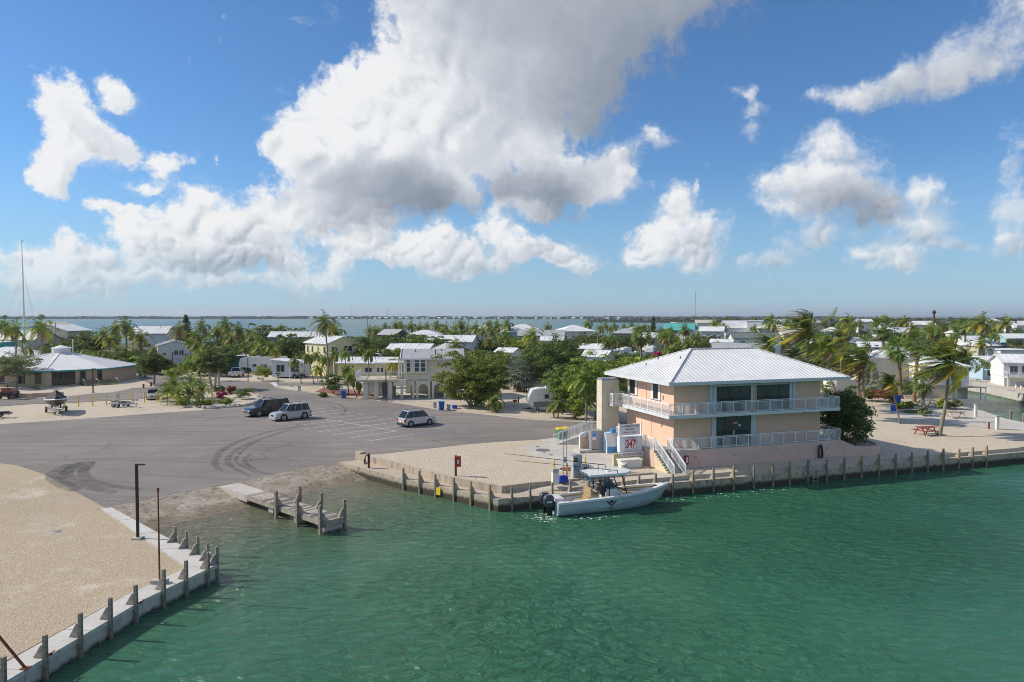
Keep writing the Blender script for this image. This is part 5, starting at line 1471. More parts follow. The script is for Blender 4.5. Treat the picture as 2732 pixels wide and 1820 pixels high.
car('suv','boxy silver SUV with steel step bars parked in front of the black SUV',park(757,1123.5,2.67,.87,LANE+PI,SCV*1.02,.09),LANE+PI,4.6,1.76,1.90,'car_silver_warm',mid,(.27,.40,.92,.985),2.67,.40,SCV*1.02,boards=True,cat='suv')
car('suv','compact silver crossover parked alone at the end of the marked bays',park(1144.8,1134,2.56,.89,LANE-.06,SCV,.09),LANE-.06,4.26,1.78,1.80,'car_silver',mid,(.22,.38,.86,.985),2.56,.36,SCV,cat='suv')
p=at(395,1066);car('sedan','champagne sedan parked nose out beside the planted island and yellow bollards',(p.x,p.y+1.6,.61),R(-62),4.6,1.78,1.40,'car_champagne',sed,(.30,.44,.70,.86),2.65,.32,1.08,rails=False,rear='sedan')
p=at(430,972);car('sedan','silver car parked behind the round tree near the white mobile home',(p.x,p.y,.61),R(5),4.6,1.78,1.45,'car_silver',sed,(.30,.44,.70,.86),2.65,.32,1.05,rails=False,rear='sedan')
def pickup(label,loc,rz,paint,sc=1.0):
 t=thing('pickup_truck',label,'truck',loc,rz);t.scale=(sc,)*3
 L,W=5.9,2.03;hw=W/2
 X=lambda f:L/2-f*L
 rows=[]
 for f,zt,k in((0,1.0,.9),(.03,1.1,.96),(.24,1.2,1),(.60,1.22,1)):
  w=hw*k;rows.append([(X(f),-w,.5),(X(f),-w,zt-.1),(X(f),-w*.94,zt),(X(f),w*.94,zt),(X(f),w,zt-.1),(X(f),w,.5)])
 mb=MB();loft(mb,rows,True,False);mb.add(rows[0],[tuple(range(6))[::-1]]);mb.add(rows[-1],[tuple(range(6))]);mb.build('body',M[paint],t)
 mb=MB()
 for s in(-1,1):mb.bb(X(1),X(.605),s*hw-(.08 if s>0 else 0),s*hw+(.08 if s<0 else 0),.55,1.22)
 mb.bb(X(1),X(.99),-hw+.08,hw-.08,.55,1.2);mb.bb(X(.99),X(.605),-hw+.08,hw-.08,.6,.66);mb.build('cargo_bed',M[paint],t)
 lo=[(X(.26),-.93),(X(.60),-.93),(X(.60),.93),(X(.26),.93)];hi=[(X(.36),-.76),(X(.58),-.76),(X(.58),.76),(X(.36),.76)]
 MB().add([(x,y,1.2)for x,y in lo]+[(x,y,1.88)for x,y in hi],[(i,(i+1)%4,4+(i+1)%4,4+i)for i in range(4)]).build('windows',M['car_glass'],t)
 MB().add([(x,y,1.88)for x,y in hi]+[(x,y*.9,1.95)for x,y in hi],[(4,5,6,7)]+[(i,(i+1)%4,4+(i+1)%4,4+i)for i in range(4)]).build('roof',M[paint],t)
 mb=MB()
 for i in range(4):mb.bar((*lo[i],1.2),(*hi[i],1.9),.1)
 mb.build('pillars',M[paint],t)
 MB().bb(X(1)-.06,X(1)+.06,-hw,hw,.5,.72).build('rear_bumper',M['chrome'],t);MB().bb(X(1)-.02,X(1)+.0,-.3,.3,.95,1.1).build('tailgate_badge',M['trim_dark'],t)
 for s in(-1,1):
  MB().bb(X(1)-.015,X(1)+.1,s*.92-.08,s*.92+.08,.85,1.18).build('tail_light',M['lamp_red'],t)
  for xx in(1.85,-1.75):wheel(t,xx,s*(hw-.12),.42)
 return t
p=at(617,1008);pickup('white pickup truck with its tailgate to the street beside the fifth wheel trailer',(p.x,p.y+3,.6),R(97),'car_white',1.05)
# ------------------------------------------------------------------ trailers and covered boat
def trailer(label,loc,rz,L=5.6,W=2.1,axles=1,dark=False,guides=False,sc=1.0):
 t=thing('boat_trailer',label,'trailer',loc,rz);t.scale=(sc,)*3
 m=M['trim_dark' if dark else 'steel']
 for s in(-1,1):
  MB().bar((-L*.45,s*W*.33,.55),(L*.15,s*W*.33,.55),.09,.12).build('side_beam',m,t)
  MB().bar((L*.15,s*W*.33,.55),(L*.45,0,.52),.09,.12).build('drawbar',m,t)
  MB().bar((-L*.42,s*W*.2,.78),(L*.1,s*W*.2,.72),.16,.08).build('bunk',M['trim_dark'],t)
  for k in range(axles):
   xx=-L*.16+.42*(k*2-(axles-1));wheel(t,xx,s*W*.46,.33)
  xs_=-L*.16;mb=MB();mb.extrude([(xs_-.45-.4*(axles-1),.55),(xs_-.3-.4*(axles-1),.74),(xs_+.3+.4*(axles-1),.74),(xs_+.45+.4*(axles-1),.55),(xs_+.4,.5),(xs_-.4,.5)],'y',s*W*.46-.14,s*W*.46+.14);mb.build('mudguard',M['chrome']if not dark else m,t)
 for xx in(-L*.43,-L*.16,L*.12):MB().bb(xx-.05,xx+.05,-W*.42,W*.42,.46,.54).build('cross_member',m,t)
 MB().bar((L*.42,0,.52),(L*.5,0,.52),.1).build('coupler',m,t);MB().bar((L*.40,.0,.05),(L*.40,0,.8),.07).build('jack',m,t);MB().bar((L*.3,0,.55),(L*.3,0,1.25),.09).build('winch_post',m,t)
 return t
p=at(120,1108)
trailer('galvanised boat trailer carrying the boat under a black cover',(p.x,p.y+2.4,.6),R(-58),6.6,2.35,1,sc=1.1)
cb_=thing('covered_boat','dark hulled open boat under a black tented cover on a trailer','boat',(p.x,p.y+2.4,.6),R(-58));cb_.scale=(1.1,)*3
rows,crow=[],[]
for f in np.linspace(0,1,13):
 b=1.2*(1-max(0,(f-.4)/.6)**2.4)+.03;sh=1.72+.28*f*f;kl=.85+.55*max(0,(f-.6)/.4)**2
 x_=-2.9+5.9*f
 rows.append([(x_,-b,sh),(x_,-b*.96,sh-.35),(x_,-b*.72,sh-.62),(x_-.3*f,0,kl),(x_,b*.72,sh-.62),(x_,b*.96,sh-.35),(x_,b,sh)])
 pk=.28+.85*math.exp(-((f-.36)/.2)**2)+.25*math.exp(-((f-.75)/.2)**2)-.18*(f>.95)
 crow.append([(x_,-b*1.02,sh-.02),(x_,-b*.8,sh+pk*.22),(x_,-b*.42,sh+pk*.62),(x_,0,sh+pk),(x_,b*.42,sh+pk*.62),(x_,b*.8,sh+pk*.22),(x_,b*1.02,sh-.02)])
mb=MB();loft(mb,rows,False,True,True);mb.add(rows[0],[tuple(range(7))]);mb.build('hull',mat('hull_dark',(.045,.04,.035),.35,.2),cb_)
for s in(0,6):MB().tube([(r_[s][0],r_[s][1]*1.015,r_[s][2]-.03)for r_ in rows],.075,6).build('rub_rail',M['gel_white'],cb_)
mb=MB();loft(mb,crow,False,False);mb.add(crow[0],[tuple(range(7))]);mb.build('cover',mat('tarp_black',(.018,.018,.02),.75,.3,3.0,bump=.4,bscale=4),cb_)
p=at(334,1086);trailer('empty twin axle boat trailer standing on the sand strip by the yellow bollards',(p.x,p.y,.6),R(-18),5.2,2.0,2)
p=at(5,1116);trailer('dark empty trailer cut by the edge of the picture beside the covered boat',(p.x-1.4,p.y,.6),R(200),5.0,1.9,1,True)
# ------------------------------------------------------------------ golf carts
def cart(label,loc,rz,paint,seat,sc=1.0,canopy='cream_box'):
 t=thing('golf_cart',label,'golf cart',loc,rz);t.scale=(sc,)*3
 mb=MB();mb.extrude([(-1.15,.38),(1.15,.38),(1.2,.7),(.75,.92),(.55,.55),(-.2,.55),(-.25,.78),(-1.2,.82)],'y',-.58,.58);mb.build('body',M[paint],t)
 mb=MB();mb.bb(-.35,.15,-.55,.55,.78,.9);mb.bb(-.42,-.3,-.55,.55,.9,1.3);mb.build('front_seat',M[seat],t)
 mb=MB();mb.bb(-1.1,-.6,-.55,.55,.82,.93);mb.bb(-.55,-.45,-.55,.55,.93,1.3);mb.build('rear_seat',M[seat],t)
 MB().bb(-1.2,.75,-.62,.62,1.92,1.99).build('canopy',M[canopy],t)
 for xx,x2 in((.8,.6),(-1.05,-1.05)):
  for s in(-1,1):MB().bar((xx,s*.55,.8),(x2,s*.55,1.93),.04).build('canopy_post',M['trim_dark'],t)
 MB().tube([(.62,-.25,.9),(.4,-.25,1.12)],.03,6).build('steering_column',M['trim_dark'],t)
 for xx in(.78,-.8):
  for s in(-1,1):wheel(t,xx,s*.52,.26,.2)
 return t
p=at(24,1063);cart('red and black golf cart with open rear seat by the round building',(p.x,p.y,.6),R(95),'trim_dark','car_red',1.35,'trim_dark')
p=at(795,1010);cart('dark golf cart with cream canopy in the drive of the grey house',(p.x,p.y+.5,.6),R(200),'trim_dark','tan_vinyl',1.1)
# ================================================================== plants
def leaf_mat(name,a,b,c=None,rough=.55,trans=.35,dry=0.0):
 """leaves: colour differs from leaf to leaf, some light passes through"""
 m=bpy.data.materials.new(name);m.use_nodes=True
 n=NT(m.node_tree);m.node_tree.nodes.clear();L=m.node_tree.links
 out=n.node('ShaderNodeOutputMaterial')
 g=n.node('ShaderNodeNewGeometry');rnd=g.outputs['Random Per Island']
 oi=n.node('ShaderNodeObjectInfo').outputs['Random']
 col=n.mix(rnd,a,b)
 if c:
  col=n.mix(n.ramp(n.m('FRACT',n.m('MULTIPLY',rnd,7.31)),.80,.97,0,1),col,c)
 hs=n.node('ShaderNodeHueSaturation');n.put(hs,'Color',col)
 n.put(hs,'Hue',n.m('MULTIPLY_ADD',oi,.04,.48));n.put(hs,'Value',n.m('MULTIPLY_ADD',oi,.35,.82))
 pr=n.node('ShaderNodeBsdfPrincipled');n.put(pr,'Base Color',hs.outputs[0]);n.put(pr,'Roughness',rough);n.put(pr,'Specular IOR Level',.35)
 tr=n.node('ShaderNodeBsdfTranslucent');n.put(tr,'Color',n.mix(.5,hs.outputs[0],(.25,.30,.03)))
 mx=n.node('ShaderNodeMixShader');mx.inputs[0].default_value=trans
 L.new(pr.outputs[0],mx.inputs[1]);L.new(tr.outputs[0],mx.inputs[2]);L.new(mx.outputs[0],out.inputs[0])
 M[name]=m
leaf_mat('frond_green',(0.079,0.150,0.028),(0.212,0.300,0.052),(0.460,0.389,0.071))
leaf_mat('frond_yellow',(0.425,0.354,0.044),(0.600,0.531,0.071),(0.600,0.425,0.052))
leaf_mat('frond_dry',(.22,.15,.08),(.34,.25,.15),None,.8,.2)
leaf_mat('fan_green',(0.106,0.195,0.044),(0.231,0.336,0.088),(0.425,0.389,0.124))
leaf_mat('fan_silver',(.16,.22,.20),(.33,.40,.36),(.40,.36,.24))
leaf_mat('leaf_dark',(0.039,0.079,0.020),(0.106,0.160,0.039),(0.231,0.265,0.052))
leaf_mat('leaf_mid',(0.071,0.133,0.024),(0.177,0.248,0.052),(0.354,0.354,0.071))
leaf_mat('leaf_olive',(0.160,0.195,0.088),(0.300,0.336,0.177),(0.425,0.425,0.248))
leaf_mat('leaf_bright',(0.160,0.265,0.035),(0.389,0.460,0.062),(0.600,0.531,0.071))
leaf_mat('leaf_seagrape',(0.032,0.088,0.021),(0.098,0.195,0.039),(0.283,0.371,0.052),.4)
leaf_mat('leaf_red',(0.283,0.062,0.052),(0.531,0.124,0.071),(0.177,0.212,0.052))
leaf_mat('petal',(.45,.02,.12),(.60,.05,.22),None)
mat('bark',(.20,.16,.12),.9,.3,4.0,bump=.8)
mat('palm_bark',(.24,.20,.16),.9,.3,5.0,bump=.8)
mat('bark_pale',(.34,.31,.27),.9,.25,4.0,bump=.6)
mat('boot_brown',(.22,.14,.08),.95,.35,6.0,bump=.8)
def arr_mesh(name,V,F,mats,mi=None):
 me=bpy.data.meshes.new(name)
 V=np.asarray(V,dtype=np.float32);F=np.asarray(F,dtype=np.int32)
 k=F.shape[1]
 me.vertices.add(len(V));me.vertices.foreach_set('co',V.ravel())
 me.loops.add(F.size);me.loops.foreach_set('vertex_index',F.ravel())
 me.polygons.add(len(F));me.polygons.foreach_set('loop_start',np.arange(0,F.size,k,dtype=np.int32))
 me.polygons.foreach_set('loop_total',np.full(len(F),k,dtype=np.int32))
 for m in mats:me.materials.append(m)
 if mi is not None:me.polygons.foreach_set('material_index',np.asarray(mi,dtype=np.int32))
 me.update(calc_edges=True)
 return me
def norm(a):return a/np.maximum(np.linalg.norm(a,axis=-1,keepdims=True),1e-9)
def frond_arr(rng,L,el,az,droop=1.0,wind=(0,0,0),n=26,leaf=.75,w=.075,vee=.35,fold=.5):
 """one feather leaf: a bent midrib with leaflets hanging to both sides"""
 N=16;d=np.array([math.cos(el)*math.cos(az),math.cos(el)*math.sin(az),math.sin(el)])
 P=[np.zeros(3)];D=[d.copy()];wv=np.array(wind,float)
 for i in range(N):
  t=(i+1)/N
  d=norm(d+(np.array([0,0,-1.0])*droop*.15+wv*.17)*(.35+1.1*t))
  P.append(P[-1]+d*L/N);D.append(d)
 P,D=np.array(P),np.array(D)
 V,F=[],[]
 up0=np.array([0,0,1.0])
 for k in range(n):
  t=.10+.90*(k+.5)/n;x=t*N;i=int(min(x,N-1));f=x-i
  p=P[i]*(1-f)+P[i+1]*f;tg=D[i]
  s=norm(np.cross(tg,up0));u=np.cross(s,tg)
  ll=leaf*(math.sin(PI*min(1,.12+.88*t)**.8)**.6*.95+.08)*rng.uniform(.85,1.1)
  for sg in(-1,1):
   dr=norm(s*sg*1.0+tg*(.55+.5*t)+u*vee+np.array([0,0,-1.0])*fold*rng.uniform(.5,1.3)+wv*.9)
   wd=norm(np.cross(dr,u+.3*tg))*w*.5
   tip=p+dr*ll+np.array([0,0,-1.0])*ll*.22+wv*ll*.25
   o=len(V);mid=p+dr*ll*.5
   V+=[p-wd*.5,p+wd*.5,mid+wd,tip,mid-wd]
   F+=[(o,o+1,o+2,o+4),(o+4,o+2,o+3,o+3)]
   # midrib
 for i in range(N):
  tg=D[i];s=norm(np.cross(tg,up0));r=.045*(1-i/N)+.012;r2=.045*(1-(i+1)/N)+.012
  o=len(V);V+=[P[i]-s*r,P[i]+s*r,P[i+1]+s*r2,P[i+1]-s*r2];F.append((o,o+1,o+2,o+3))
  V+=[P[i]-np.array([0,0,r]),P[i]+np.array([0,0,r]),P[i+1]+np.array([0,0,r2]),P[i+1]-np.array([0,0,r2])];F.append((o+4,o+5,o+6,o+7))
 return np.array(V),F
def tri_fix(F):
 """quads stay quads; a doubled last index marks a triangle, written as a sliver quad"""
 return F
def curve_trunk(h,lean,bend,r0,r1,rng,n=12,ring=.0):
 pts,rs=[],[]
 for i in range(n+1):
  t=i/n
  pts.append((lean[0]*t+bend[0]*math.sin(PI*t),lean[1]*t+bend[1]*math.sin(PI*t),h*t))
  rs.append((r0+(r1-r0)*t**.6)*(1.35 if i==0 else 1)*(1+(ring if i%2 else-ring)))
 return pts,rs
def palm_crown(rng,nf=22,L=3.2,wind=(0,0,0),yellow=.15,droop=1.0,n=24,leaf=.75,split=False,dry=2,w=.08,emin=-.7,emax=1.35):
 fr=[]
 for k in range(nf):
  u=(k+.5)/nf
  az=k*2.399+rng.uniform(-.25,.25);el=emax+(emin-emax)*u**1.0+rng.uniform(-.12,.12)
  l=L*rng.uniform(.85,1.1)*(.8+.2*math.sin(PI*u))
  V,F=frond_arr(rng,l,el,az,droop*rng.uniform(.8,1.25),wind,n,leaf,w)
  m=1 if(u>.55 and rng.random()<yellow*2.2)or rng.random()<yellow*.4 else 0
  if u>1-dry/nf:m=2
  fr.append((V,F,m))
 return fr
MATS3=['frond_green','frond_yellow','frond_dry']
def palm_thing(label,loc,h,seed,nf=22,L=3.2,wind=(0,0,0),yellow=.15,droop=1.0,n=24,leaf=.75,split=False,lean=(0,0),bend=(0,0),r=(.17,.11),dry=2,name='palm_tree',rz=0,group=None,w=.08,bark='palm_bark',cocos=True,emin=-.7,emax=1.35):
 rng=np.random.default_rng(seed)
 t=thing(name,label,'palm',loc,rz,group)
 pts,rs=curve_trunk(h,lean,bend,r[0],r[1],rng,12,.05)
 MB().tube(pts,rs,9).build('trunk',M[bark],t)
 top=np.array(pts[-1])
 fr=palm_crown(rng,nf,L,wind,yellow,droop,n,leaf,split,dry,w,emin,emax)
 if split:
  for V,F,m in fr:
   o=bpy.data.objects.new('frond',arr_mesh('frond',V+top,F,[M[MATS3[m]]]));COL.objects.link(o);o.parent=t
 else:
  Vs,Fs,mi,off=[],[],[],0
  for V,F,m in fr:
   Vs.append(V+top);Fs+=[tuple(i+off for i in f)for f in F];mi+=[m]*len(F);off+=len(V)
  o=bpy.data.objects.new('crown',arr_mesh('crown',np.concatenate(Vs),Fs,[M[k]for k in MATS3],mi));COL.objects.link(o);o.parent=t
 if cocos:
  mb=MB()
  for k in range(7):
   a=rng.uniform(0,6.28);mb.ball((top[0]+.22*math.cos(a),top[1]+.22*math.sin(a),top[2]-.15-rng.uniform(0,.2)),.11,8,5)
  mb.build('coconuts',M['boot_brown'],t)
 return note_kids(t)
def fan_arr(rng,c,d,R_,seg=16,droop=.4,wind=(0,0,0)):
 """one fan leaf: pleated blades spreading from the stalk end"""
 d=norm(np.array(d,float));s=norm(np.cross(d,[0,0,1.0]));u=np.cross(s,d);V,F=[],[]
 for k in range(seg):
  a=(k/(seg-1)-.5)*4.0;dr=norm(d*math.cos(a)+s*math.sin(a)+u*rng.uniform(-.1,.15))
  rr=R_*(.75+.25*math.cos(a*.6))*rng.uniform(.9,1.08);wd=norm(np.cross(dr,u))*R_*.085
  o=len(V);mid=c+dr*rr*.55;tip=c+dr*rr+np.array([0,0,-1.0])*rr*droop*rng.uniform(.5,1.3)+np.array(wind)*rr
  V+=[c,mid+wd,tip,mid-wd];F.append((o,o+1,o+2,o+3))
 return V,F
def fan_thing(label,loc,h,seed,nl=34,stalk=1.1,R_=.85,m='fan_green',wind=(0,0,0),r=(.2,.16),lean=(0,0),skirt=10,rz=0,group=None,bark='palm_bark',droop=.4,name='palm_tree',split=False,bend=(0,0),emin=-.9):
 rng=np.random.default_rng(seed)
 t=thing(name,label,'palm',loc,rz,group)
 pts,rs=curve_trunk(h,lean,bend,r[0],r[1],rng,12,.12);MB().tube(pts,rs,9).build('trunk',M[bark],t)
 top=np.array(pts[-1]);Vs,Fs,mi=[],[],[];wv=np.array(wind,float)
 for k in range(nl+skirt):
  u=(k+.5)/nl;dead=k>=nl
  az=k*2.399+rng.uniform(-.3,.3);el=1.35+(emin-1.35)*min(u,1)**.9 if not dead else rng.uniform(-1.35,-.9)
  d=np.array([math.cos(el)*math.cos(az),math.cos(el)*math.sin(az),math.sin(el)]);d=norm(d+wv*.6)
  st_l=stalk*rng.uniform(.8,1.15)*(.7 if dead else 1);c=top+d*st_l-np.array([0,0,1.0])*(.25*(k%3)if dead else 0)
  V,F=fan_arr(rng,c,d,R_*rng.uniform(.85,1.1),14,droop,wv*.3)
  side=norm(np.cross(d,[0,0,1.0]))*.025;o_=len(V)
  V=V+[top-side,top+side,c+side*.6,c-side*.6];F=F+[(o_,o_+1,o_+2,o_+3)]
  o=len(Vs);Vs+=V;Fs+=[tuple(i+o for i in f)for f in F];mi+=[1 if dead else 0]*len(F)
 o=bpy.data.objects.new('crown',arr_mesh('crown',Vs,Fs,[M[m],M['frond_dry']],mi));COL.objects.link(o);o.parent=t
 return note_kids(t)
def leaves_arr(rng,centers,radii,per,size,flat=.5):
 """leaf faces scattered in clumps, turned outwards and up"""
 C=np.repeat(centers,per,axis=0);Rr=np.repeat(radii,per)[:,None]
 k=len(C)
 d=norm(rng.normal(size=(k,3)));d[:,2]=np.abs(d[:,2])*.9-.25
 rad=rng.random((k,1))**.45
 P=C+d*rad*Rr*np.array([1,1,.8])
 nrm=norm(d+rng.normal(size=(k,3))*.55+np.array([0,0,flat]))
 a=norm(np.cross(nrm,rng.normal(size=(k,3))));b=np.cross(nrm,a)
 s=size*rng.uniform(.6,1.25,(k,1))
 V=np.stack([P-a*s,P-b*s*.45,P+a*s,P+b*s*.45],axis=1).reshape(-1,3)
 F=np.arange(4*k).reshape(-1,4)
 return V,F
def tree_thing(label,loc,W,Hh,seed,m='leaf_mid',clumps=60,per=90,leaf=.16,trunk_h=None,trunk_r=.2,base=.3,name='tree',cat='tree',group=None,bark='bark',stems=1,rz=0,lump=.30,flatten=1.0,D=None,m2=None):
 """trunk and limbs that carry clumps of leaves inside an uneven crown"""
 rng=np.random.default_rng(seed);D=D or W
 t=thing(name,label,cat,loc,rz,group)
 zb=Hh*base;cz=(Hh+zb)/2;rz_=(Hh-zb)/2
 d=norm(rng.normal(size=(clumps,3)));rad=rng.random((clumps,1))**.42
 lob=1+.28*np.sin(3*np.arctan2(d[:,1:2],d[:,0:1])+seed)*.5+rng.normal(size=(clumps,1))*.10
 ext=np.array([W/2,D/2,rz_])*.84
 C=d*rad*ext*lob;C[:,2]=np.where(C[:,2]<0,C[:,2]*flatten,C[:,2]);C[:,2]+=cz
 Rr=W*lump*.5*rng.uniform(.6,1.15,clumps)*np.clip(1.15-.35*rad[:,0],.6,1.2)
 V,F=leaves_arr(rng,C,Rr,per,leaf)
 mats=[M[m]];mi=None
 if m2:
  mats.append(M[m2]);mi=(rng.random(len(F))<.35).astype(int)
 o=bpy.data.objects.new('crown',arr_mesh('crown',V,F,mats,mi));COL.objects.link(o);o.parent=t
 if trunk_r:
  mb=MB();th=trunk_h or zb*1.25
  for s in range(stems):
   a=2*PI*s/stems+seed;sp=.12*W if stems>1 else .02*W
   b0=np.array([math.cos(a)*sp*.25,math.sin(a)*sp*.25,-.05]);b1=np.array([math.cos(a)*sp,math.sin(a)*sp,th])
   mb.tube([b0*1,(b0*.5+b1*.5)+np.array([.06,-.04,0])*W*.1,b1],[trunk_r*1.3,trunk_r,trunk_r*.75],8)
   idx=rng.choice(clumps,min(clumps,9),replace=False)
   for j in idx:
    e=C[j];md=b1*.45+e*.55+np.array([0,0,-.08*Hh]);mb.tube([b1,md,e],[trunk_r*.5,trunk_r*.28,trunk_r*.08],5)
  mb.build('trunk',M[bark],t)
 return note_kids(t)
def conifer_thing(label,loc,Hh,W,seed,group=None):
 rng=np.random.default_rng(seed);t=thing('conifer_tree',label,'tree',loc,0,group)
 MB().tube([(0,0,0),(0,0,Hh)],[.22,.03],7).build('trunk',M['bark'],t)
 C,Rr=[],[]
 for k in range(int(Hh*3)):
  f=k/(Hh*3);z=Hh*(.12+.86*f);r=W/2*(1-f)**.8
  for a in rng.uniform(0,6.28,5):
   for q in(.35,.7,1.0):C.append((math.cos(a)*r*q,math.sin(a)*r*q,z+.1*q));Rr.append(.16*W*(1-.5*f))
 V,F=leaves_arr(rng,np.array(C),np.array(Rr),10,.2);o=bpy.data.objects.new('crown',arr_mesh('crown',V,F,[M['leaf_dark']]));COL.objects.link(o);o.parent=t
 return note_kids(t)
WIND=(-1.0,.12,.10)
def base_at(px,py,z=.6):
 p=at(px,py,z);return(p.x,p.y,z)
 # ------------------------------------------------------------------ wind-blown palms by the store and the point
def near_palm(label,px,py_crown,Y,seed,base_px=None,**kw):
 c=pd(px,py_crown,Y);bx=pd(base_px,1000,Y).x if base_px else c.x
 kw.setdefault('split',True);kw.setdefault('droop',.62);kw['L']*=1.14;kw['yellow']*=.85;kw['w']=.11;kw['leaf']*=1.1;kw['nf']+=5
 return palm_thing(label,(bx,Y,.55),c.z-.55,seed,lean=(c.x-bx,0),wind=WIND,**kw)
near_palm('tall wind-blown coconut palm bending over the sand beside the red picnic table',2531,968,80,101,2509,nf=24,L=4.3,n=34,leaf=.95,yellow=.2,bend=(.25,0),r=(.24,.14))
near_palm('tallest wind-blown coconut palm rising behind the store roof',2156,882,93,102,2160,nf=24,L=4.4,n=32,leaf=1.0,yellow=.28,r=(.24,.15))
near_palm('wind-blown coconut palm with curved trunk just right of the store roof',2212,928,101,103,2257,nf=20,L=3.9,n=28,leaf=.9,yellow=.15,bend=(-.9,0),r=(.2,.13),split=False)
near_palm('wind-blown coconut palm with yellow lower fronds before the cream wall',2303,962,106,104,2306,nf=22,L=4.6,n=30,leaf=1.0,yellow=.35,r=(.2,.14),dry=4)
near_palm('slender coconut palm trunk close behind the yellow fronded palm',2295,985,108,105,2290,nf=14,L=3.0,n=22,leaf=.8,yellow=.2,split=False)
near_palm('small leaning palm beside the blue bins on the sand',2377,1020,89,106,2404,nf=16,L=2.1,n=22,leaf=.5,yellow=.05,r=(.12,.08),split=False,cocos=False)
near_palm('coconut palm standing behind the tall palm of the point',2575,955,122,107,2570,nf=20,L=4.2,n=26,leaf=.95,yellow=.12,split=False)
near_palm('low wind-blown palm right behind the store ridge',2052,920,118,108,2058,nf=18,L=3.6,n=26,leaf=.85,yellow=.1,split=False)
near_palm('yellowing coconut palm between the tall store palm and the cream house',2245,902,125,109,None,nf=20,L=3.8,n=24,leaf=.85,yellow=.55,split=False)
c=pd(2397,930,116);fan_thing('fan palm with thick rough trunk before the cream house',(c.x+.6,116,.55),c.z-.55,111,46,1.5,1.1,'fan_green',(-.6,0,0),(.34,.26),(-.6,0),16,bark='boot_brown')
c=pd(2450,915,112);fan_thing('fan palm with rough trunk next to the tall point palm',(c.x-.5,112,.55),c.z-.55,112,44,1.5,1.05,'fan_green',(-.6,0,0),(.32,.24),(.5,0),14,bark='boot_brown')
c=pd(2464,1020,108);fan_thing('low fan palm below the tall palms by the house stairs',(c.x,108,.55),c.z-.55,113,34,1.2,.95,'fan_green',(-.3,0,0),(.25,.2),(0,0),8)
# sea grape in the planter
q=sw(21.6,2.2);tree_thing('dense glossy sea grape bush filling the pink planter',(q.x,q.y,1.25),6.8,5.8,120,'leaf_seagrape',150,75,.17,None,.14,-.03,'sea_grape','shrub',lump=.36,stems=3,m2='leaf_mid')
# ------------------------------------------------------------------ trees of the yard across the lot
tree_thing('large round dark green tree beside the blue wheelie bin',base_at(1263,1084),12.8,8.7,130,'leaf_mid',260,110,.19,1.6,.16,-.02,stems=6,lump=.22,bark='bark_pale',m2='leaf_bright')
tree_thing('broad dark tree behind the silver fan palm',(pd(1477,950,128).x,128,.55),13.5,10.2,131,'leaf_dark',200,105,.2,2.4,.22,.08,lump=.24,m2='leaf_mid')
tree_thing('leafy green tree beside the lift tower',(pd(1590,1000,93).x,93,.55),10.0,8.8,132,'leaf_mid',170,110,.17,2.2,.2,.04,lump=.25,m2='leaf_bright')
tree_thing('leafy tree overhanging the parked travel trailer',(pd(1515,1010,97).x,99,.55),7.4,7.2,133,'leaf_mid',110,100,.17,1.8,.16,.10,lump=.27)
tree_thing('bushy green shrub at the foot of the tree by the lift tower',base_at(1535,1118),3.6,3.1,134,'leaf_bright',40,70,.13,None,.08,.03,'shrub','shrub',lump=.36)
c=pd(1554,1012,89);palm_thing('slender palm with bent grey trunk in front of the leafy tree',(pd(1563,1000,89).x,89,.6),c.z-.6,140,18,2.5,(-.35,0,0),.05,1.1,24,.62,False,(c.x-pd(1563,1000,89).x,0),(.25,0),(.14,.10),1,cocos=False)
c=base_at(1393,1044);fan_thing('silver blue fan palm with a broad round crown',c,3.2,141,36,1.9,1.9,'fan_silver',(-.1,0,0),(.36,.34),skirt=12,droop=.15)
palm_thing('stout low palm with shaggy brown trunk on the yard corner',base_at(1322,1100),1.55,142,24,1.9,(-.2,0,0),.12,1.1,24,.42,False,(-.1,0),(0,0),(.42,.36),3,bark='boot_brown',cocos=False)
palm_thing('small twin stemmed palm on the sand beside the leafy shrub',base_at(1488,1117),1.9,143,16,1.6,(-.2,0,0),.08,1.2,22,.4,False,(.1,0),(0,0),(.12,.09),2,cocos=False)
palm_thing('small green palm left of the twin stemmed palm on the sand',base_at(1478,1114),1.5,144,14,1.5,(-.2,0,0),.08,1.2,20,.4,False,(-.1,0),(0,0),(.11,.09),2,cocos=False)
# ------------------------------------------------------------------ by the round building
tree_thing('wispy grey green olive tree before the round building',base_at(44,1034),9.6,7.0,150,'leaf_olive',120,55,.17,2.4,.2,.22,lump=.26,bark='bark_pale')
tree_thing('wispy olive tree cut by the edge beside the round building',base_at(-20,1036),7.5,6.4,151,'leaf_olive',80,55,.17,2.2,.18,.25,lump=.28,bark='bark_pale')
tree_thing('round dark tree with clear trunk at the end of the round building',base_at(411,1026),7.2,6.6,152,'leaf_dark',130,95,.17,2.6,.18,.24,lump=.27)
tree_thing('round grey green bush at the foot of the round building wall',base_at(97,1040),1.8,1.2,153,'leaf_olive',22,60,.1,None,0,.02,'shrub','shrub',lump=.4)
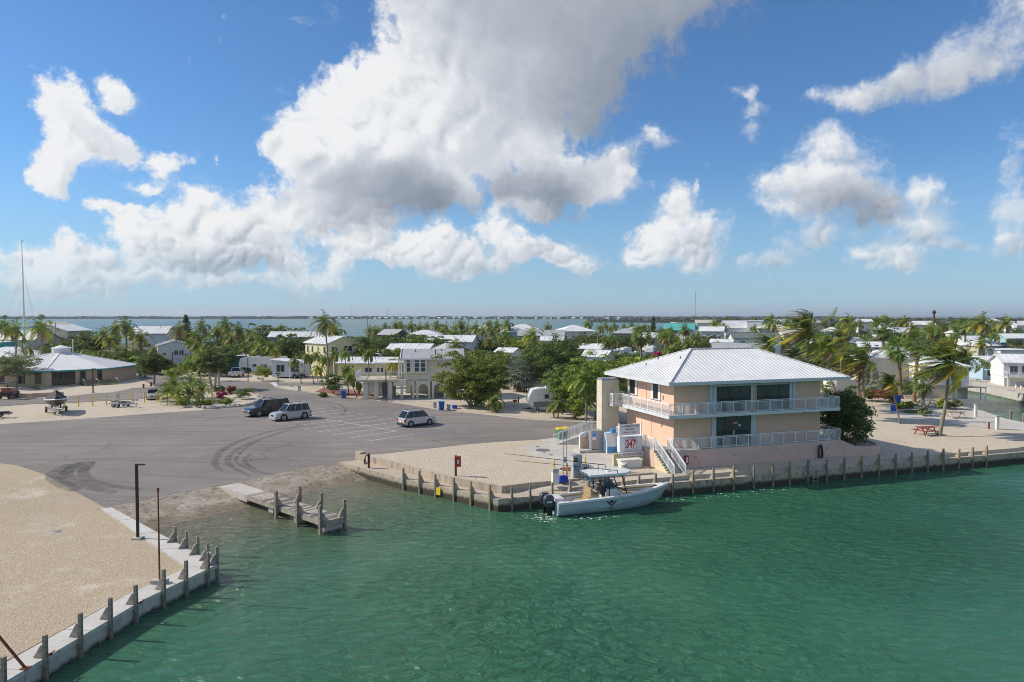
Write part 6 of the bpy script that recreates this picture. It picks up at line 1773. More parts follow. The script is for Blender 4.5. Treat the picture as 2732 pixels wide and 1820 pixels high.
# ------------------------------------------------------------------ the planted island
isl='plants of the stone edged island'
tree_thing('spreading grey green tree with twisted pale trunk on the island',base_at(568,1040),6.0,7.4,160,'leaf_mid',150,90,.19,2.6,.26,.36,lump=.26,bark='bark_pale',m2='leaf_olive',stems=2)
for i,(px,py,nf,L,h,sd,lab)in enumerate(((447,1070,26,2.9,1.2,161,'feathery yellow green palm clump at the sedan end of the island'),(472,1078,28,3.4,1.2,162,'feathery palm clump second along the island from the sedan'),(505,1076,26,3.6,1.5,163,'feathery palm clump before the pale trunked island tree'),(540,1072,24,3.5,1.7,164,'tall feathery palm clump beside the pale trunked island tree'),(465,1060,24,3.4,2.0,165,'feathery palm clump at the back edge of the island'),(515,1062,22,3.7,2.3,166,'highest feathery palm clump in the middle of the island'))):
 palm_thing(lab,base_at(px,py),h,sd,nf,L,(-.15,0,0),.18,.9,22,.5,False,(0,0),(0,0),(.14,.1),1,cocos=False,group=isl,emin=.1,emax=1.4,name='palm_clump')
for px,py,W,h,m,sd,lab in((651,1064,3.2,2.0,'leaf_mid',170,'round green bush at the rocky tip of the island'),(616,1060,2.2,2.1,'leaf_red',171,'dark reddish shrub left of the round green bush'),(592,1066,1.9,1.5,'petal',172,'magenta flowering shrub in the island planting'),(604,1080,2.4,.9,'leaf_bright',173,'low straw coloured grass clump at the island edge'),(556,1084,2.3,1.2,'leaf_bright',174,'yellow green bush behind the island edge stones'),(585,1052,2.2,1.7,'leaf_dark',175,'dark shrub below the pale trunked island tree'),(530,1086,2.2,1.3,'leaf_mid',176,'low green shrub at the foot of the feathery palms'),(485,1086,2.4,1.2,'leaf_bright',177,'yellow green shrub in the front row of the island')):
 tree_thing(lab,base_at(px,py),W,h,sd,m,34,70,.11,None,0,.02,'shrub','shrub',isl,lump=.40)
mat('stone',(.50,.46,.40),.9,.2,2.0,bump=.8)
rk=[]
for s in range(4):
 rr=random.Random(s);bm=bmesh.new();bmesh.ops.create_icosphere(bm,subdivisions=2,radius=.3)
 for v in bm.verts:v.co*=1+rr.uniform(-.22,.22);v.co.z*=.75
 me=bpy.data.meshes.new('stone');bm.to_mesh(me);bm.free();me.materials.append(M['stone']);rk.append(me)
rr=random.Random(5);nst=0
path=[(545,1092),(560,1092),(590,1089.5),(620,1087),(645,1085.5),(668,1082),(685,1076),(698,1069),(700,1064),(690,1059),(684,1056)]
for i in range(len(path)-1):
 for k in range(3):
  f=k/3;p=at(path[i][0]+(path[i+1][0]-path[i][0])*f,path[i][1]+(path[i+1][1]-path[i][1])*f-1.2)
  o=bpy.data.objects.new('border_stone',rk[rr.randrange(4)]);COL.objects.link(o);o.location=(p.x,p.y,.72);o.rotation_euler=(rr.uniform(0,1),0,rr.uniform(0,6));s=rr.uniform(.8,1.5)*(1.25 if i>4 else 1);o.scale=(s,s*.9,s)
  tag(o,'rough pale boulder edging the planted island, number %s from the sedan end'%ordn[nst]if nst<20 else 'rough pale boulder round the island tip, %s from its end'%ordn[29-nst],'stone','boulders edging the island');nst+=1
  # ------------------------------------------------------------------ yards behind the lot
cp='slender palms between the grey house and the arched house'
for i,(px,py,Y,bpx,lab)in enumerate(((786,964,141,806,'leaning slender palm before the grey house window'),(822,952,140,838,'slender palm with bent trunk beside the grey house'),(845,948,146,848,'slender palm behind the bent pair at the grey house'),(869,960,138,872,'slender palm in the middle of the small palm row'),(892,944,142,894,'slender palm below the yellow house gable'),(922,944,140,920,'slender palm at the right end of the small palm row'),(850,985,131,866,'low leaning palm before the dark shrubbery'),(926,985,122,930,'bushy palm behind the blue bin at the road bend'),(934,1008,117,952,'short palm with forked pale trunk at the road bend'),(983,944,128,984,'small palm before the flat roofed yellow house'),(1049,966,124,1046,'small yellowing palm under the deck canopy'))):
 c=pd(px,py,Y);bx=pd(bpx,1000,Y).x
 palm_thing(lab,(bx,Y,.55),max(1.5,c.z-.55),180+i,18,2.1,(-.25,0,0),.08 if i!=10 else .6,1.3,20,.55,False,(c.x-bx,0),(0,0),(.10,.07),1,cocos=False,group=cp)
for px,py,Y,W,h,m,sd,lab in((890,1020,122,4.6,4.2,'leaf_dark',200,'dark spiky shrubbery in front of the small palm row'),(700,985,147,4.4,3.6,'leaf_bright',201,'yellow green clump of plants beside the fifth wheel trailer'),(860,1046,118,1.6,.8,'leaf_mid',202,'small round plant on the sandy corner'),(958,1012,121,1.4,2.6,'leaf_bright',203,'yellow leaved shrub beside the arched house pillar'),(606,1008,158,3.0,2.6,'leaf_mid',204,'leafy shrub beside the white pickup truck'),(500,985,160,4.0,4.4,'leaf_bright',205,'bright green shrub with pale flowers near the white mobile home')):
 tree_thing(lab,(pd(px,1000,Y).x,Y,.55),W,h,sd,m,46,70,.14,None,.06,.03,'shrub','shrub',lump=.38)
 # ------------------------------------------------------------------ coconut palms further back
PROTO={}
def proto(kind):
 if kind not in PROTO:
  far=(0,-400,-50)
  if kind[0]=='c':t=palm_thing('x',far,8.0,300+int(kind[1]),20,3.3,(-.45,.05,0),(.08,.3,.55)[int(kind[1])],1.0,18,.85,False,(.3,.1),(.2,0),(.19,.12),2,w=.12)
  elif kind[0]=='b':t=tree_thing('x',far,8.0,7.0,320+int(kind[1]),('leaf_mid','leaf_dark','leaf_olive','leaf_bright')[int(kind[1])],95,46,.26,2.0,.2,.02,lump=.30,m2=('leaf_dark','leaf_mid','leaf_mid','leaf_mid')[int(kind[1])])
  elif kind[0]=='f':t=fan_thing('x',far,7.0,340+int(kind[1]),30,1.3,.95,'fan_green',(-.3,0,0),(.26,.2),(0,0),10)
  elif kind[0]=='s':t=tree_thing('x',far,4.0,2.4,360+int(kind[1]),('leaf_mid','leaf_bright','leaf_dark')[int(kind[1])],34,44,.2,None,0,.02,'shrub','shrub',lump=.40)
  PROTO[kind]=t
 return PROTO[kind]
USED=set()
HREF={'c':8.0,'b':7.0,'f':7.0,'s':2.4}
prng=random.Random(77)
def put(kind,px,py,Y,label,group,hscale=None,wide=1.0,X=None):
 """a tree whose crown (palms) or top (others) is seen at the pixel"""
 t=proto(kind);c=pd(px,py,Y);h=max(1.2,c.z-.55)
 s=h/HREF[kind[0]]
 sw_=max(.62,min(1.35,s))*wide if kind[0]in 'cf' else s*wide
 loc=(c.x if X is None else X,Y,.55);rz=prng.uniform(-.5,.5)if kind[0]in 'cf' else prng.uniform(0,6.28)
 if kind not in USED:
  USED.add(kind);o=t;o.location=loc;o.rotation_euler=(0,0,rz)
  if group:o['group']=group
  o['label']=label
 else:
  o=dup(t,loc,rz,label,group)
 o.scale=(sw_,sw_,s)
 return o
G1='palms behind the round building'
for px,py,Y,k,lab in((35,882,160,'c1','yellowing palm left of the tall mast'),(104,874,152,'c0','green palm right of the tall mast'),(8,868,195,'c0','dark palm top at the picture edge behind the yellowing palm'),(274,892,185,'c2','golden palm at the left of the yellow palm cluster'),(304,880,195,'c2','tall golden palm in the middle of the yellow palm cluster'),(331,868,205,'c0','green palm highest in the yellow palm cluster'),(372,902,172,'c2','golden palm before the blue roofed gable'),(288,908,178,'c2','low golden palm in the yellow palm cluster'),(476,880,200,'c2','golden palm beside the dark conifer'),(350,890,215,'c1','palm between the yellow cluster and the blue roofed gable')):
 put(k,px,py,Y,lab,G1)
for px,py,Y,k,lab in((80,934,170,'c0','small palm below the mast, left of three'),(62,930,172,'c0','small palm below the mast, at the trunk'),(112,934,168,'c0','small palm below the mast, right of three')):
 put(k,px,py,Y,lab,G1,wide=.7)
conifer_thing('dark pointed conifer against the bay behind the white mobile home',(pd(497,900,235).x,235,.55),pd(497,838,235).z-.55,6.0,380)
conifer_thing('thin dark conifer against the bay behind the recreational vehicles',(pd(1743,900,300).x,300,.55),pd(1743,842,300).z-.55,4.2,381)
G2='palms between the mobile homes and the bay'
for i,(px,py,Y,k)in enumerate(((537,872,215,'c0'),(575,884,208,'c1'),(599,866,228,'c0'),(633,880,205,'c0'),(522,898,190,'c0'),(560,908,178,'f0'),(612,903,188,'c1'),(668,902,195,'c1'),(692,908,182,'c0'),(718,922,170,'c0'),(655,930,168,'c0'),(685,930,165,'c1'),(735,940,160,'c2'),(588,880,240,'c1'),(890,884,168,'c0'),(1000,884,240,'c2'))):
 put(k,px,py,Y,['palm among the green mass behind the teal building','palm beyond the fifth wheel trailer roofs'][i%2]if i<14 else['dark palm close behind the tall single palm','yellow palm beyond the yellow house'][i-14],G2)
c=pd(866,860,135);palm_thing('tall single coconut palm standing before the yellow house against the bay',(c.x+.5,135,.55),c.z-.55,390,24,3.7,(-.35,0,0),.15,1.0,26,.9,False,(-.5,0),(.25,0),(.2,.13),3)
G3='row of palms along the bay shore'
for i,(px,py,Y,k)in enumerate(((1027,874,280,'c0'),(1055,868,285,'c2'),(1070,871,290,'c0'),(1095,870,285,'c1'),(1117,875,280,'c1'),(1138,872,285,'c2'),(1165,868,280,'c0'),(1187,875,275,'c1'),(1212,876,290,'c1'),(1229,866,270,'c0'),(1245,880,268,'c1'),(1267,874,265,'c1'),(1285,882,260,'c1'),(1303,866,275,'c1'),(1325,868,280,'c0'),(1352,866,262,'c0'),(1310,885,250,'c0'),(1205,888,255,'c2'),(985,882,262,'c2'),(1460,872,330,'c1'),(1440,876,335,'b1'),(1567,864,320,'c1'),(1615,870,330,'c0'),(1639,871,335,'c0'),(1664,874,330,'c0'),(1685,870,320,'c0'),(1720,872,325,'c1'),(1738,876,330,'c0'),(1600,876,300,'c1'))):
 put(k,px,py,Y,'palm in the row along the bay shore, against the water',G3)
G4='trees around the mobile homes'
for i,(px,py,Y,k,wd)in enumerate(((709,858,245,'b2',1.2),(741,862,250,'b0',1.1),(788,868,245,'b0',1.1),(815,878,240,'b2',1.0),(775,885,178,'b1',1.1),(655,905,185,'b0',1.2),(620,915,180,'b1',1.2),(700,925,172,'b0',1.2),(740,920,175,'b1',1.2),(800,932,172,'b0',.7),(585,915,170,'b0',1.2),(545,925,165,'b0',1.1),(530,940,160,'b3',1.1),(575,935,158,'b0',1.0),(234,880,205,'b1',1.2),(180,900,186,'b1',1.2),(205,905,182,'b0',1.1),(150,915,180,'b1',1.0),(250,925,172,'b3',1.2),(300,935,170,'b0',1.2),(340,932,172,'b0',1.2),(385,935,185,'b0',.8),(220,938,166,'s1',1.0),(275,940,165,'s0',1.2),(390,945,165,'s1',1.2),(940,893,190,'b1',1.3),(975,893,195,'b0',1.3),(1005,890,200,'b1',1.3),(1035,895,195,'b0',1.2),(1089,884,200,'b0',1.5),(1115,892,205,'b1',1.2),(1155,890,205,'b0',1.2),(1204,878,240,'b1',1.4),(1240,885,235,'b0',1.3),(1345,885,225,'b1',1.2),(1375,895,215,'b3',1.2),(1400,890,222,'b0',1.2),(1300,900,215,'b0',1.2),(1050,918,165,'b3',.9),(1020,920,165,'b3',.9),(1290,928,150,'b0',1.2),(1325,930,148,'b3',1.0),(1345,940,142,'b0',1.0),(1579,882,230,'b0',1.3),(1540,888,220,'b0',1.2),(1605,890,225,'b1',1.2),(1560,900,200,'b0',1.1),(1500,893,205,'b1',1.1),(1660,892,230,'b1',1.1),(1430,895,200,'b3',1.1))):
 put(k,px,py,Y,['dark rounded tree among the mobile home roofs','green tree crowding between the mobile homes','leafy tree in the yards behind the parking lot','tree of the yards along the inner street'][i%4],G4,wide=wd)
G5='palms and trees behind the store'
for i,(px,py,Y,k)in enumerate(((1418,893,175,'c2'),(1632,905,190,'c0'),(1615,912,188,'c0'),(1648,910,195,'c0'),(1760,888,230,'c0'),(1790,885,240,'c0'),(1775,892,225,'f0'),(1826,880,235,'c0'),(1830,918,165,'c0'),(1805,910,190,'c1'),(1700,880,260,'c1'),(1850,905,190,'c0'),(1930,872,300,'c0'),(1905,862,320,'c2'),(2012,880,260,'c0'),(1880,900,210,'b0'),(1935,890,250,'b0'),(1960,905,215,'b1'),(1855,888,260,'b0'),(1745,888,260,'b1'),(1795,895,235,'b1'),(2080,890,240,'b0'),(1690,945,140,'s1'),(1720,950,138,'s1'),(1640,955,132,'s1'),(1600,950,135,'b3'),(1870,922,175,'b3'))):
 put(k,px,py,Y,['palm among the roofs behind the store','tree among the roofs behind the store'][0 if k[0]in 'cf' else 1],G5)
c=pd(1711,893,165);fan_thing('tall fan palm with brown hanging skirt behind the white trailers',(c.x,165,.55),c.z-.55,395,44,1.7,1.2,'fan_green',(-.1,0,0),(.3,.24),(0,0),40)
# hedges by the cream house
for px,py,Y,W,h,m,sd,lab in((2345,1050,112,6.2,2.6,'leaf_red',400,'reddish flowering hedge before the cream house'),(2318,1052,113,3.5,2.4,'leaf_mid',401,'green end of the hedge before the cream rounded wall'),(2375,1056,110,3.2,2.0,'leaf_red',402,'rusty red shrub at the hedge end by the blue bins'),(2400,1075,103,2.0,1.0,'leaf_bright',403,'yellow green shrub beside the blue bin'),(2425,1074,104,2.2,1.1,'leaf_bright',404,'yellow green shrub under the fan palm'),(2470,1092,96,2.2,1.3,'leaf_olive',405,'grey green agave like plant on the grass patch'),(2540,1080,103,3.2,1.5,'leaf_olive',406,'dark low bush at the head of the canal'),(2515,1085,100,1.6,2.2,'leaf_bright',407,'bright yellow green sapling beside the tall palm'),(2205,1040,108,3.0,4.0,'leaf_olive',408,'grey green tree between the store and the cream wall'),(2430,1060,118,5.0,3.0,'leaf_dark',409,'dark bush in the shade of the cream house')):
 tree_thing(lab,(pd(px,1000,Y).x,Y,.55),W,h,sd,m,46,70,.12,None,0,.02,'shrub','shrub',lump=.36,m2='leaf_mid' if m=='leaf_red' else None)
gp=sheet('grass_patch',px_poly([(2395,1096),(2440,1093),(2490,1097),(2480,1103),(2420,1103)]),lambda x,y:.605,mat('grass',(.06,.09,.02),.95,.4,4.0,world_space=True),kind='structure')
# the far side of the place, right of the store: scattered palms and trees between the roofs
G6,G7='palms of the far neighbourhood','trees of the far neighbourhood'
prng.seed(2024)
cells=[]
for Y in(150,168,188,210,235,262,295,335,385,440):
 npx=int(26)
 for k in range(npx):
  px=1880+(2790-1880)*(k+prng.uniform(-.4,.4))/npx
  if prng.random()<(.45 if px<2250 else .72):cells.append((px,Y*prng.uniform(.95,1.06)))
for px,Y in cells:
 if 2180<px<2560 and Y<165:continue
 if px>2540 and Y<185:continue
 if px<2120 and Y<215:continue
 r_=prng.random()
 if r_<.42:
  h=prng.uniform(6.0,11.5);k=prng.choice(('c0','c0','c1','c1','c2','f0'));lab,g='palm among the far white roofs to the right of the store',G6
 else:
  h=prng.uniform(3.5,8.5);k=prng.choice(('b0','b0','b1','b2','b3'));lab,g='tree among the far white roofs to the right of the store',G7
 y0=841+(CAM_Z-.55-h)*FOC/Y
 put(k,px,y0,Y,lab,g,wide=prng.uniform(.9,1.35))
 # ================================================================== houses
for nm,c in(('w_white',(.72,.73,.74)),('w_cream',(.71,.66,.53)),('w_yellow',(.70,.62,.36)),('w_beige',(.56,.50,.38)),('w_tan',(.48,.40,.28)),('w_teal',(.04,.30,.29)),('w_bluegrey',(.30,.36,.42)),('w_palegrey',(.56,.60,.66)),('w_blue',(.40,.55,.64)),('w_dark',(.07,.075,.08)),('w_pink',(.60,.40,.28)),('w_aqua',(.36,.58,.60)),('w_gold',(.62,.42,.15))):
 mat(nm,c,.75,.06,.6,streak=.12)
mat('r_white',(.72,.72,.71),.6,.08,.5,spec=.3,streak=.15,dirt=(.52,.51,.48))
mat('r_grey',(.40,.40,.40),.7,.12,1.0)
mat('r_greydark',(.16,.19,.18),.8,.12,1.0)
mat('r_navy',(.03,.06,.12),.6,.15,1.0)
mat('r_warm',(.58,.52,.44),.7,.08,1.0)
mat('r_teal',(.10,.42,.38),.5,.08,1.0)
mat('pane',(.05,.065,.075),.08,.3,2.0,spec=.7)
mat('under_dark',(.05,.05,.05),.9,.2)
def win(par,side,pos,z,w,h,L,W,panes=2):
 """a framed window on one side of a box house: side f, b, l, r"""
 d=.05
 f,g=MB(),MB()
 if side in 'fb':
  s=-1 if side=='f' else 1;y=s*W/2
  f.bb(pos-w/2,pos+w/2,min(y,y+s*d),max(y,y+s*d),z,z+h);o=f.build('window',M['white_paint'],par)
  for k in range(panes):
   a=pos-w/2+.07+k*(w-.07)/panes
   g=MB();g.bb(a,a+(w-.07)/panes-.07,min(y+s*d,y+s*(d+.015)),max(y+s*d,y+s*(d+.015)),z+.08,z+h-.08);g.build('pane',M['pane'],o)
 else:
  s=-1 if side=='l' else 1;x=s*L/2
  f.bb(min(x,x+s*d),max(x,x+s*d),pos-w/2,pos+w/2,z,z+h);o=f.build('window',M['white_paint'],par)
  for k in range(panes):
   a=pos-w/2+.07+k*(w-.07)/panes
   g=MB();g.bb(min(x+s*d,x+s*(d+.015)),max(x+s*d,x+s*(d+.015)),a,a+(w-.07)/panes-.07,z+.08,z+h-.08);g.build('pane',M['pane'],o)
 return o
def roof_mesh(par,kind,L,W,z,rise,ov,m,x0=0,fascia='white_paint',gable=None):
 a,b=L/2+ov,W/2+ov;th=.16
 zo=z-rise*ov/max(W/2,.1)if kind in('gable','hip')else z
 if kind=='gable':
  P=[(-a,-b,zo),(a,-b,zo),(a,b,zo),(-a,b,zo),(-a,0,z+rise),(a,0,z+rise)]
  F=[(0,1,5,4),(2,3,4,5)]
  if gable:
   MB().add([(-L/2,-W/2,z-.02),(-L/2,W/2,z-.02),(-L/2,0,z+rise-.1),(L/2,-W/2,z-.02),(L/2,W/2,z-.02),(L/2,0,z+rise-.1)],[(0,2,1),(3,4,5),(0,3,5,2),(1,2,5,4),(0,1,4,3)]).build('gable_wall',M[gable],par)
 elif kind=='hip':
  rl_=max(0,a-b)
  P=[(-a,-b,zo),(a,-b,zo),(a,b,zo),(-a,b,zo),(-rl_,0,z+rise),(rl_,0,z+rise)]
  F=[(0,1,5,4),(1,2,5),(2,3,4,5),(3,0,4)]
 elif kind=='shed':
  P=[(-a,-b,z+rise),(a,-b,z),(a,b,z),(-a,b,z+rise)];F=[(0,1,2,3)]
  if gable:MB().add([(-L/2,-W/2,z-.02),(L/2,-W/2,z-.02),(L/2,W/2,z-.02),(-L/2,W/2,z-.02),(-L/2,-W/2,z+rise-.1),(-L/2,W/2,z+rise-.1),(L/2,-W/2,z+.0),(L/2,W/2,z+.0)],[(0,1,6,4),(2,3,5,7),(3,0,4,5),(4,6,7,5)]).build('gable_wall',M[gable],par)
 else:
  P=[(-a,-b,z+rise*.5),(a,-b,z+rise*.5),(a,b,z+rise),(-a,b,z+rise)];F=[(0,1,2,3)]
 n=len(P);mb=MB()
 mb.add(P+[(x,y,zz-th)for x,y,zz in P],F+[tuple(i+n for i in f[::-1])for f in F]+([(i,n+i,n+(i+1)%4,(i+1)%4)for i in range(4)]if kind!='gable' else[(0,n,n+1,1),(2,n+2,n+3,3),(1,n+1,n+5,5),(5,n+5,n+2,2),(4,n+4,n+0,0),(3,n+3,n+4,4)]))
 r=mb.build('roof',M[m],par)
 if kind=='gable':MB().bar((-a,0,z+rise+.02),(a,0,z+rise+.02),.25,.06).build('ridge_cap',M[m],r)
 # ribs of the sheets
 if m in('r_white','r_teal','r_navy')and kind in('gable','hip','shed'):
  step=1.2;k=-a+step
  while k<a-.3:
   if kind=='gable':MB().bar((k,-b,zo+.02),(k,0,z+rise+.02),.07,.05).build('roof_seam',M[m],r)
   elif kind=='hip':
    t_=max(0,min(1,(a-abs(k))/b));MB().bar((k,-b,zo+.02),(k,-b+b*t_,zo+(z+rise-zo)*t_+.02),.07,.05).build('roof_seam',M[m],r)
   k+=step
 return r
def house(label,px,Y,L,W,rz,z0,z1,rise,roof='gable',wall='w_white',rm='r_white',ov=.35,wins=(),door=None,stilts=True,name='house',X=None,cat='house',skirt=None,deck=None,group=None):
 """box house raised on posts: walls from z0 to z1 above the ground"""
 x=pd(px,900,Y).x if X is None else X
 t=thing(name,label,cat,(x,Y,.55),rz,group)
 z0-=.55;z1-=.55
 MB().bb(-L/2,L/2,-W/2,W/2,max(z0,-.1),z1).build('wall',M[wall],t)
 roof_mesh(t,roof,L,W,z1,rise,ov,rm,gable=wall)
 if z0>.6:
  if skirt:MB().bb(-L/2+.1,L/2-.1,-W/2+.1,W/2-.1,-.1,z0-.002).build('skirt_wall',M[skirt],t)
  else:
   nx=max(2,int(L/3.5))
   for i in range(nx+1):
    for y in(-W/2+.2,W/2-.2):MB().bb(-L/2+i*(L-.3)/nx,-L/2+i*(L-.3)/nx+.3,y-.15,y+.15,-.1,z0).build('stilt',M[wall],t)
 for w_ in wins:win(t,w_[0],w_[1],z0+w_[2],w_[3],w_[4],L,W,w_[5]if len(w_)>5 else 2)
 if door:
  s,pos=door;mb=MB();g=MB()
  if s=='f':mb.bb(pos-.48,pos+.48,-W/2-.04,-W/2,z0,z0+2.1);g.bb(pos-.3,pos+.3,-W/2-.05,-W/2-.041,z0+.5,z0+1.9)
  else:
   q=L/2 if s=='r' else-L/2-.04;mb.bb(q,q+.04,pos-.48,pos+.48,z0,z0+2.1);g.bb(q+(.041 if s=='r' else-.01),q+(.05 if s=='r' else-.001),pos-.3,pos+.3,z0+.5,z0+1.9)
  d=mb.build('door',M['white_paint'],t);g.build('pane',M['pane'],d)
 if deck:
  x0,x1,y0,y1=deck
  MB().bb(x0,x1,y0,y1,z0-.2,z0).build('deck_floor',M['w_beige'],t)
  for a in(x0+.1,x1-.1):
   for b in(y0+.1,y1-.1):MB().bb(a-.08,a+.08,b-.08,b+.08,-.1,z0-.2).build('deck_post',M['white_paint'],t)
  railing(t,[(x0+.05,y1-.05,z0),(x0+.05,y0+.05,z0),(x1-.05,y0+.05,z0),(x1-.05,y1-.05,z0)],1.0,.2,2.0)
 mb=MB();mb.cyl((L*.2,-W*.12,z1+rise*.6),.07,rise*.3+.5,8);mb.build('vent_pipe',M['grey_box'],t)
 return t
Wf=lambda*a:[('f',x,.9,1.1,1.2)for x in a]
# ---------------------------------------------------------------- round building
RC=Vector((-94,148.4));RR=14.4
rb_=thing('community_hall','eight sided tan hall with pale metal roof and white cupola','building',(RC.x,RC.y,.6),math.atan2(-.72,.69))
oct_=[(RR*math.cos(PI/8+k*PI/4),RR*math.sin(PI/8+k*PI/4))for k in range(8)]
EH=2.95;AH=5.75
ins=[(x*.955,y*.955)for x,y in oct_]
for k in range(8):
 a,b=Vector(ins[k]),Vector(ins[(k+1)%8]);d=(b-a).normalized();n_=Vector((d.y,-d.x));L_=(b-a).length
 def wp(s0,s1,z0,z1,out,name,m,par=rb_):
  p,q=a+d*s0,a+d*s1
  mb=MB();mb.prism([tuple(p+n_*out),tuple(q+n_*out),tuple(q-n_*.25),tuple(p-n_*.25)],z0,z1);return mb.build(name,M[m],par)
 wp(0,L_,-.2,EH,0,'wall','w_tan')
 if k==7:
  for s0,s1,m in((.2,.9,'w_pink'),(L_-.9,L_-.2,'w_pink'),(5.0,5.6,'w_pink')):wp(s0,s1,0,EH,.06,'pilaster',m)
  for s0,s1 in((1.0,1.9),(1.95,2.9),(2.95,3.9),(3.95,4.9)):
   w_=wp(s0,s1,0.1,EH-.25,.05,'door','dark_frame');wp(s0+.08,s1-.08,.2,EH-.35,.07,'pane','glass_dark',w_)
  for s0,s1 in((5.8,6.7),(8.8,9.7)):
   w_=wp(s0,s1,.1,EH-.25,.05,'window','dark_frame');wp(s0+.06,s1-.06,.5,EH-.35,.07,'pane','glass_dark',w_)
 elif k in(6,5):
  for s0 in(1.2,5.2,8.4):
   w_=wp(s0,s0+1.3,.5 if k==6 else .9,EH-.3,.05,'window','dark_frame');wp(s0+.06,s0+1.24,.6,EH-.4,.07,'pane','glass_dark',w_)
  wp(.1,.6,0,EH,.06,'pilaster','w_pink')
 elif k==0:wp(.0,.3,0,EH,.06,'pilaster','w_pink');wp(.3,L_,.0,EH-.01,.03,'blank_panel','w_pink')
mb=MB();mb.add([(x,y,EH)for x,y in oct_]+[(x*.13,y*.13,AH)for x,y in oct_],[(k,(k+1)%8,8+(k+1)%8,8+k)for k in range(8)]+[tuple(range(8,16))]);rf=mb.build('roof',M['metal_roof'],rb_)
for k in range(8):
 MB().bar((*oct_[k],EH+.05),(oct_[k][0]*.13,oct_[k][1]*.13,AH+.05),.25,.08).build('hip_cap',M['metal_roof'],rf)
 a,b=Vector(oct_[k]),Vector(oct_[(k+1)%8])
 MB().bar((a.x,a.y,EH-.12),(b.x,b.y,EH-.12),.08,.3).build('fascia',M['w_teal'],rb_)
 for s in range(1,16):
  f=s/16;p=a.lerp(b,f);t_=(1-abs(2*f-1))*.87
  q=p.lerp((a+b)/2*.13 if False else Vector((0,0)),0)
  e=p+(-(a+b)/2).normalized()*((a+b)/2).length*t_
  MB().bar((p.x,p.y,EH+.02),(e.x,e.y,EH+(AH-EH)*t_/.87+.02),.06,.05).build('roof_seam',M['metal_roof'],rf)
cup=[(1.75*math.cos(PI/8+k*PI/4),1.75*math.sin(PI/8+k*PI/4))for k in range(8)]
mb=MB();mb.prism(cup,AH-.25,AH+1.0);cu=mb.build('cupola',M['white_paint'],rb_)
for k in range(8):
 a,b=Vector(cup[k]),Vector(cup[(k+1)%8]);d=(b-a);n_=Vector((d.y,-d.x)).normalized()
 mb=MB();p,q=a+d*.15,a+d*.85;mb.prism([tuple(p+n_*.03),tuple(q+n_*.03),tuple(q),tuple(p)],AH+.25,AH+.85);mb.build('louvre',M['r_white'],cu)
mb=MB();mb.add([(x*1.15,y*1.15,AH+1.0)for x,y in cup]+[(0,0,AH+1.65)],[(k,(k+1)%8,8)for k in range(8)]+[tuple(range(7,-1,-1))]);mb.build('cupola_roof',M['metal_roof'],cu)
# entrance steps with yellow edges, rails and low wall
dirw=Vector((.69,-.72));sidew=Vector((.72,.69));mid_=RC+dirw*12.9+sidew*3.2
es=thing('entrance_steps','broad grey entrance steps with yellow edges before the glass doors','steps',(mid_.x,mid_.y,.6),math.atan2(dirw.y,dirw.x))
for k in range(5):
 MB().bb(.0,1.2+.75*k,-2.8,2.8,-.05,.62-.12*k).build('step',M['r_greydark'],es)
 MB().bb(1.1+.75*k,1.22+.75*k,-2.8,2.8,.62-.12*k,.64-.12*k).build('step_edge',M['yellow_paint'],es)
for yy in(-2.9,-.6,2.9):
 MB().tube([(.4,yy,.5),(.4,yy,1.5),(4.6,yy,.95),(4.6,yy,.05)],.035,6).build('hand_rail',M['steel'],es)
for i,(a,b)in enumerate((((0,1060),(84,1061)),((86,1060),(170,1056)))):
 p,q=at(*a),at(*b);d=(q-p).normalized();nn=Vector((-d.y,d.x,0))
 o=thing('low_wall','low salmon wall by the road, part with the blue disabled sign' if i==0 else 'low salmon wall by the road behind the covered boat','wall')
 mb=MB();mb.prism([tuple(p.xy),tuple(q.xy),tuple((q+nn*.4).xy),tuple((p+nn*.4).xy)],.4,1.25);mb.build('wall_block',M['w_pink'],o)
 if i==0:
  s_=at(69,1060.6);MB().box((s_.x,s_.y-.05,.95),(.55,.04,.55),math.atan2(d.y,d.x)).build('disabled_sign',M['blue_plastic'],o)
for i,(px,py)in enumerate(((388,1009),(383,1036),(403,1031),(374,1003))):
 o=thing('chain_post','short red post of the chain fence under the round dark tree, %s'%('upper one','lower one','one at the trunk','far one')[i],'post',base_at(px,py),0,'red chain posts')
 MB().bb(-.12,.12,-.12,.12,0,.8).build('post_timber',M['rust'],o);MB().tube([(.12,0,.65),(.7,.2,.35),(1.3,.4,.6)],.03,5).build('chain',M['black_metal'],o)
 # ---------------------------------------------------------------- left background
house('low white hip roofed hall behind the olive trees',30,178,16,12,R(-20),.6,4.4,1.9,'hip','w_tan','r_white',.6,Wf(-4,0,4),stilts=False,name='hall',cat='building')
house('teal block at the picture edge behind the hall',-6,188,6,6,R(-15),.6,7.0,.3,'flat','w_teal','r_white',.1,Wf(1),stilts=False)
house('long white roofed beige house behind the mast',60,205,17,9,R(-12),2.6,7.6,2.2,'gable','w_cream','r_white',.6,Wf(-6,-3,0,3,6),deck=(-6,0,-6.4,-4.5))
house('tall beige house with one sloping white roof against the bay',178,214,8.5,9,R(-8),3.0,9.6,2.6,'shed','w_beige','r_white',.6,[('f',-2.6,4.2,1.6,1.6),('f',-2.6,1.2,1.6,1.6),('f',1.2,1.2,1.4,1.4),('f',2.6,3.6,1.2,1.2)],door=('f',-.6))
house('white ridge roofed house behind the blue roofed gable',414,232,11,8,R(0),3,8.6,2.1,'gable','w_white','r_white',.5,Wf(-3,0,3))
house('tan house with navy blue gable roof',420,240,7.4,10,R(-62),3,6.3,2.7,'gable','w_tan','r_navy',.5,[('r',0,1,1.4,1.4),('r',-2.5,1,1,1.2)])
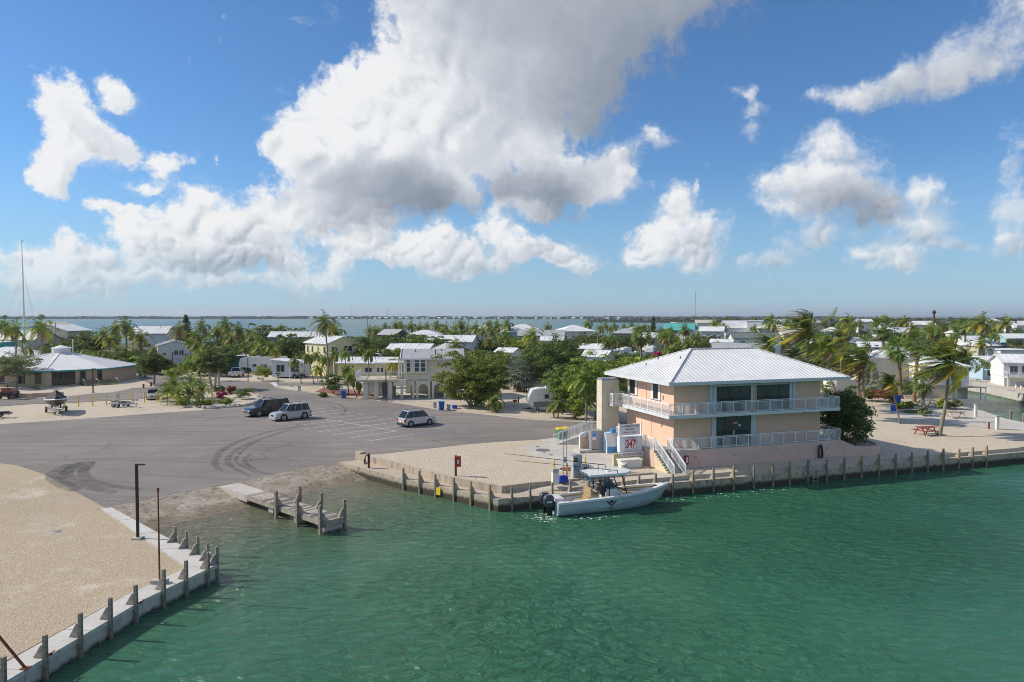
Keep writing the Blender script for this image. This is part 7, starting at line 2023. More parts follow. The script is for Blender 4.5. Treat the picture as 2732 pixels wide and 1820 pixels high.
house('white mobile home with gable end to the street',464,202,11,8.6,R(-62),1.9,5.9,1.3,'gable','w_white','r_white',.4,[('r',1.6,1.2,1.1,1.4),('r',.3,1.2,1.1,1.4),('f',-2,1.2,1,1.3),('f',2.5,1.2,1,1.3)],skirt='w_white')
house('teal single storey building with white flat roof',634,178,8.2,6,R(4),.6,4.0,.5,'flat','w_teal','r_white',.3,(),stilts=False)
house('pale grey cottage with white porch wall on the street corner',778,156,6.6,6,R(-3),.9,4.0,.7,'shed','w_palegrey','r_white',.4,[('f',-1.4,1.0,1.9,1.7),('f',1.8,1.0,1.9,1.7)],skirt='w_white')
house('pale yellow raised house with white gable roof',884,166,9.6,8.0,R(-44),4.9,8.0,1.4,'gable','w_yellow','r_white',.4,[('f',-3.6,.7,.7,1.6,1),('f',-1.6,.7,.7,1.6,1),('f',.9,1.2,.6,1.0,1),('f',3.6,.6,.9,1.7,1),('r',-2.2,.7,1.6,1.5),('r',1.4,.3,2.2,2.0)],skirt='w_yellow',deck=(4.8,7.4,-4,4))
house('blue grey house with long white ribbed roof behind the trees',795,216,15,8,R(3),3,7.9,1.4,'gable','w_bluegrey','r_white',.5,Wf(-5,-1,3))
# ---------------------------------------------------------------- behind the arched house
house('white ribbed roof mobile home with satellite dish',1100,190,11.5,8,R(-14),1.8,5.2,1.5,'gable','w_white','r_white',.4,[('f',-4,.9,1.2,1.3),('f',-.5,.9,1.2,1.3),('f',3,.9,1.2,1.3),('r',0,.9,1.4,1.3)],skirt='w_white')
house('large white mobile home on the rise with roof vents',1205,212,14.5,8.5,R(-12),2.6,6.6,1.7,'gable','w_white','r_white',.4,[('f',-5,1,1.3,1.4),('f',-1,1,1.3,1.4),('f',4,1,1.3,1.4),('r',0,1,1.4,1.3)],skirt='w_white')
house('beige house with broad grey gable facing the lot',1205,176,11,9.6,R(-70),1.4,5.1,2.0,'gable','w_beige','r_grey',.9,[('r',-2,1,1.4,1.4),('r',2,1,1.4,1.4)],stilts=False)
house('low yellow house with white roof behind the deck',985,152,12,6,R(-4),.9,4.3,1.0,'gable','w_yellow','r_white',.4,[('f',-4.4,1.2,1.6,1.2),('f',.6,1.2,1.6,1.2),('f',3,1.2,1.6,1.2)],stilts=False)
house('small white mobile home above the deck canopy',1000,176,8.5,5.5,R(-20),1.2,4.6,1.0,'gable','w_white','r_white',.3,[('f',2.4,1,1.6,1.2),('r',0,1,1.6,1.2)],skirt='w_white')
house('white carport roof beside the small mobile home',1046,172,4.4,4.5,R(-8),.6,3.9,.3,'flat','w_white','r_white',.3,[('f',-1,1,1.2,1.2),('f',1,1,1.2,1.2)],stilts=False)
house('dark walled house with grey sloping roof near the shore',1050,236,7,7,R(-30),3,8.0,1.6,'gable','w_dark','r_grey',.4,Wf(0))
house('beige house with pale hip roof near the shore',1135,238,10,8,R(-5),3,8.0,1.3,'hip','w_beige','r_white',.5,Wf(-3,0,3))
house('white metal roofed teal house behind the palm row',1395,268,14,12,R(8),3,8.4,2.4,'hip','w_aqua','r_white',.8,Wf(-4,0,4))
house('white hip roof half hidden in the shore palms',1300,285,9,9,R(0),3,9.2,1.6,'hip','w_white','r_white',.6,Wf(-2,2))
house('long grey roofed house with white gable end',1445,232,14.5,7,R(-6),2.6,7.8,1.6,'gable','w_white','r_grey',.5,[('l',0,1.5,1.4,1.4)]+Wf(-4,0,4))
house('white house with broad white hip roof by the bay',1531,260,11.5,10,R(14),2.8,8.8,1.8,'hip','w_white','r_white',.9,[('f',-1.5,3,1,1.2),('f',2.5,3,1,1.2),('l',0,3,1,1.2)])
house('small white roof before the broad hip roofed house',1474,200,6,5,R(-10),.6,7.3,1.0,'gable','w_white','r_white',.4,Wf(0),stilts=False)
house('white mobile home with low gable beside the tree tops',1586,198,7.6,6,R(-40),1.0,5.2,1.1,'gable','w_palegrey','r_white',.5,[('f',0,1,1.4,1.2),('r',0,1,1.4,1.2)],skirt='w_white')
house('pale blue roofed shelter below the white mobile home',1596,170,6.2,5,R(-30),.6,4.6,1.3,'gable','w_white','r_white',.3,[('f',0,2,1.2,1.0)],stilts=False)
house('tan two storey house behind the white trailers',1667,236,7,7,R(-18),.6,8.6,1.3,'hip','w_tan','r_grey',.7,[('f',-1.5,5.2,1.2,1.2),('f',1.5,5.2,1.2,1.2),('f',-1.5,2,1.2,1.2)],stilts=False)
house('white house with teal edged gable roof by the bay',1815,282,11,8,R(-24),3,8.6,2.4,'gable','w_white','r_teal',.5,[('f',-2,2,1.2,1.2),('r',0,2,1.4,1.4)])
house('little white shed with window beside the yard trees',1356,178,5.2,4.4,R(-30),1.0,5.2,.9,'gable','w_white','r_white',.3,[('f',0,1.4,1.3,1.3),('r',0,1.4,1,1.2)],skirt='w_white')
# ---------------------------------------------------------------- behind and right of the store
house('white mobile home with dark green roof behind the store ridge',2012,210,13.5,7,R(-5),4.2,7.6,1.5,'gable','w_white','r_greydark',.3,[('f',-4,1.2,1.3,1.3),('f',0,1.2,1.3,1.3),('f',4.2,1.2,1.6,1.3)],skirt='w_white')
house('grey roofed house with yellow gable end close behind the store ridge',1975,152,11,6.5,R(-12),1.6,7.0,1.3,'gable','w_yellow','r_grey',.4,[('l',0,3,1.4,1.4)],skirt='w_yellow')
house('small white canopy roof beside the green roofed mobile home',1926,192,5.4,4.4,R(-20),.6,7.0,.8,'gable','w_aqua','r_white',.4,Wf(0),stilts=False)
house('white house with skylights in its sloping roof far behind the store',1960,330,11,9,R(0),3,8.6,3.2,'gable','w_white','r_white',.4,Wf(-3,3))
house('plain white two storey block far behind the store',2015,322,6.4,7,R(-25),.6,11.4,.4,'flat','w_white','r_white',.2,[('f',-1.5,7,1,1.2),('f',1.5,7,1,1.2)],stilts=False)
house('broad grey hip roofed hall far behind the store',2060,300,12,10,R(-8),.6,9.0,1.7,'hip','w_beige','r_warm',.7,Wf(-3,0,3),stilts=False)
house('large cream clapboard house behind the wind-blown palms',2380,128,11,7,R(-10),1.7,6.9,1.1,'hip','w_cream','r_white',.5,[('r',0,2,1.2,1.3),('l',0,2,1.2,1.3)],skirt='w_aqua')
# clapboards of the cream house
ch_o=bpy.data.objects[[o.name for o in bpy.data.objects if o.get('label','').startswith('large cream clapboard')][0]]
for k in range(18):MB().bb(-5.52,5.52,-3.56,-3.5,1.2+.28*k,1.2+.28*k+.255).build('board',M['w_cream'],ch_o)
rw=thing('rounded_wall','cream curved garden wall right behind the store','wall',(pd(2272,1000,118).x,118,.55),R(-4))
pts=[(-3.3,.0),(-3.1,-.5),(-2.6,-.75),(2.6,-.75),(3.1,-.5),(3.3,0),(3.3,3.5),(-3.3,3.5)]
MB().prism(pts,-.1,2.9).build('wall_body',M['w_cream'],rw);MB().prism([(x*1.02,y*1.02)for x,y in pts],2.9,3.02).build('coping',M['w_cream'],rw)
house('white raised house with deck and outside stairs at the canal head',2500,121,7.2,8,R(-14),2.7,6.0,1.2,'hip','w_white','r_white',.5,[('f',-1.5,.8,1.2,1.3),('f',1.5,.8,1.2,1.3),('r',-2,.8,1.4,1.4),('r',1.5,.8,1.4,1.4)],skirt='w_beige',deck=(1.0,5.4,-6.2,-4.05))
house('beige hip roofed house across the canal with blue shutters',2622,202,9,8,R(6),.6,5.9,1.5,'hip','w_beige','r_white',.5,[('f',-.5,2,.7,1.6,1),('f',1.2,2,.7,1.6,1)],stilts=False)
house('flat white roofed low building across the canal',2690,192,8,6,R(0),.6,4.8,.4,'flat','w_white','r_white',.3,Wf(-2,2),stilts=False)
house('pale blue cottage with white porch roof on the canal bank',2648,152,6.4,6,R(-8),.6,4.6,.9,'gable','w_blue','r_white',.6,[('f',-1.8,.8,1.2,1.5),('f',1.6,.8,1.6,1.6)],door=('f',0),stilts=False)
wh=house('white canal house with gabled porch and raised deck',2735,139,9.4,7,R(-16),2.4,5.3,1.3,'gable','w_white','r_white',.5,[('f',-3.0,.5,1.4,1.6),('f',-.8,.5,1.8,1.7),('f',2.0,.5,1.4,1.6)],door=('f',.9),skirt='w_white',deck=(-4.7,2.4,-5.6,-3.55))
mb=MB()
for k in range(9):mb.bb(2.6+.28*k,2.6+.28*(k+1),-5.5,-4.4,1.65-.2*k,1.7-.2*k)
mb.build('stair_flight',M['white_paint'],wh)
for yy in(-5.5,-4.4):railing(wh,[(2.5,yy,1.85),(5.1,yy,.05)],.95,.2,1.2)
far=[(2219,300,9,8,'w_white',7.6,1.6,'hip','r_white','white hip roofed house above the yellowing palms'),(2378,292,12,8,'w_white',7.4,1.8,'gable','r_white','long white gabled house between the far palms'),(2303,425,8,8,'w_white',10.4,1.6,'gable','r_white','tall white house far off under the horizon'),(2456,400,12,9,'w_white',9.0,2.0,'gable','r_white','white gabled house beside the dark mast'),(2353,455,12,8,'w_white',9.0,1.8,'hip','r_white','far white hip roof just under the horizon trees'),(2720,385,12,8,'w_white',9.0,2.2,'gable','r_white','white gabled house at the far picture edge'),(2645,460,9,8,'w_palegrey',10.5,1.6,'hip','r_white','pale house with white roof near the right horizon'),(2440,262,7,6,'w_palegrey',6.5,1.4,'gable','r_grey','grey gabled house left of the tall point palm'),(2262,235,8,6,'w_white',5.6,1.4,'gable','r_white','low white roof behind the golden palms'),(2108,262,9,7,'w_cream',7.6,1.5,'gable','r_warm','cream house with warm roof left of the tallest palm'),(2180,220,7,6,'w_aqua',5.8,1.4,'gable','r_white','pale aqua house under the tallest palm'),(2330,205,8,6,'w_white',5.4,1.2,'gable','r_white','white mobile home behind the wind-blown palms'),(2420,185,8,6,'w_white',5.0,1.2,'gable','r_white','white mobile home roof beside the fan palms'),(2160,420,10,8,'w_beige',9.8,1.8,'gable','r_grey','grey roofed house on the horizon left of the far houses'),(2085,450,10,8,'w_white',10.0,1.6,'gable','r_white','small white roof far behind the tallest palm'),(2560,300,9,8,'w_cream',7.0,1.6,'hip','r_white','cream house deep in the trees across the canal'),(2590,245,8,6,'w_white',6.0,1.2,'gable','r_white','white roof deep in the palms across the canal'),(2700,250,9,7,'w_aqua',6.4,1.4,'gable','r_white','aqua house among the palms at the picture edge'),(1880,410,10,8,'w_white',10.0,1.6,'gable','r_warm','pale house near the end of the bay water'),(1900,290,9,7,'w_white',8.0,1.6,'gable','r_white','white gable beside the sloping skylight roof'),(1750,245,9,7,'w_cream',6.8,1.5,'gable','r_white','cream house behind the pink flowering bush'),(1700,300,9,7,'w_white',8.2,1.4,'hip','r_grey','grey hip roof before the mangrove shore')]
for i,(px,Y,L,W,wl_,z1,rs,kd,rm_,lab)in enumerate(far):
 house(lab,px,Y,L,W,R((i*37)%50-25),.6 if Y>350 else 2.2,z1,rs,kd,wl_,rm_,.5,[('f',-L*.3,2.4,1.1,1.2),('f',L*.05,2.4,1.1,1.2),('f',L*.33,2.4,1.1,1.2)])
tree_thing('magenta bougainvillea behind the white trailers',(pd(1758,900,205).x,205,.55),4.6,3.2,410,'petal',30,50,.22,None,0,.02,'shrub','shrub',lump=.4)
# ---------------------------------------------------------------- the arched house with its deck
AY=115.0
ah=thing('stilt_house','beige house raised on arched pillars with a white railed deck','house',(pd(1062.5,1000,AY).x,AY,.6),R(6))
k_=AY/FOC
def ax(px):return(px-1062.5)*k_
fl=4.35;ev=6.6
bx0,bx1,bd=ax(1076),ax(1232),9.0
MB().bb(bx0,bx1,.6,bd,2.75,ev).build('wall',M['w_cream'],ah)
for k in range(14):MB().bb(bx0,bx1,.56,.6,2.85+.27*k,2.85+.27*k+.25).build('board',M['w_cream'],ah)
# bay front with tall windows
MB().bb(bx0+.3,bx0+3.8,.1,.56,4.2,ev-.12).build('bay',M['w_cream'],ah)
for x0,x1 in((bx0+.45,bx0+1.15),(bx0+1.75,bx0+2.6),(bx0+2.75,bx0+3.6)):
 w_=MB().bb(x0,x1,.05,.1,4.35,6.35).build('window',M['white_paint'],ah)
 for z0,z1 in((4.45,5.05),(5.12,5.85),(5.95,6.27)):MB().bb(x0+.08,x1-.08,.03,.052,z0,z1).build('pane',M['pane'],w_)
mb=MB();a,b=bx0-.5,bx1+.5
mb.add([(a,-.1,ev-.1),(b,-.1,ev-.1),(b,9.6,ev-.1),(a,9.6,ev-.1),(a,4.6,ev+1.35),(b,4.6,ev+1.35)],[(0,1,5,4),(2,3,4,5),(0,4,3),(1,2,5)]);ar=mb.build('roof',M['r_grey'],ah)
MB().bar((a,-.12,ev-.12),(b,-.12,ev-.12),.1,.22).build('fascia',M['white_paint'],ah)
for p,q in(((a,-.1,ev-.1),(a,4.6,ev+1.35)),((a,4.6,ev+1.35),(a,9.6,ev-.1))):MB().bar(p,q,.12,.25).build('barge_board',M['white_paint'],ah)
for xx,yy in((bx0+1.8,3.2),(bx0+6.2,3.6),(bx0+5.2,2.2)):MB().cyl((xx,yy,ev+.6),.09,.7,8).build('roof_vent',M['rust'],ar)
# arches under the house
for i,(x0,x1)in enumerate(((ax(1068),ax(1105)),(ax(1110),ax(1147)),(ax(1152),ax(1189)),(ax(1194),ax(1231)))):
 w_=(x1-x0-.7)/2;c_=(x0+x1)/2;mb=MB()
 mb.bb(x0,x0+.35,.3,.75,0,2.9);mb.bb(x1-.35,x1,.3,.75,0,2.9)
 ar_=[(c_-w_*math.cos(t_),1.75+.62*math.sin(t_))for t_ in np.linspace(0,PI,11)]
 for(xa,za),(xb,zb_)in zip(ar_,ar_[1:]):
  mb.add([(xa,.3,za),(xb,.3,zb_),(xb,.3,2.9),(xa,.3,2.9),(xa,.75,za),(xb,.75,zb_),(xb,.75,2.9),(xa,.75,2.9)],[(0,1,2,3),(5,4,7,6),(4,5,1,0)])
 mb.build('arch',M['w_cream'],ah)
for xx in(bx0+1.0,bx0+4,bx0+7):
 MB().bb(xx,xx+.3,5,5.3,0,2.75).build('pillar',M['w_cream'],ah)
MB().bb(bx0,bx1,bd-.3,bd,0,2.75).build('rear_wall',M['w_cream'],ah)
# deck on the left
dx0,dx1,dy0=ax(952),ax(1060),-.6
MB().bb(dx0,dx1,dy0,6.5,2.9,3.25).build('deck_floor',M['w_beige'],ah)
for xx in(ax(976),ax(1004),ax(1040)):
 for yy in(.2,5.5):MB().bb(xx-.35,xx+.35,yy-.2,yy+.2,0,2.9).build('pillar',M['w_cream'],ah)
MB().bb(dx1-.6,bx0+.5,-.4,.2,2.2,3.2).build('beam',M['w_cream'],ah)
railing(ah,[(dx0+.05,6.4,3.25),(dx0+.05,dy0+.05,3.25),(ax(1040),dy0+.05,3.25),(ax(1040),dy0+.06,3.25),(bx0-.2,.5,3.25)],1.15,.2,1.6)
MB().bb(ax(1000),bx0-.1,1.5,6.5,5.75,5.87).build('canopy',M['r_white'],ah)
for xx in(ax(1004),ax(1013),ax(1062)):MB().bb(xx-.05,xx+.05,1.6,1.7,3.25,5.75).build('canopy_post',M['white_paint'],ah)
for xx in(bx0-.9,bx0-.5):MB().bb(xx,xx+.25,1.0,1.15,3.25,ev-.2).build('porch_column',M['white_paint'],ah)
MB().bb(ax(1010),ax(1050),6.0,6.2,.0,2.9).build('rear_screen',M['w_bluegrey'],ah)
mb=MB()
for j in range(13):mb.bb(ax(1010)+.27*j,ax(1010)+.27*(j+1),3.0,4.0,2.6-.21*j,2.66-.21*j)
mb.build('stair_flight',M['w_beige'],ah)
MB().bb(ax(984),ax(998),1.5,1.6,1.0,2.9).build('window',M['white_paint'],ah)
pt=thing('patio_table','dark patio table on the deck of the arched house','table',(ah.location.x+ax(1035),AY+2.6,.6+3.25));MB().cyl((0,0,0),.06,.72,8).build('stem',M['black_metal'],pt);MB().bb(-.9,.9,-.5,.5,.72,.77).build('table_top',M['black_metal'],pt)
# ---------------------------------------------------------------- recreational vehicles
mat('rv_white',(.70,.70,.68),.4,.06,1.0,streak=.15)
mat('rv_grey',(.16,.16,.165),.45,.1)
def rv(label,px,Y,rz,L=9.5,Hh=3.7,W=2.5,nose='fifth',stripe='rv_grey',dark=False):
 t=thing('travel_trailer',label,'trailer',(pd(px,900,Y).x,Y,.58),rz)
 zb=.75
 if nose=='fifth':pr=[(-L/2,zb),(L*.22,zb),(L*.24,1.75),(L*.47,1.8),(L*.5,2.3),(L*.46,Hh-.25),(L*.36,Hh),(-L/2+.15,Hh-.05),(-L/2,Hh-.3)]
 else:pr=[(-L/2,zb),(L*.42,zb),(L*.5,1.6),(L*.49,2.2),(L*.42,Hh-.2),(L*.30,Hh),(-L/2+.15,Hh-.05),(-L/2,Hh-.3)]
 bm=bmesh.new();n_=len(pr);bv=[bm.verts.new((x,-W/2,z))for x,z in pr]+[bm.verts.new((x,W/2,z))for x,z in pr]
 f1=bm.faces.new(bv[:n_]);f2=bm.faces.new(bv[n_:][::-1])
 for j in range(n_):bm.faces.new((bv[j],bv[n_+j],bv[n_+(j+1)%n_],bv[(j+1)%n_]))
 bmesh.ops.bevel(bm,geom=[e for e in bm.edges if abs((e.verts[0].co-e.verts[1].co).y)<.01],offset=.12,segments=2,affect='EDGES',clamp_overlap=True)
 bmesh.ops.recalc_face_normals(bm,faces=bm.faces);me=bpy.data.meshes.new('shell');bm.to_mesh(me);bm.free();me.materials.append(M['rv_white'])
 o=bpy.data.objects.new('shell',me);COL.objects.link(o);o.parent=t
 for s in(-1,1):
  y=s*(W/2+.005)
  for x0,x1,z0,z1 in((-L*.40,-L*.30,1.6,2.5),(-L*.1,L*.02,1.7,2.4),(L*.12,L*.2,1.9,2.5)):
   w_=MB().bb(x0,x1,y-.02,y+.02,z0,z1).build('window',M['pane'],t)
  for j in range(3):
   mb=MB();mb.add([(-L*.45+j*.5,y+s*.012,1.35+.22*j),(L*.1,y+s*.012,1.5+.3*j),(L*.28,y+s*.012,2.0+.35*j),(L*.1,y+s*.012,1.42+.3*j),(-L*.45+j*.5,y+s*.012,1.25+.22*j)],[(0,1,3,4),(1,2,3)]);mb.build('stripe',M[stripe],t)
  for xx in(-L*.12,-L*.03):
   wheel(t,xx,s*(W/2-.2),.36)
  if dark:MB().bb(-L*.49,L*.40,y-.015,y+.015,zb+.02,1.5).build('lower_panel',M['rv_grey'],t)
 MB().bb(-L*.2,L*.1,-W*.52,-W*.52-.5,zb+.2,Hh-.5).build('slide_out',M['rv_white'],t)
 for xx in(-L*.25,L*.1):MB().bb(xx-.45,xx+.45,-.4,.4,Hh-.02,Hh+.25).build('roof_unit',M['rv_white'],t)
 MB().bar((L*.42,0,.5 if nose!='fifth' else 1.5),(L*.5+.6,0,.45 if nose!='fifth' else 1.3),.12).build('hitch',M['trim_dark'],t)
 for s in(-1,1):MB().bar((L*.3,s*.8,0),(L*.3,s*.8,zb),.1).build('jack',M['trim_dark'],t)
 return t
rv('long white fifth wheel trailer with dark swirls beside the pickup truck',702,163,R(186),10.5,4.1)
rv('white fifth wheel trailer seen end on, nearest the shelter',1643,200,R(240),9,3.8);rv('white trailer behind the first end on trailer',1664,212,R(245),9,3.9)
rv('low fifth wheel trailer with brown swirls before the white trailers',1680,196,R(205),9,3.4);rv('tall white camper among the far trailers',1738,222,R(250),8,3.9)
tt_=rv('white and grey travel trailer with crescent emblem under the leafy tree',1478,101,R(188),7.8,3.35,2.4,'travel','rv_grey',True)
mb=MB();cs=[(2.2+.55*math.cos(a),1.22,2.15+.42*math.sin(a))for a in np.linspace(.6,5.6,14)];mb.tube(cs,.05,5);mb.build('crescent_emblem',M['rv_white'],tt_)
mb=MB();mb.bb(3.0,4.0,-.03,.03,.3,.42);mb.build('battery_box',M['trim_dark'],tt_)
for px,py,lab in((1758,932,'white van bonnet between the far trailers'),):
 p=at(px,962);car('van',lab,(p.x,p.y,.6),R(-100),5.2,2.0,2.1,'car_white',big,(.2,.32,.97,.99),3.2,.36,1.0,rails=False,cat='van')
 # ---------------------------------------------------------------- poles, lamps, signs
def lamp(label,px,py_base,py_top,m='black_metal',head=True,w=.13):
 p=at(px,py_base);hh=pd(px,py_top,p.y).z-.6
 t=thing('lamp_post',label,'lamp post',(p.x,p.y,.6));MB().box((0,0,hh/2),(w,w,hh)).build('pole',M[m],t)
 MB().bb(-.18,.18,-.18,.18,-.05,.1).build('footing',M['concrete'],t)
 if head:MB().bb(-.1,.5,-.12,.12,hh-.02,hh+.06).build('lamp_head',M[m],t)
lamp('black lamp post before the arched house deck',1030,1071,987);lamp('thin black lamp post beside the fifth wheel trailer',662,1018,955)
lamp('rust brown lamp post before the round hall doors',248.5,1048,984,'rust',True,.16);lamp('black lamp post behind the round dark tree',461,994,941)
def upole(label,px,Y,py_top,arm=True,r=.14):
 x=pd(px,900,Y).x;hh=pd(px,py_top,Y).z-.55
 t=thing('utility_pole',label,'utility pole',(x,Y,.55));MB().cyl((0,0,0),r,hh,8,r*.75).build('pole',M['bark_pale'],t)
 if arm:MB().bb(-.8,.8,-.06,.06,hh-.6,hh-.48).build('cross_arm',M['bark_pale'],t);MB().cyl((.35,-.2,hh-1.3),.16,.55,10).build('transformer',M['grey_box'],t)
for px,Y,py,lab in((981,192,842,'pale utility pole before the bay left of the palm row'),(1250,232,846,'tall pale utility pole, taller of the close pair'),(1243,236,860,'shorter pale pole beside the tall utility pole'),(1210,262,857,'pole in the shore palms left of the close pair'),(1594,206,852,'grey utility pole beside the dark green tree tops'),(1611,300,856,'short pole just right of the grey utility pole'),(1705,310,855,'short pole above the white trailers'),(1823,260,846,'pale pole before the teal edged gable'),(2290,245,846,'tall grey pole beside the golden palms'),(2360,290,852,'thin pole between the far white roofs'),(149,205,860,'grey pole beside the tall sloping roofed house'),(139,208,872,'shorter grey pole left of the sloping roofed house'),(2631,300,838,'thin dark pole near the right horizon'),(2211,330,836,'thin pole on the horizon right of the tallest palm')):
 upole(lab,px,Y,py,arm=px in(1250,2290,1594))
x=pd(2491,900,255).x;hh=pd(2491,828,255).z-.55
t=thing('chimney_mast','dark stubby mast rising above the horizon trees','mast',(x,255,.55));MB().cyl((0,0,0),.32,hh,8,.3).build('shaft',M['rust'],t);MB().bb(-.5,.5,-.3,.3,hh-1.2,hh-.4).build('box_head',M['black_metal'],t)
# tall mast with guys
mY=172;mx_=pd(65,900,mY).x;mh=pd(65,645,mY).z-.55
t=thing('radio_mast','tall slender white mast with guy wires behind the round hall','mast',(mx_,mY,.55))
MB().tube([(0,0,0),(0,0,mh*.45),(0,0,mh*.75),(-.1,0,mh)],[.26,.2,.13,.07],8).build('shaft',M['white_paint'],t)
MB().cyl((0,0,mh),.12,.4,8).build('beacon',M['grey_box'],t)
for a,f in((R(200),.78),(R(340),.78),(R(200),.45),(R(340),.45),(R(90),.78),(R(270),.6)):
 MB().bar((0,0,mh*f),(math.cos(a)*7.5,math.sin(a)*7.5,0),.02).build('guy_wire',M['steel'],t)
sg_=at(742,1031);t=thing('street_sign','green street name sign on a dark post at the road corner','sign',(sg_.x,sg_.y,.6));hh=pd(742,994,sg_.y).z-.6
MB().cyl((0,0,0),.07,hh,8).build('post',M['black_metal'],t);MB().bb(-.5,.5,-.03,.03,hh-.35,hh-.05).build('name_plate',M['green_plastic'],t);MB().bb(-.03,.03,-.5,.5,hh-.7,hh-.4).build('name_plate',M['green_plastic'],t)
for i,(px,py,pt_,lab)in enumerate(((773,1030,985,'thin white flag pole on the sandy corner'),(303,1073,1041,'white leaning marker pole by the empty trailer'),(362,1068,1038,'white leaning marker pole near the sedan'))):
 p=at(px,py);hh=pd(px,pt_,p.y).z-.6;t=thing('marker_pole',lab,'pole',(p.x,p.y,.6));MB().tube([(0,0,0),(.15 if i else 0,0,hh)],.05,6).build('shaft',M['white_paint'],t);MB().bb(-.25,.25,-.25,.25,-.05,.18).build('base',M['stone'],t)
p=at(584,1037);t=thing('pole','thick grey concrete pole on the planted island','pole',(p.x,p.y,.6));MB().cyl((0,0,0),.19,3.2,10).build('shaft',M['concrete'],t);MB().cyl((0,0,3.2),.21,.12,10).build('cap',M['concrete'],t)
p=at(194,950);t=thing('pole','white pole behind the hall roof','pole',(pd(194,900,170).x,170,.6));hh=pd(194,907,170).z-.6;MB().cyl((0,0,0),.12,hh,8).build('shaft',M['white_paint'],t);MB().ball((0,0,hh),.15).build('cap',M['white_paint'],t)
for i,(px,py)in enumerate(((169.3,1085),(173,1087.8),(209.6,1084.8),(247.5,1082.5),(284,1080.5),(316.5,1075),(352,1072),(385.5,1073),(418,1072))):
 b_=thing('bollard','%s yellow bollard along the sand strip, counted from the covered boat'%ordn[i],'bollard',base_at(px,py),0,'yellow bollards along the sand strip')
 MB().cyl((0,0,-.05),.085,1.55,10).build('bollard_tube',M['yellow_paint'],b_);MB().ball((0,0,1.5),.086,10,6).build('bollard_cap',M['yellow_paint'],b_)
 if i==5:MB().tube([(0,-.12,1.05),(0,-.09,1.05)],.32,18).build('sign_disc',M['grey_box'],b_)
 # ---------------------------------------------------------------- bins, boxes, tables and other small things
def bin_(label,px,py,m='blue_plastic',h=1.15,w=.62,group=None,z=.6):
 t=thing('wheelie_bin',label,'bin',base_at(px,py,z),R(12),group)
 a,b=w*.38,w*.5
 MB().add([(-a,-a,0),(a,-a,0),(a,a,0),(-a,a,0),(-b,-b,h*.9),(b,-b,h*.9),(b,b,h*.9),(-b,b,h*.9)],[(0,3,2,1),(4,5,6,7),(0,1,5,4),(1,2,6,5),(2,3,7,6),(3,0,4,7)]).build('bin_body',M[m],t)
 MB().add([(-b-.03,-b-.05,h*.9),(b+.03,-b-.05,h*.9),(b+.03,b,h*.9),(-b-.03,b,h*.9),(-b,-b,h*.97),(b,-b,h*.97),(b,b,h),(-b,b,h)],[(4,5,6,7),(0,1,5,4),(1,2,6,5),(2,3,7,6),(3,0,4,7)]).build('lid',M[m],t)
 for s in(-1,1):MB().tube([(s*a,a+.04,.12),(s*(a+.07),a+.04,.12)],.12,10).build('wheel',M['tyre'],t)
 return t
bin_('blue wheelie bin at the road bend by the forked palm',917,1062.5,h=1.25,w=.8);bin_('blue wheelie bin in front of the large round tree',1178,1094.5,h=1.25,w=.8);bin_('grey open bin beside the blue bin under the round tree',1197,1093.5,'grey_box',.8,.55);bin_('dark blue bin beside the hedge near the fan palms',2393,1078.5,h=1.4,w=.8)
t=thing('barrel','blue drum with pale top on the sand path','barrel',base_at(2384,1096));MB().cyl((0,0,0),.38,.85,16).build('drum',M['blue_plastic'],t);MB().cyl((0,0,.85),.36,.06,16).build('drum_top',M['grey_box'],t)
t=thing('tub','bright blue plastic tub under the large round tree','tub',base_at(1213,1090));MB().cyl((0,0,0),.35,.42,14,.42).build('tub_body',M['royal_plastic'],t);MB().tube([(.43*math.cos(a),.43*math.sin(a),.42)for a in np.linspace(0,2*PI,17)],.03,5,False).build('tub_rim',M['royal_plastic'],t)
for px,py,lab in((1160.5,1088,'grey green utility box left of the blue bin under the round tree'),(799,1043,'small green utility box on the sandy corner'),(908,1055,'grey utility box behind the road bend bin')):
 t=thing('utility_box',lab,'utility box',base_at(px,py));MB().bb(-.22,.22,-.2,.2,0,.75).build('box_body',M['w_palegrey' if px<800 else 'grey_box'],t);MB().bb(-.25,.25,-.23,.23,.75,.82).build('box_lid',M['green_plastic' if px<800 else 'grey_box'],t)
t=thing('barbecue_grill','small red kettle grill on a stand in the sandy yard','grill',base_at(1374,1085));MB().ball((0,0,.85),(.38,.38,.2),14,8).build('kettle',M['red_paint'],t)
for a in(0,2.1,4.2):MB().bar((.1*math.cos(a),.1*math.sin(a),.75),(.4*math.cos(a),.4*math.sin(a),0),.04).build('leg',M['black_metal'],t)
t=thing('stump_post','short dark timber post near the grill','post',base_at(1383,1076));MB().cyl((0,0,0),.11,.95,8).build('post_timber',M['rust'],t);MB().cyl((0,0,.95),.12,.05,8).build('cap',M['wood_dark'],t)
mat('picnic_red',(.30,.055,.04),.7,.15)
def picnic(label,px,py,rz,m,sc=1.0):
 t=thing('picnic_table',label,'picnic table',base_at(px,py,.57),rz);t.scale=(sc,)*3
 for k in range(5):MB().bb(-.95,.95,-.40+.162*k,-.40+.162*k+.15,.73,.77).build('top_plank',M[m],t)
 for s in(-1,1):
  for k in range(2):MB().bb(-.95,.95,s*.72-.14+.145*k,s*.72-.01+.145*k,.43,.47).build('bench_plank',M[m],t)
  MB().bar((s*.65,-.72,.42),(s*.65,.72,.42),.05,.1).build('cross_beam',M[m],t)
  for q in(-1,1):MB().bar((s*.65,q*.68,0),(s*.65,q*.25,.73),.05,.1,(1,0,0)).build('leg',M[m],t)
 return t
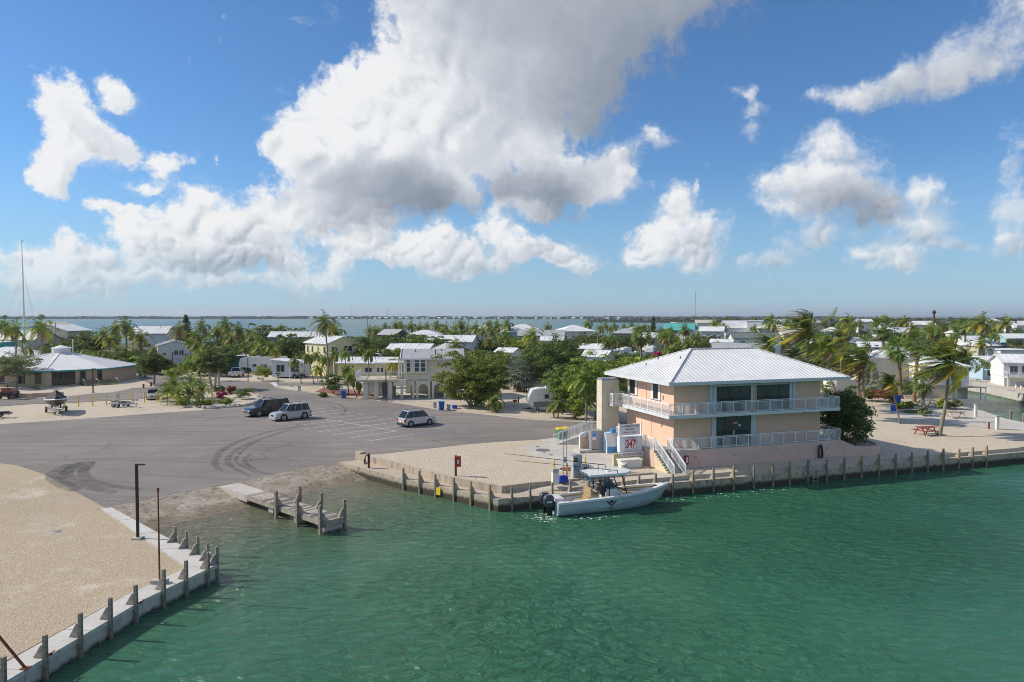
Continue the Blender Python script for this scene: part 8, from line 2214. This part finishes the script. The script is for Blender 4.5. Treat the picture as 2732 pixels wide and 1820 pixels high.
picnic('red painted picnic table at the foot of the tall palm',2470,1160,R(12),'picnic_red',1.18);picnic('brown timber picnic table on the point beside the path',2550,1115,R(-8),'cream_wall',1.2);picnic('brown timber picnic table near the house stairs',2472,1086,R(5),'cream_wall',1.35)
for px,py,pt_,lab in((2603,1113,1081,'white power pedestal on the point left of the canal'),(2660,1146,1112,'white power pedestal standing alone on the point sand')):
 p=at(px,py,.57);hh=pd(px,pt_,p.y).z-.57;t=thing('power_pedestal',lab,'pedestal',(p.x,p.y,.57));MB().bb(-.16,.16,-.16,.16,0,hh).build('pedestal_body',M['cream_box'],t);MB().bb(-.22,.22,-.2,.2,hh,hh+.15).build('head',M['grey_box'],t)
t=thing('stump_post','short orange brown post on the point sand','post',base_at(2638,1144,.57));MB().cyl((0,0,0),.11,.75,8).build('post_timber',M['rust'],t);MB().cyl((0,0,.75),.12,.04,8).build('cap',M['rust'],t)
for px,py,pt_,z,lab in((2696,1117,1097,.3,'grey pile at the canal edge, farther one'),(2730,1131,1105,.3,'grey pile at the canal edge by the picture border'),(2710,1056,1027,-.85,'white pile on the far canal bank, left of two'),(2724,1058,1029,-.85,'white pile on the far canal bank, right of two')):
 p=at(px,py,z);hh=pd(px,pt_,p.y).z;t=thing('pile',lab,'post',(p.x,p.y,-2));MB().cyl((0,0,0),.14,hh+2,8).build('pile_shaft',M['white_paint' if z<0 else 'wood_post'],t);MB().cyl((0,0,hh+2),.15,.06,8).build('pile_cap',M['concrete'],t)
 # kayak
p=at(2666,1046,-.8);t=thing('kayak','yellow kayak lying along the far canal bank','kayak',(p.x-.6,p.y,-.80),R(-52))
rows=[]
for f in np.linspace(-1,1,13):
 w=.36*(1-abs(f)**2.4)+.01;zt_k=.32+.14*abs(f)**3;rows.append([(2.1*f,-w,zt_k),(2.1*f,-w*.7,.08+.2*abs(f)**4),(2.1*f,0,.0+.3*abs(f)**4),(2.1*f,w*.7,.08+.2*abs(f)**4),(2.1*f,w,zt_k),(2.1*f,0,zt_k+.06)])
mb=MB();loft(mb,rows,True,True);mb.build('hull',M['lid_yellow'],t);MB().ball((0,0,.40),(.45,.2,.05),12,5).build('cockpit',M['trim_dark'],t)
p=at(2647,1000);t=thing('patio_umbrella','pale blue patio umbrella by the blue cottage','umbrella',(pd(2647,1000,145).x,145,.6));MB().cyl((0,0,0),.04,2.9,8).build('pole',M['white_paint'],t)
MB().add([(1.5*math.cos(k*PI/4),1.5*math.sin(k*PI/4),2.45)for k in range(8)]+[(0,0,2.95)],[(k,(k+1)%8,8)for k in range(8)]).build('canopy',M['w_blue'],t)
# far canal bank wall
bk=thing('seawall','rough pale stone seawall along the far canal bank','seawall')
bp=[(97.5,165),(90.0,142.4),(90.9,135.8),(88.4,121.9),(83.8,100),(83.8,80)]
for i in range(5):
 a,b=Vector(bp[i]),Vector(bp[i+1]);d=(b-a).normalized();nn=Vector((-d.y,d.x));L_=(b-a).length;n_=max(1,int(L_/2.4))
 for k in range(n_):
  p_,q_=a+d*(L_*k/n_+.01),a+d*(L_*(k+1)/n_-.01)
  mb=MB();mb.prism([tuple(p_-nn*.35),tuple(q_-nn*.35),tuple(q_+nn*.9),tuple(p_+nn*.9)],-3,.62+.03*(k%3));mb.build('wall_block',M['seawall'],bk)
pb_=thing('seawall','low concrete edge along the sand point by the canal','seawall')
bp=[(57.8,76.3),(63.3,84),(64.7,90),(64.7,93.6),(66.8,101),(66.9,105.8),(72.4,117.2),(85.9,139.2)]
for i in range(7):
 a,b=Vector(bp[i]),Vector(bp[i+1]);d=(b-a).normalized();nn=Vector((-d.y,d.x))
 mb=MB();mb.prism([tuple(a-nn*.25),tuple(b-nn*.25),tuple(b+nn*.5),tuple(a+nn*.5)],-3,.61+.004*(i%2));mb.build('wall_block',M['seawall'],pb_)
 # ================================================================== the far shores
mat('far_tree',(.075,.085,.060),.95,.4,.02,world_space=True)
mat('mangrove',(.035,.055,.022),.95,.4,.05,world_space=True)
def treeline(name,pts,depth,hmin,hmax,step,m,seed,kind='stuff',blob=1.0):
 """a low wooded shore: many uneven leafy humps along a strip"""
 rng=np.random.default_rng(seed);C,Rr=[],[]
 for i in range(len(pts)-1):
  a,b=np.array(pts[i]),np.array(pts[i+1]);n_=int(np.linalg.norm(b-a)/step)
  for k in range(n_):
   for j in range(3):
    p=a+(b-a)*(k+rng.random())/n_;h=rng.uniform(hmin,hmax)
    C.append((p[0],p[1]+rng.uniform(0,depth),h*.5));Rr.append(h*.62*blob)
 V,F=leaves_arr(rng,np.array(C),np.array(Rr),16,(hmin+hmax)*.17)
 o=bpy.data.objects.new(name,arr_mesh(name,V,F,[M[m]]));COL.objects.link(o);o['kind']=kind
 mb=MB()
 for i in range(len(pts)-1):
  a,b=pts[i],pts[i+1];mb.prism([a,b,(b[0],b[1]+depth),(a[0],a[1]+depth)],-1.5,hmin*.55)
 return o,mb
def ridge(name,pts,depth,hmin,hmax,step,m,seed):
 """a distant wooded shore: rows of uneven tree tops"""
 rng=np.random.default_rng(seed);mb=MB()
 for row in range(3):
  top,h=[],(hmin+hmax)/2
  for i in range(len(pts)-1):
   a,b=Vector(pts[i]),Vector(pts[i+1]);n_=int((b-a).length/step)
   for k in range(n_):
    h+=rng.normal()*.9+((hmin+hmax)/2-h)*.12;h=min(max(h,hmin),hmax+(2.5 if rng.random()<.04 else 0));p=a.lerp(b,k/n_);top.append((p.x,p.y+depth*row/2+rng.uniform(-8,8),h*(.55 if row==0 else 1)))
  vs=[]
  for x,y,z in top:vs+=[(x,y-4,-1),(x,y,z),(x,y+14,z*.8),(x,y+20,-1)]
  mb.add(vs,[(4*i+j,4*i+4+j,4*i+5+j,4*i+1+j)for i in range(len(top)-1)for j in range(3)])
 return tag(mb.build(name,M[m]),kind='structure')
ridge('far_island',[(-2600,2900),(-1200,2750),(-300,2650),(400,2600),(1300,2500)],160,6,10.5,5,'far_tree',1)
o,mb=treeline('mangrove_shore',[(170,1500),(330,1420),(470,1300),(640,1250)],120,5,8,8,'mangrove',2)
tag(mb.build('mangrove_island',M['mangrove']),kind='structure')
o,mb=treeline('far_woods',[(240,600),(330,640),(520,660),(760,640)],260,5,9.5,5,'mangrove',3)
o2,mb2=treeline('distant_woods',[(330,1100),(600,1050),(900,980),(1300,900)],600,7,12,7,'far_tree',4)
leaf_mat('wood_leaf',(.035,.06,.015),(.10,.13,.03),(.18,.17,.05))
o.data.materials.clear();o.data.materials.append(M['wood_leaf'])
o,mb=treeline('woods_undergrowth',[(150,320),(230,330),(330,330),(450,320)],200,2.5,5.5,4,'mangrove',5);o.data.materials.clear();o.data.materials.append(M['wood_leaf'])
frng=random.Random(9)
nf_=0
for px in[1000,1012,1030,1047,1068,1085,1108,1127,1140,1171,1188,1210,1227,1240,1268,1290,1330,1352,1375,1430,1452,1470,1490,1530,1552,1620,1650,830,860,905,925,940]:
 Y=2600-40+frng.uniform(-10,40);X=pd(px,850,Y).x;L=frng.uniform(7,15);h=frng.uniform(3,5.5)
 t=thing('far_house','small %s house on the far shore, %s'%(frng.choice(('white','pale','low white')),'left of the tall palm' if px<870 else('above the palm row' if px<1360 else 'above the store side roofs')),'house',(X,Y,-.6),0,'houses on the far shore')
 wm=frng.choice(('w_white','w_white','w_cream','w_palegrey','w_gold' if px==1268 else 'w_white'))
 MB().bb(-L/2,L/2,-6,6,0,h).build('wall',M[wm],t)
 a,b=L/2+.8,6.8;MB().add([(-a,-b,h),(a,-b,h),(a,b,h),(-a,b,h),(-a*.6,0,h+2.6),(a*.6,0,h+2.6)],[(0,1,5,4),(1,2,5),(2,3,4,5),(3,0,4),(3,2,1,0)]).build('roof',M['r_white'],t)
 nf_+=1
for px,py,Y,lab in((937,815,2800,'hair thin mast on the far shore left of the pale utility pole'),(1034,826,2800,'hair thin mast on the far shore above the palm row'),(1855,778,2400,'tall hair thin mast on the horizon left of the store palms')):
 X=pd(px,850,Y).x;hh=pd(px,py,Y).z
 t=thing('radio_mast',lab,'mast',(X,Y,0));MB().tube([(0,0,0),(0,0,hh)],.7,6).build('shaft',M['w_bluegrey'],t);MB().cyl((0,0,hh),.9,2,6).build('beacon',M['w_bluegrey'],t)
 # ================================================================== growth that fills the gardens between the houses
HS=[(o.location.x,o.location.y,max(abs(v)for c in o.children if c.name.startswith('wall')and c.type=='MESH' for co in c.bound_box for v in co[:2]))for o in bpy.data.objects if o.get('category')=='house' and any(c.name.startswith('wall')for c in o.children)]
G8='garden trees between the houses'
prng.seed(99)
cnt=0
for Y in(150,165,182,200,220,245,270,300,335):
 k=0
 while k<36:
  k+=1
  px=-60+1960*(k+prng.uniform(-.45,.45))/36
  Yj=Y*prng.uniform(.96,1.05);X=pd(px,900,Yj).x
  if Y<190 and(px<190 or 560<px<960):continue
  if Yj<165 and px<430:continue
  if any((X-hx)**2+(Yj-hy)**2<(hr*1.05+2.2)**2 for hx,hy,hr in HS):continue
  if(X+94)**2+(Yj-148)**2<400:continue
  lim=920 if Y>230 else 940
  r_=prng.random();h=prng.uniform(2.6,5.6)if r_>.25 else prng.uniform(5,8.0)
  kd=prng.choice(('b0','b0','b3','b1','s0','s1','s1'))if r_>.25 else prng.choice(('c0','c1','c1','b0','c2'))
  if kd[0]=='s':h=prng.uniform(1.8,3.0)
  put(kd,px,841+(CAM_Z-.55-h)*FOC/Yj,Yj,'low garden tree',G8,wide=prng.uniform(1.0,1.5)if kd[0]!='c' else 1.0)
  # ================================================================== say which one each of the look-alikes is
def which(o):
 x,y=o.location.x,o.location.y
 return 1366+FOC*x/y
KN={'c0':'green palm','c1':'yellowing palm','c2':'golden palm','f0':'fan palm','b0':'green tree','b1':'dark tree','b2':'olive grey tree','b3':'bright green tree','s0':'green bush','s1':'yellow green bush','s2':'dark bush'}
crown_kind={}
for k,t in PROTO.items():
 crown_kind[[c for c in KIDS[t.name]if c.name.startswith('crown')][0].data.name]=k
marks=[(o,which(o),o.location.y)for o in bpy.data.objects if o.get('category')=='house' and o.location.y<700]
near_p={'palms behind the round building'}
seen={}
for o in list(bpy.data.objects):
 g=o.get('group')
 if g in(G2,G3,G4,G5,G6,G7,G8):
  cs=[c for c in o.children if c.name.startswith('crown')]
  k=crown_kind.get(cs[0].data.name)if cs else None
  if not k:continue
  px,Y=which(o),o.location.y
  # the nearest house tells where it stands
  hm=min(marks,key=lambda m:(m[1]-px)**2+((m[2]-Y)*3.0)**2)
  hl=' '.join(hm[0]['label'].split()[:5])
  for w in(' with',' behind',' beside',' above',' in',' before',' under',' on',' of',' and',' near',' half',' facing',' far',' deep',' left',' at',' to',' between',' among'):
   if hl.endswith(w):hl=hl[:-len(w)]
  side='behind' if Y>hm[2]+6 else('left of' if px<hm[1]else 'right of')
  size='tall' if o.scale.z>1.12 else('low' if o.scale.z<.72 else 'medium')
  seen.setdefault((size,KN[k],side,hl),[]).append(o)
for(size,kn,side,hl),os_ in seen.items():
 os_.sort(key=which)
 for i,o in enumerate(os_):
  lab='%s %s %s the %s'%(size,kn,side,hl)
  if len(os_)>1:
   lab+=', '+(('leftmost one' if i==0 else 'rightmost one')if i in(0,len(os_)-1)else '%s from left'%ordn[i])
  o['label']=lab
fh=sorted([o for o in bpy.data.objects if o.get('group')=='houses on the far shore'],key=which)
for i,o in enumerate(fh):
 o['label']='tiny pale house on the far shore, %s from the left'%(ordn[i]if i<20 else ordn[i-20].replace(ordn[i-20],['twenty-'+w for w in ordn[:9]][i-20]if i<29 else['thirtieth','thirty-first','thirty-second','thirty-third'][i-29]))
 # ================================================================== sea air
hzm=bpy.data.materials.new('haze_air');hzm.use_nodes=True
nt_=hzm.node_tree;nt_.nodes.clear()
vo=nt_.nodes.new('ShaderNodeVolumePrincipled');vo.inputs['Color'].default_value=(.80,.88,.97,1);vo.inputs['Density'].default_value=.00009;vo.inputs['Anisotropy'].default_value=.2
ho=nt_.nodes.new('ShaderNodeOutputMaterial');nt_.links.new(vo.outputs[0],ho.inputs['Volume'])
tag(MB().bb(-31000,31000,-3200,36000,-8,90).build('haze',hzm),kind='stuff')
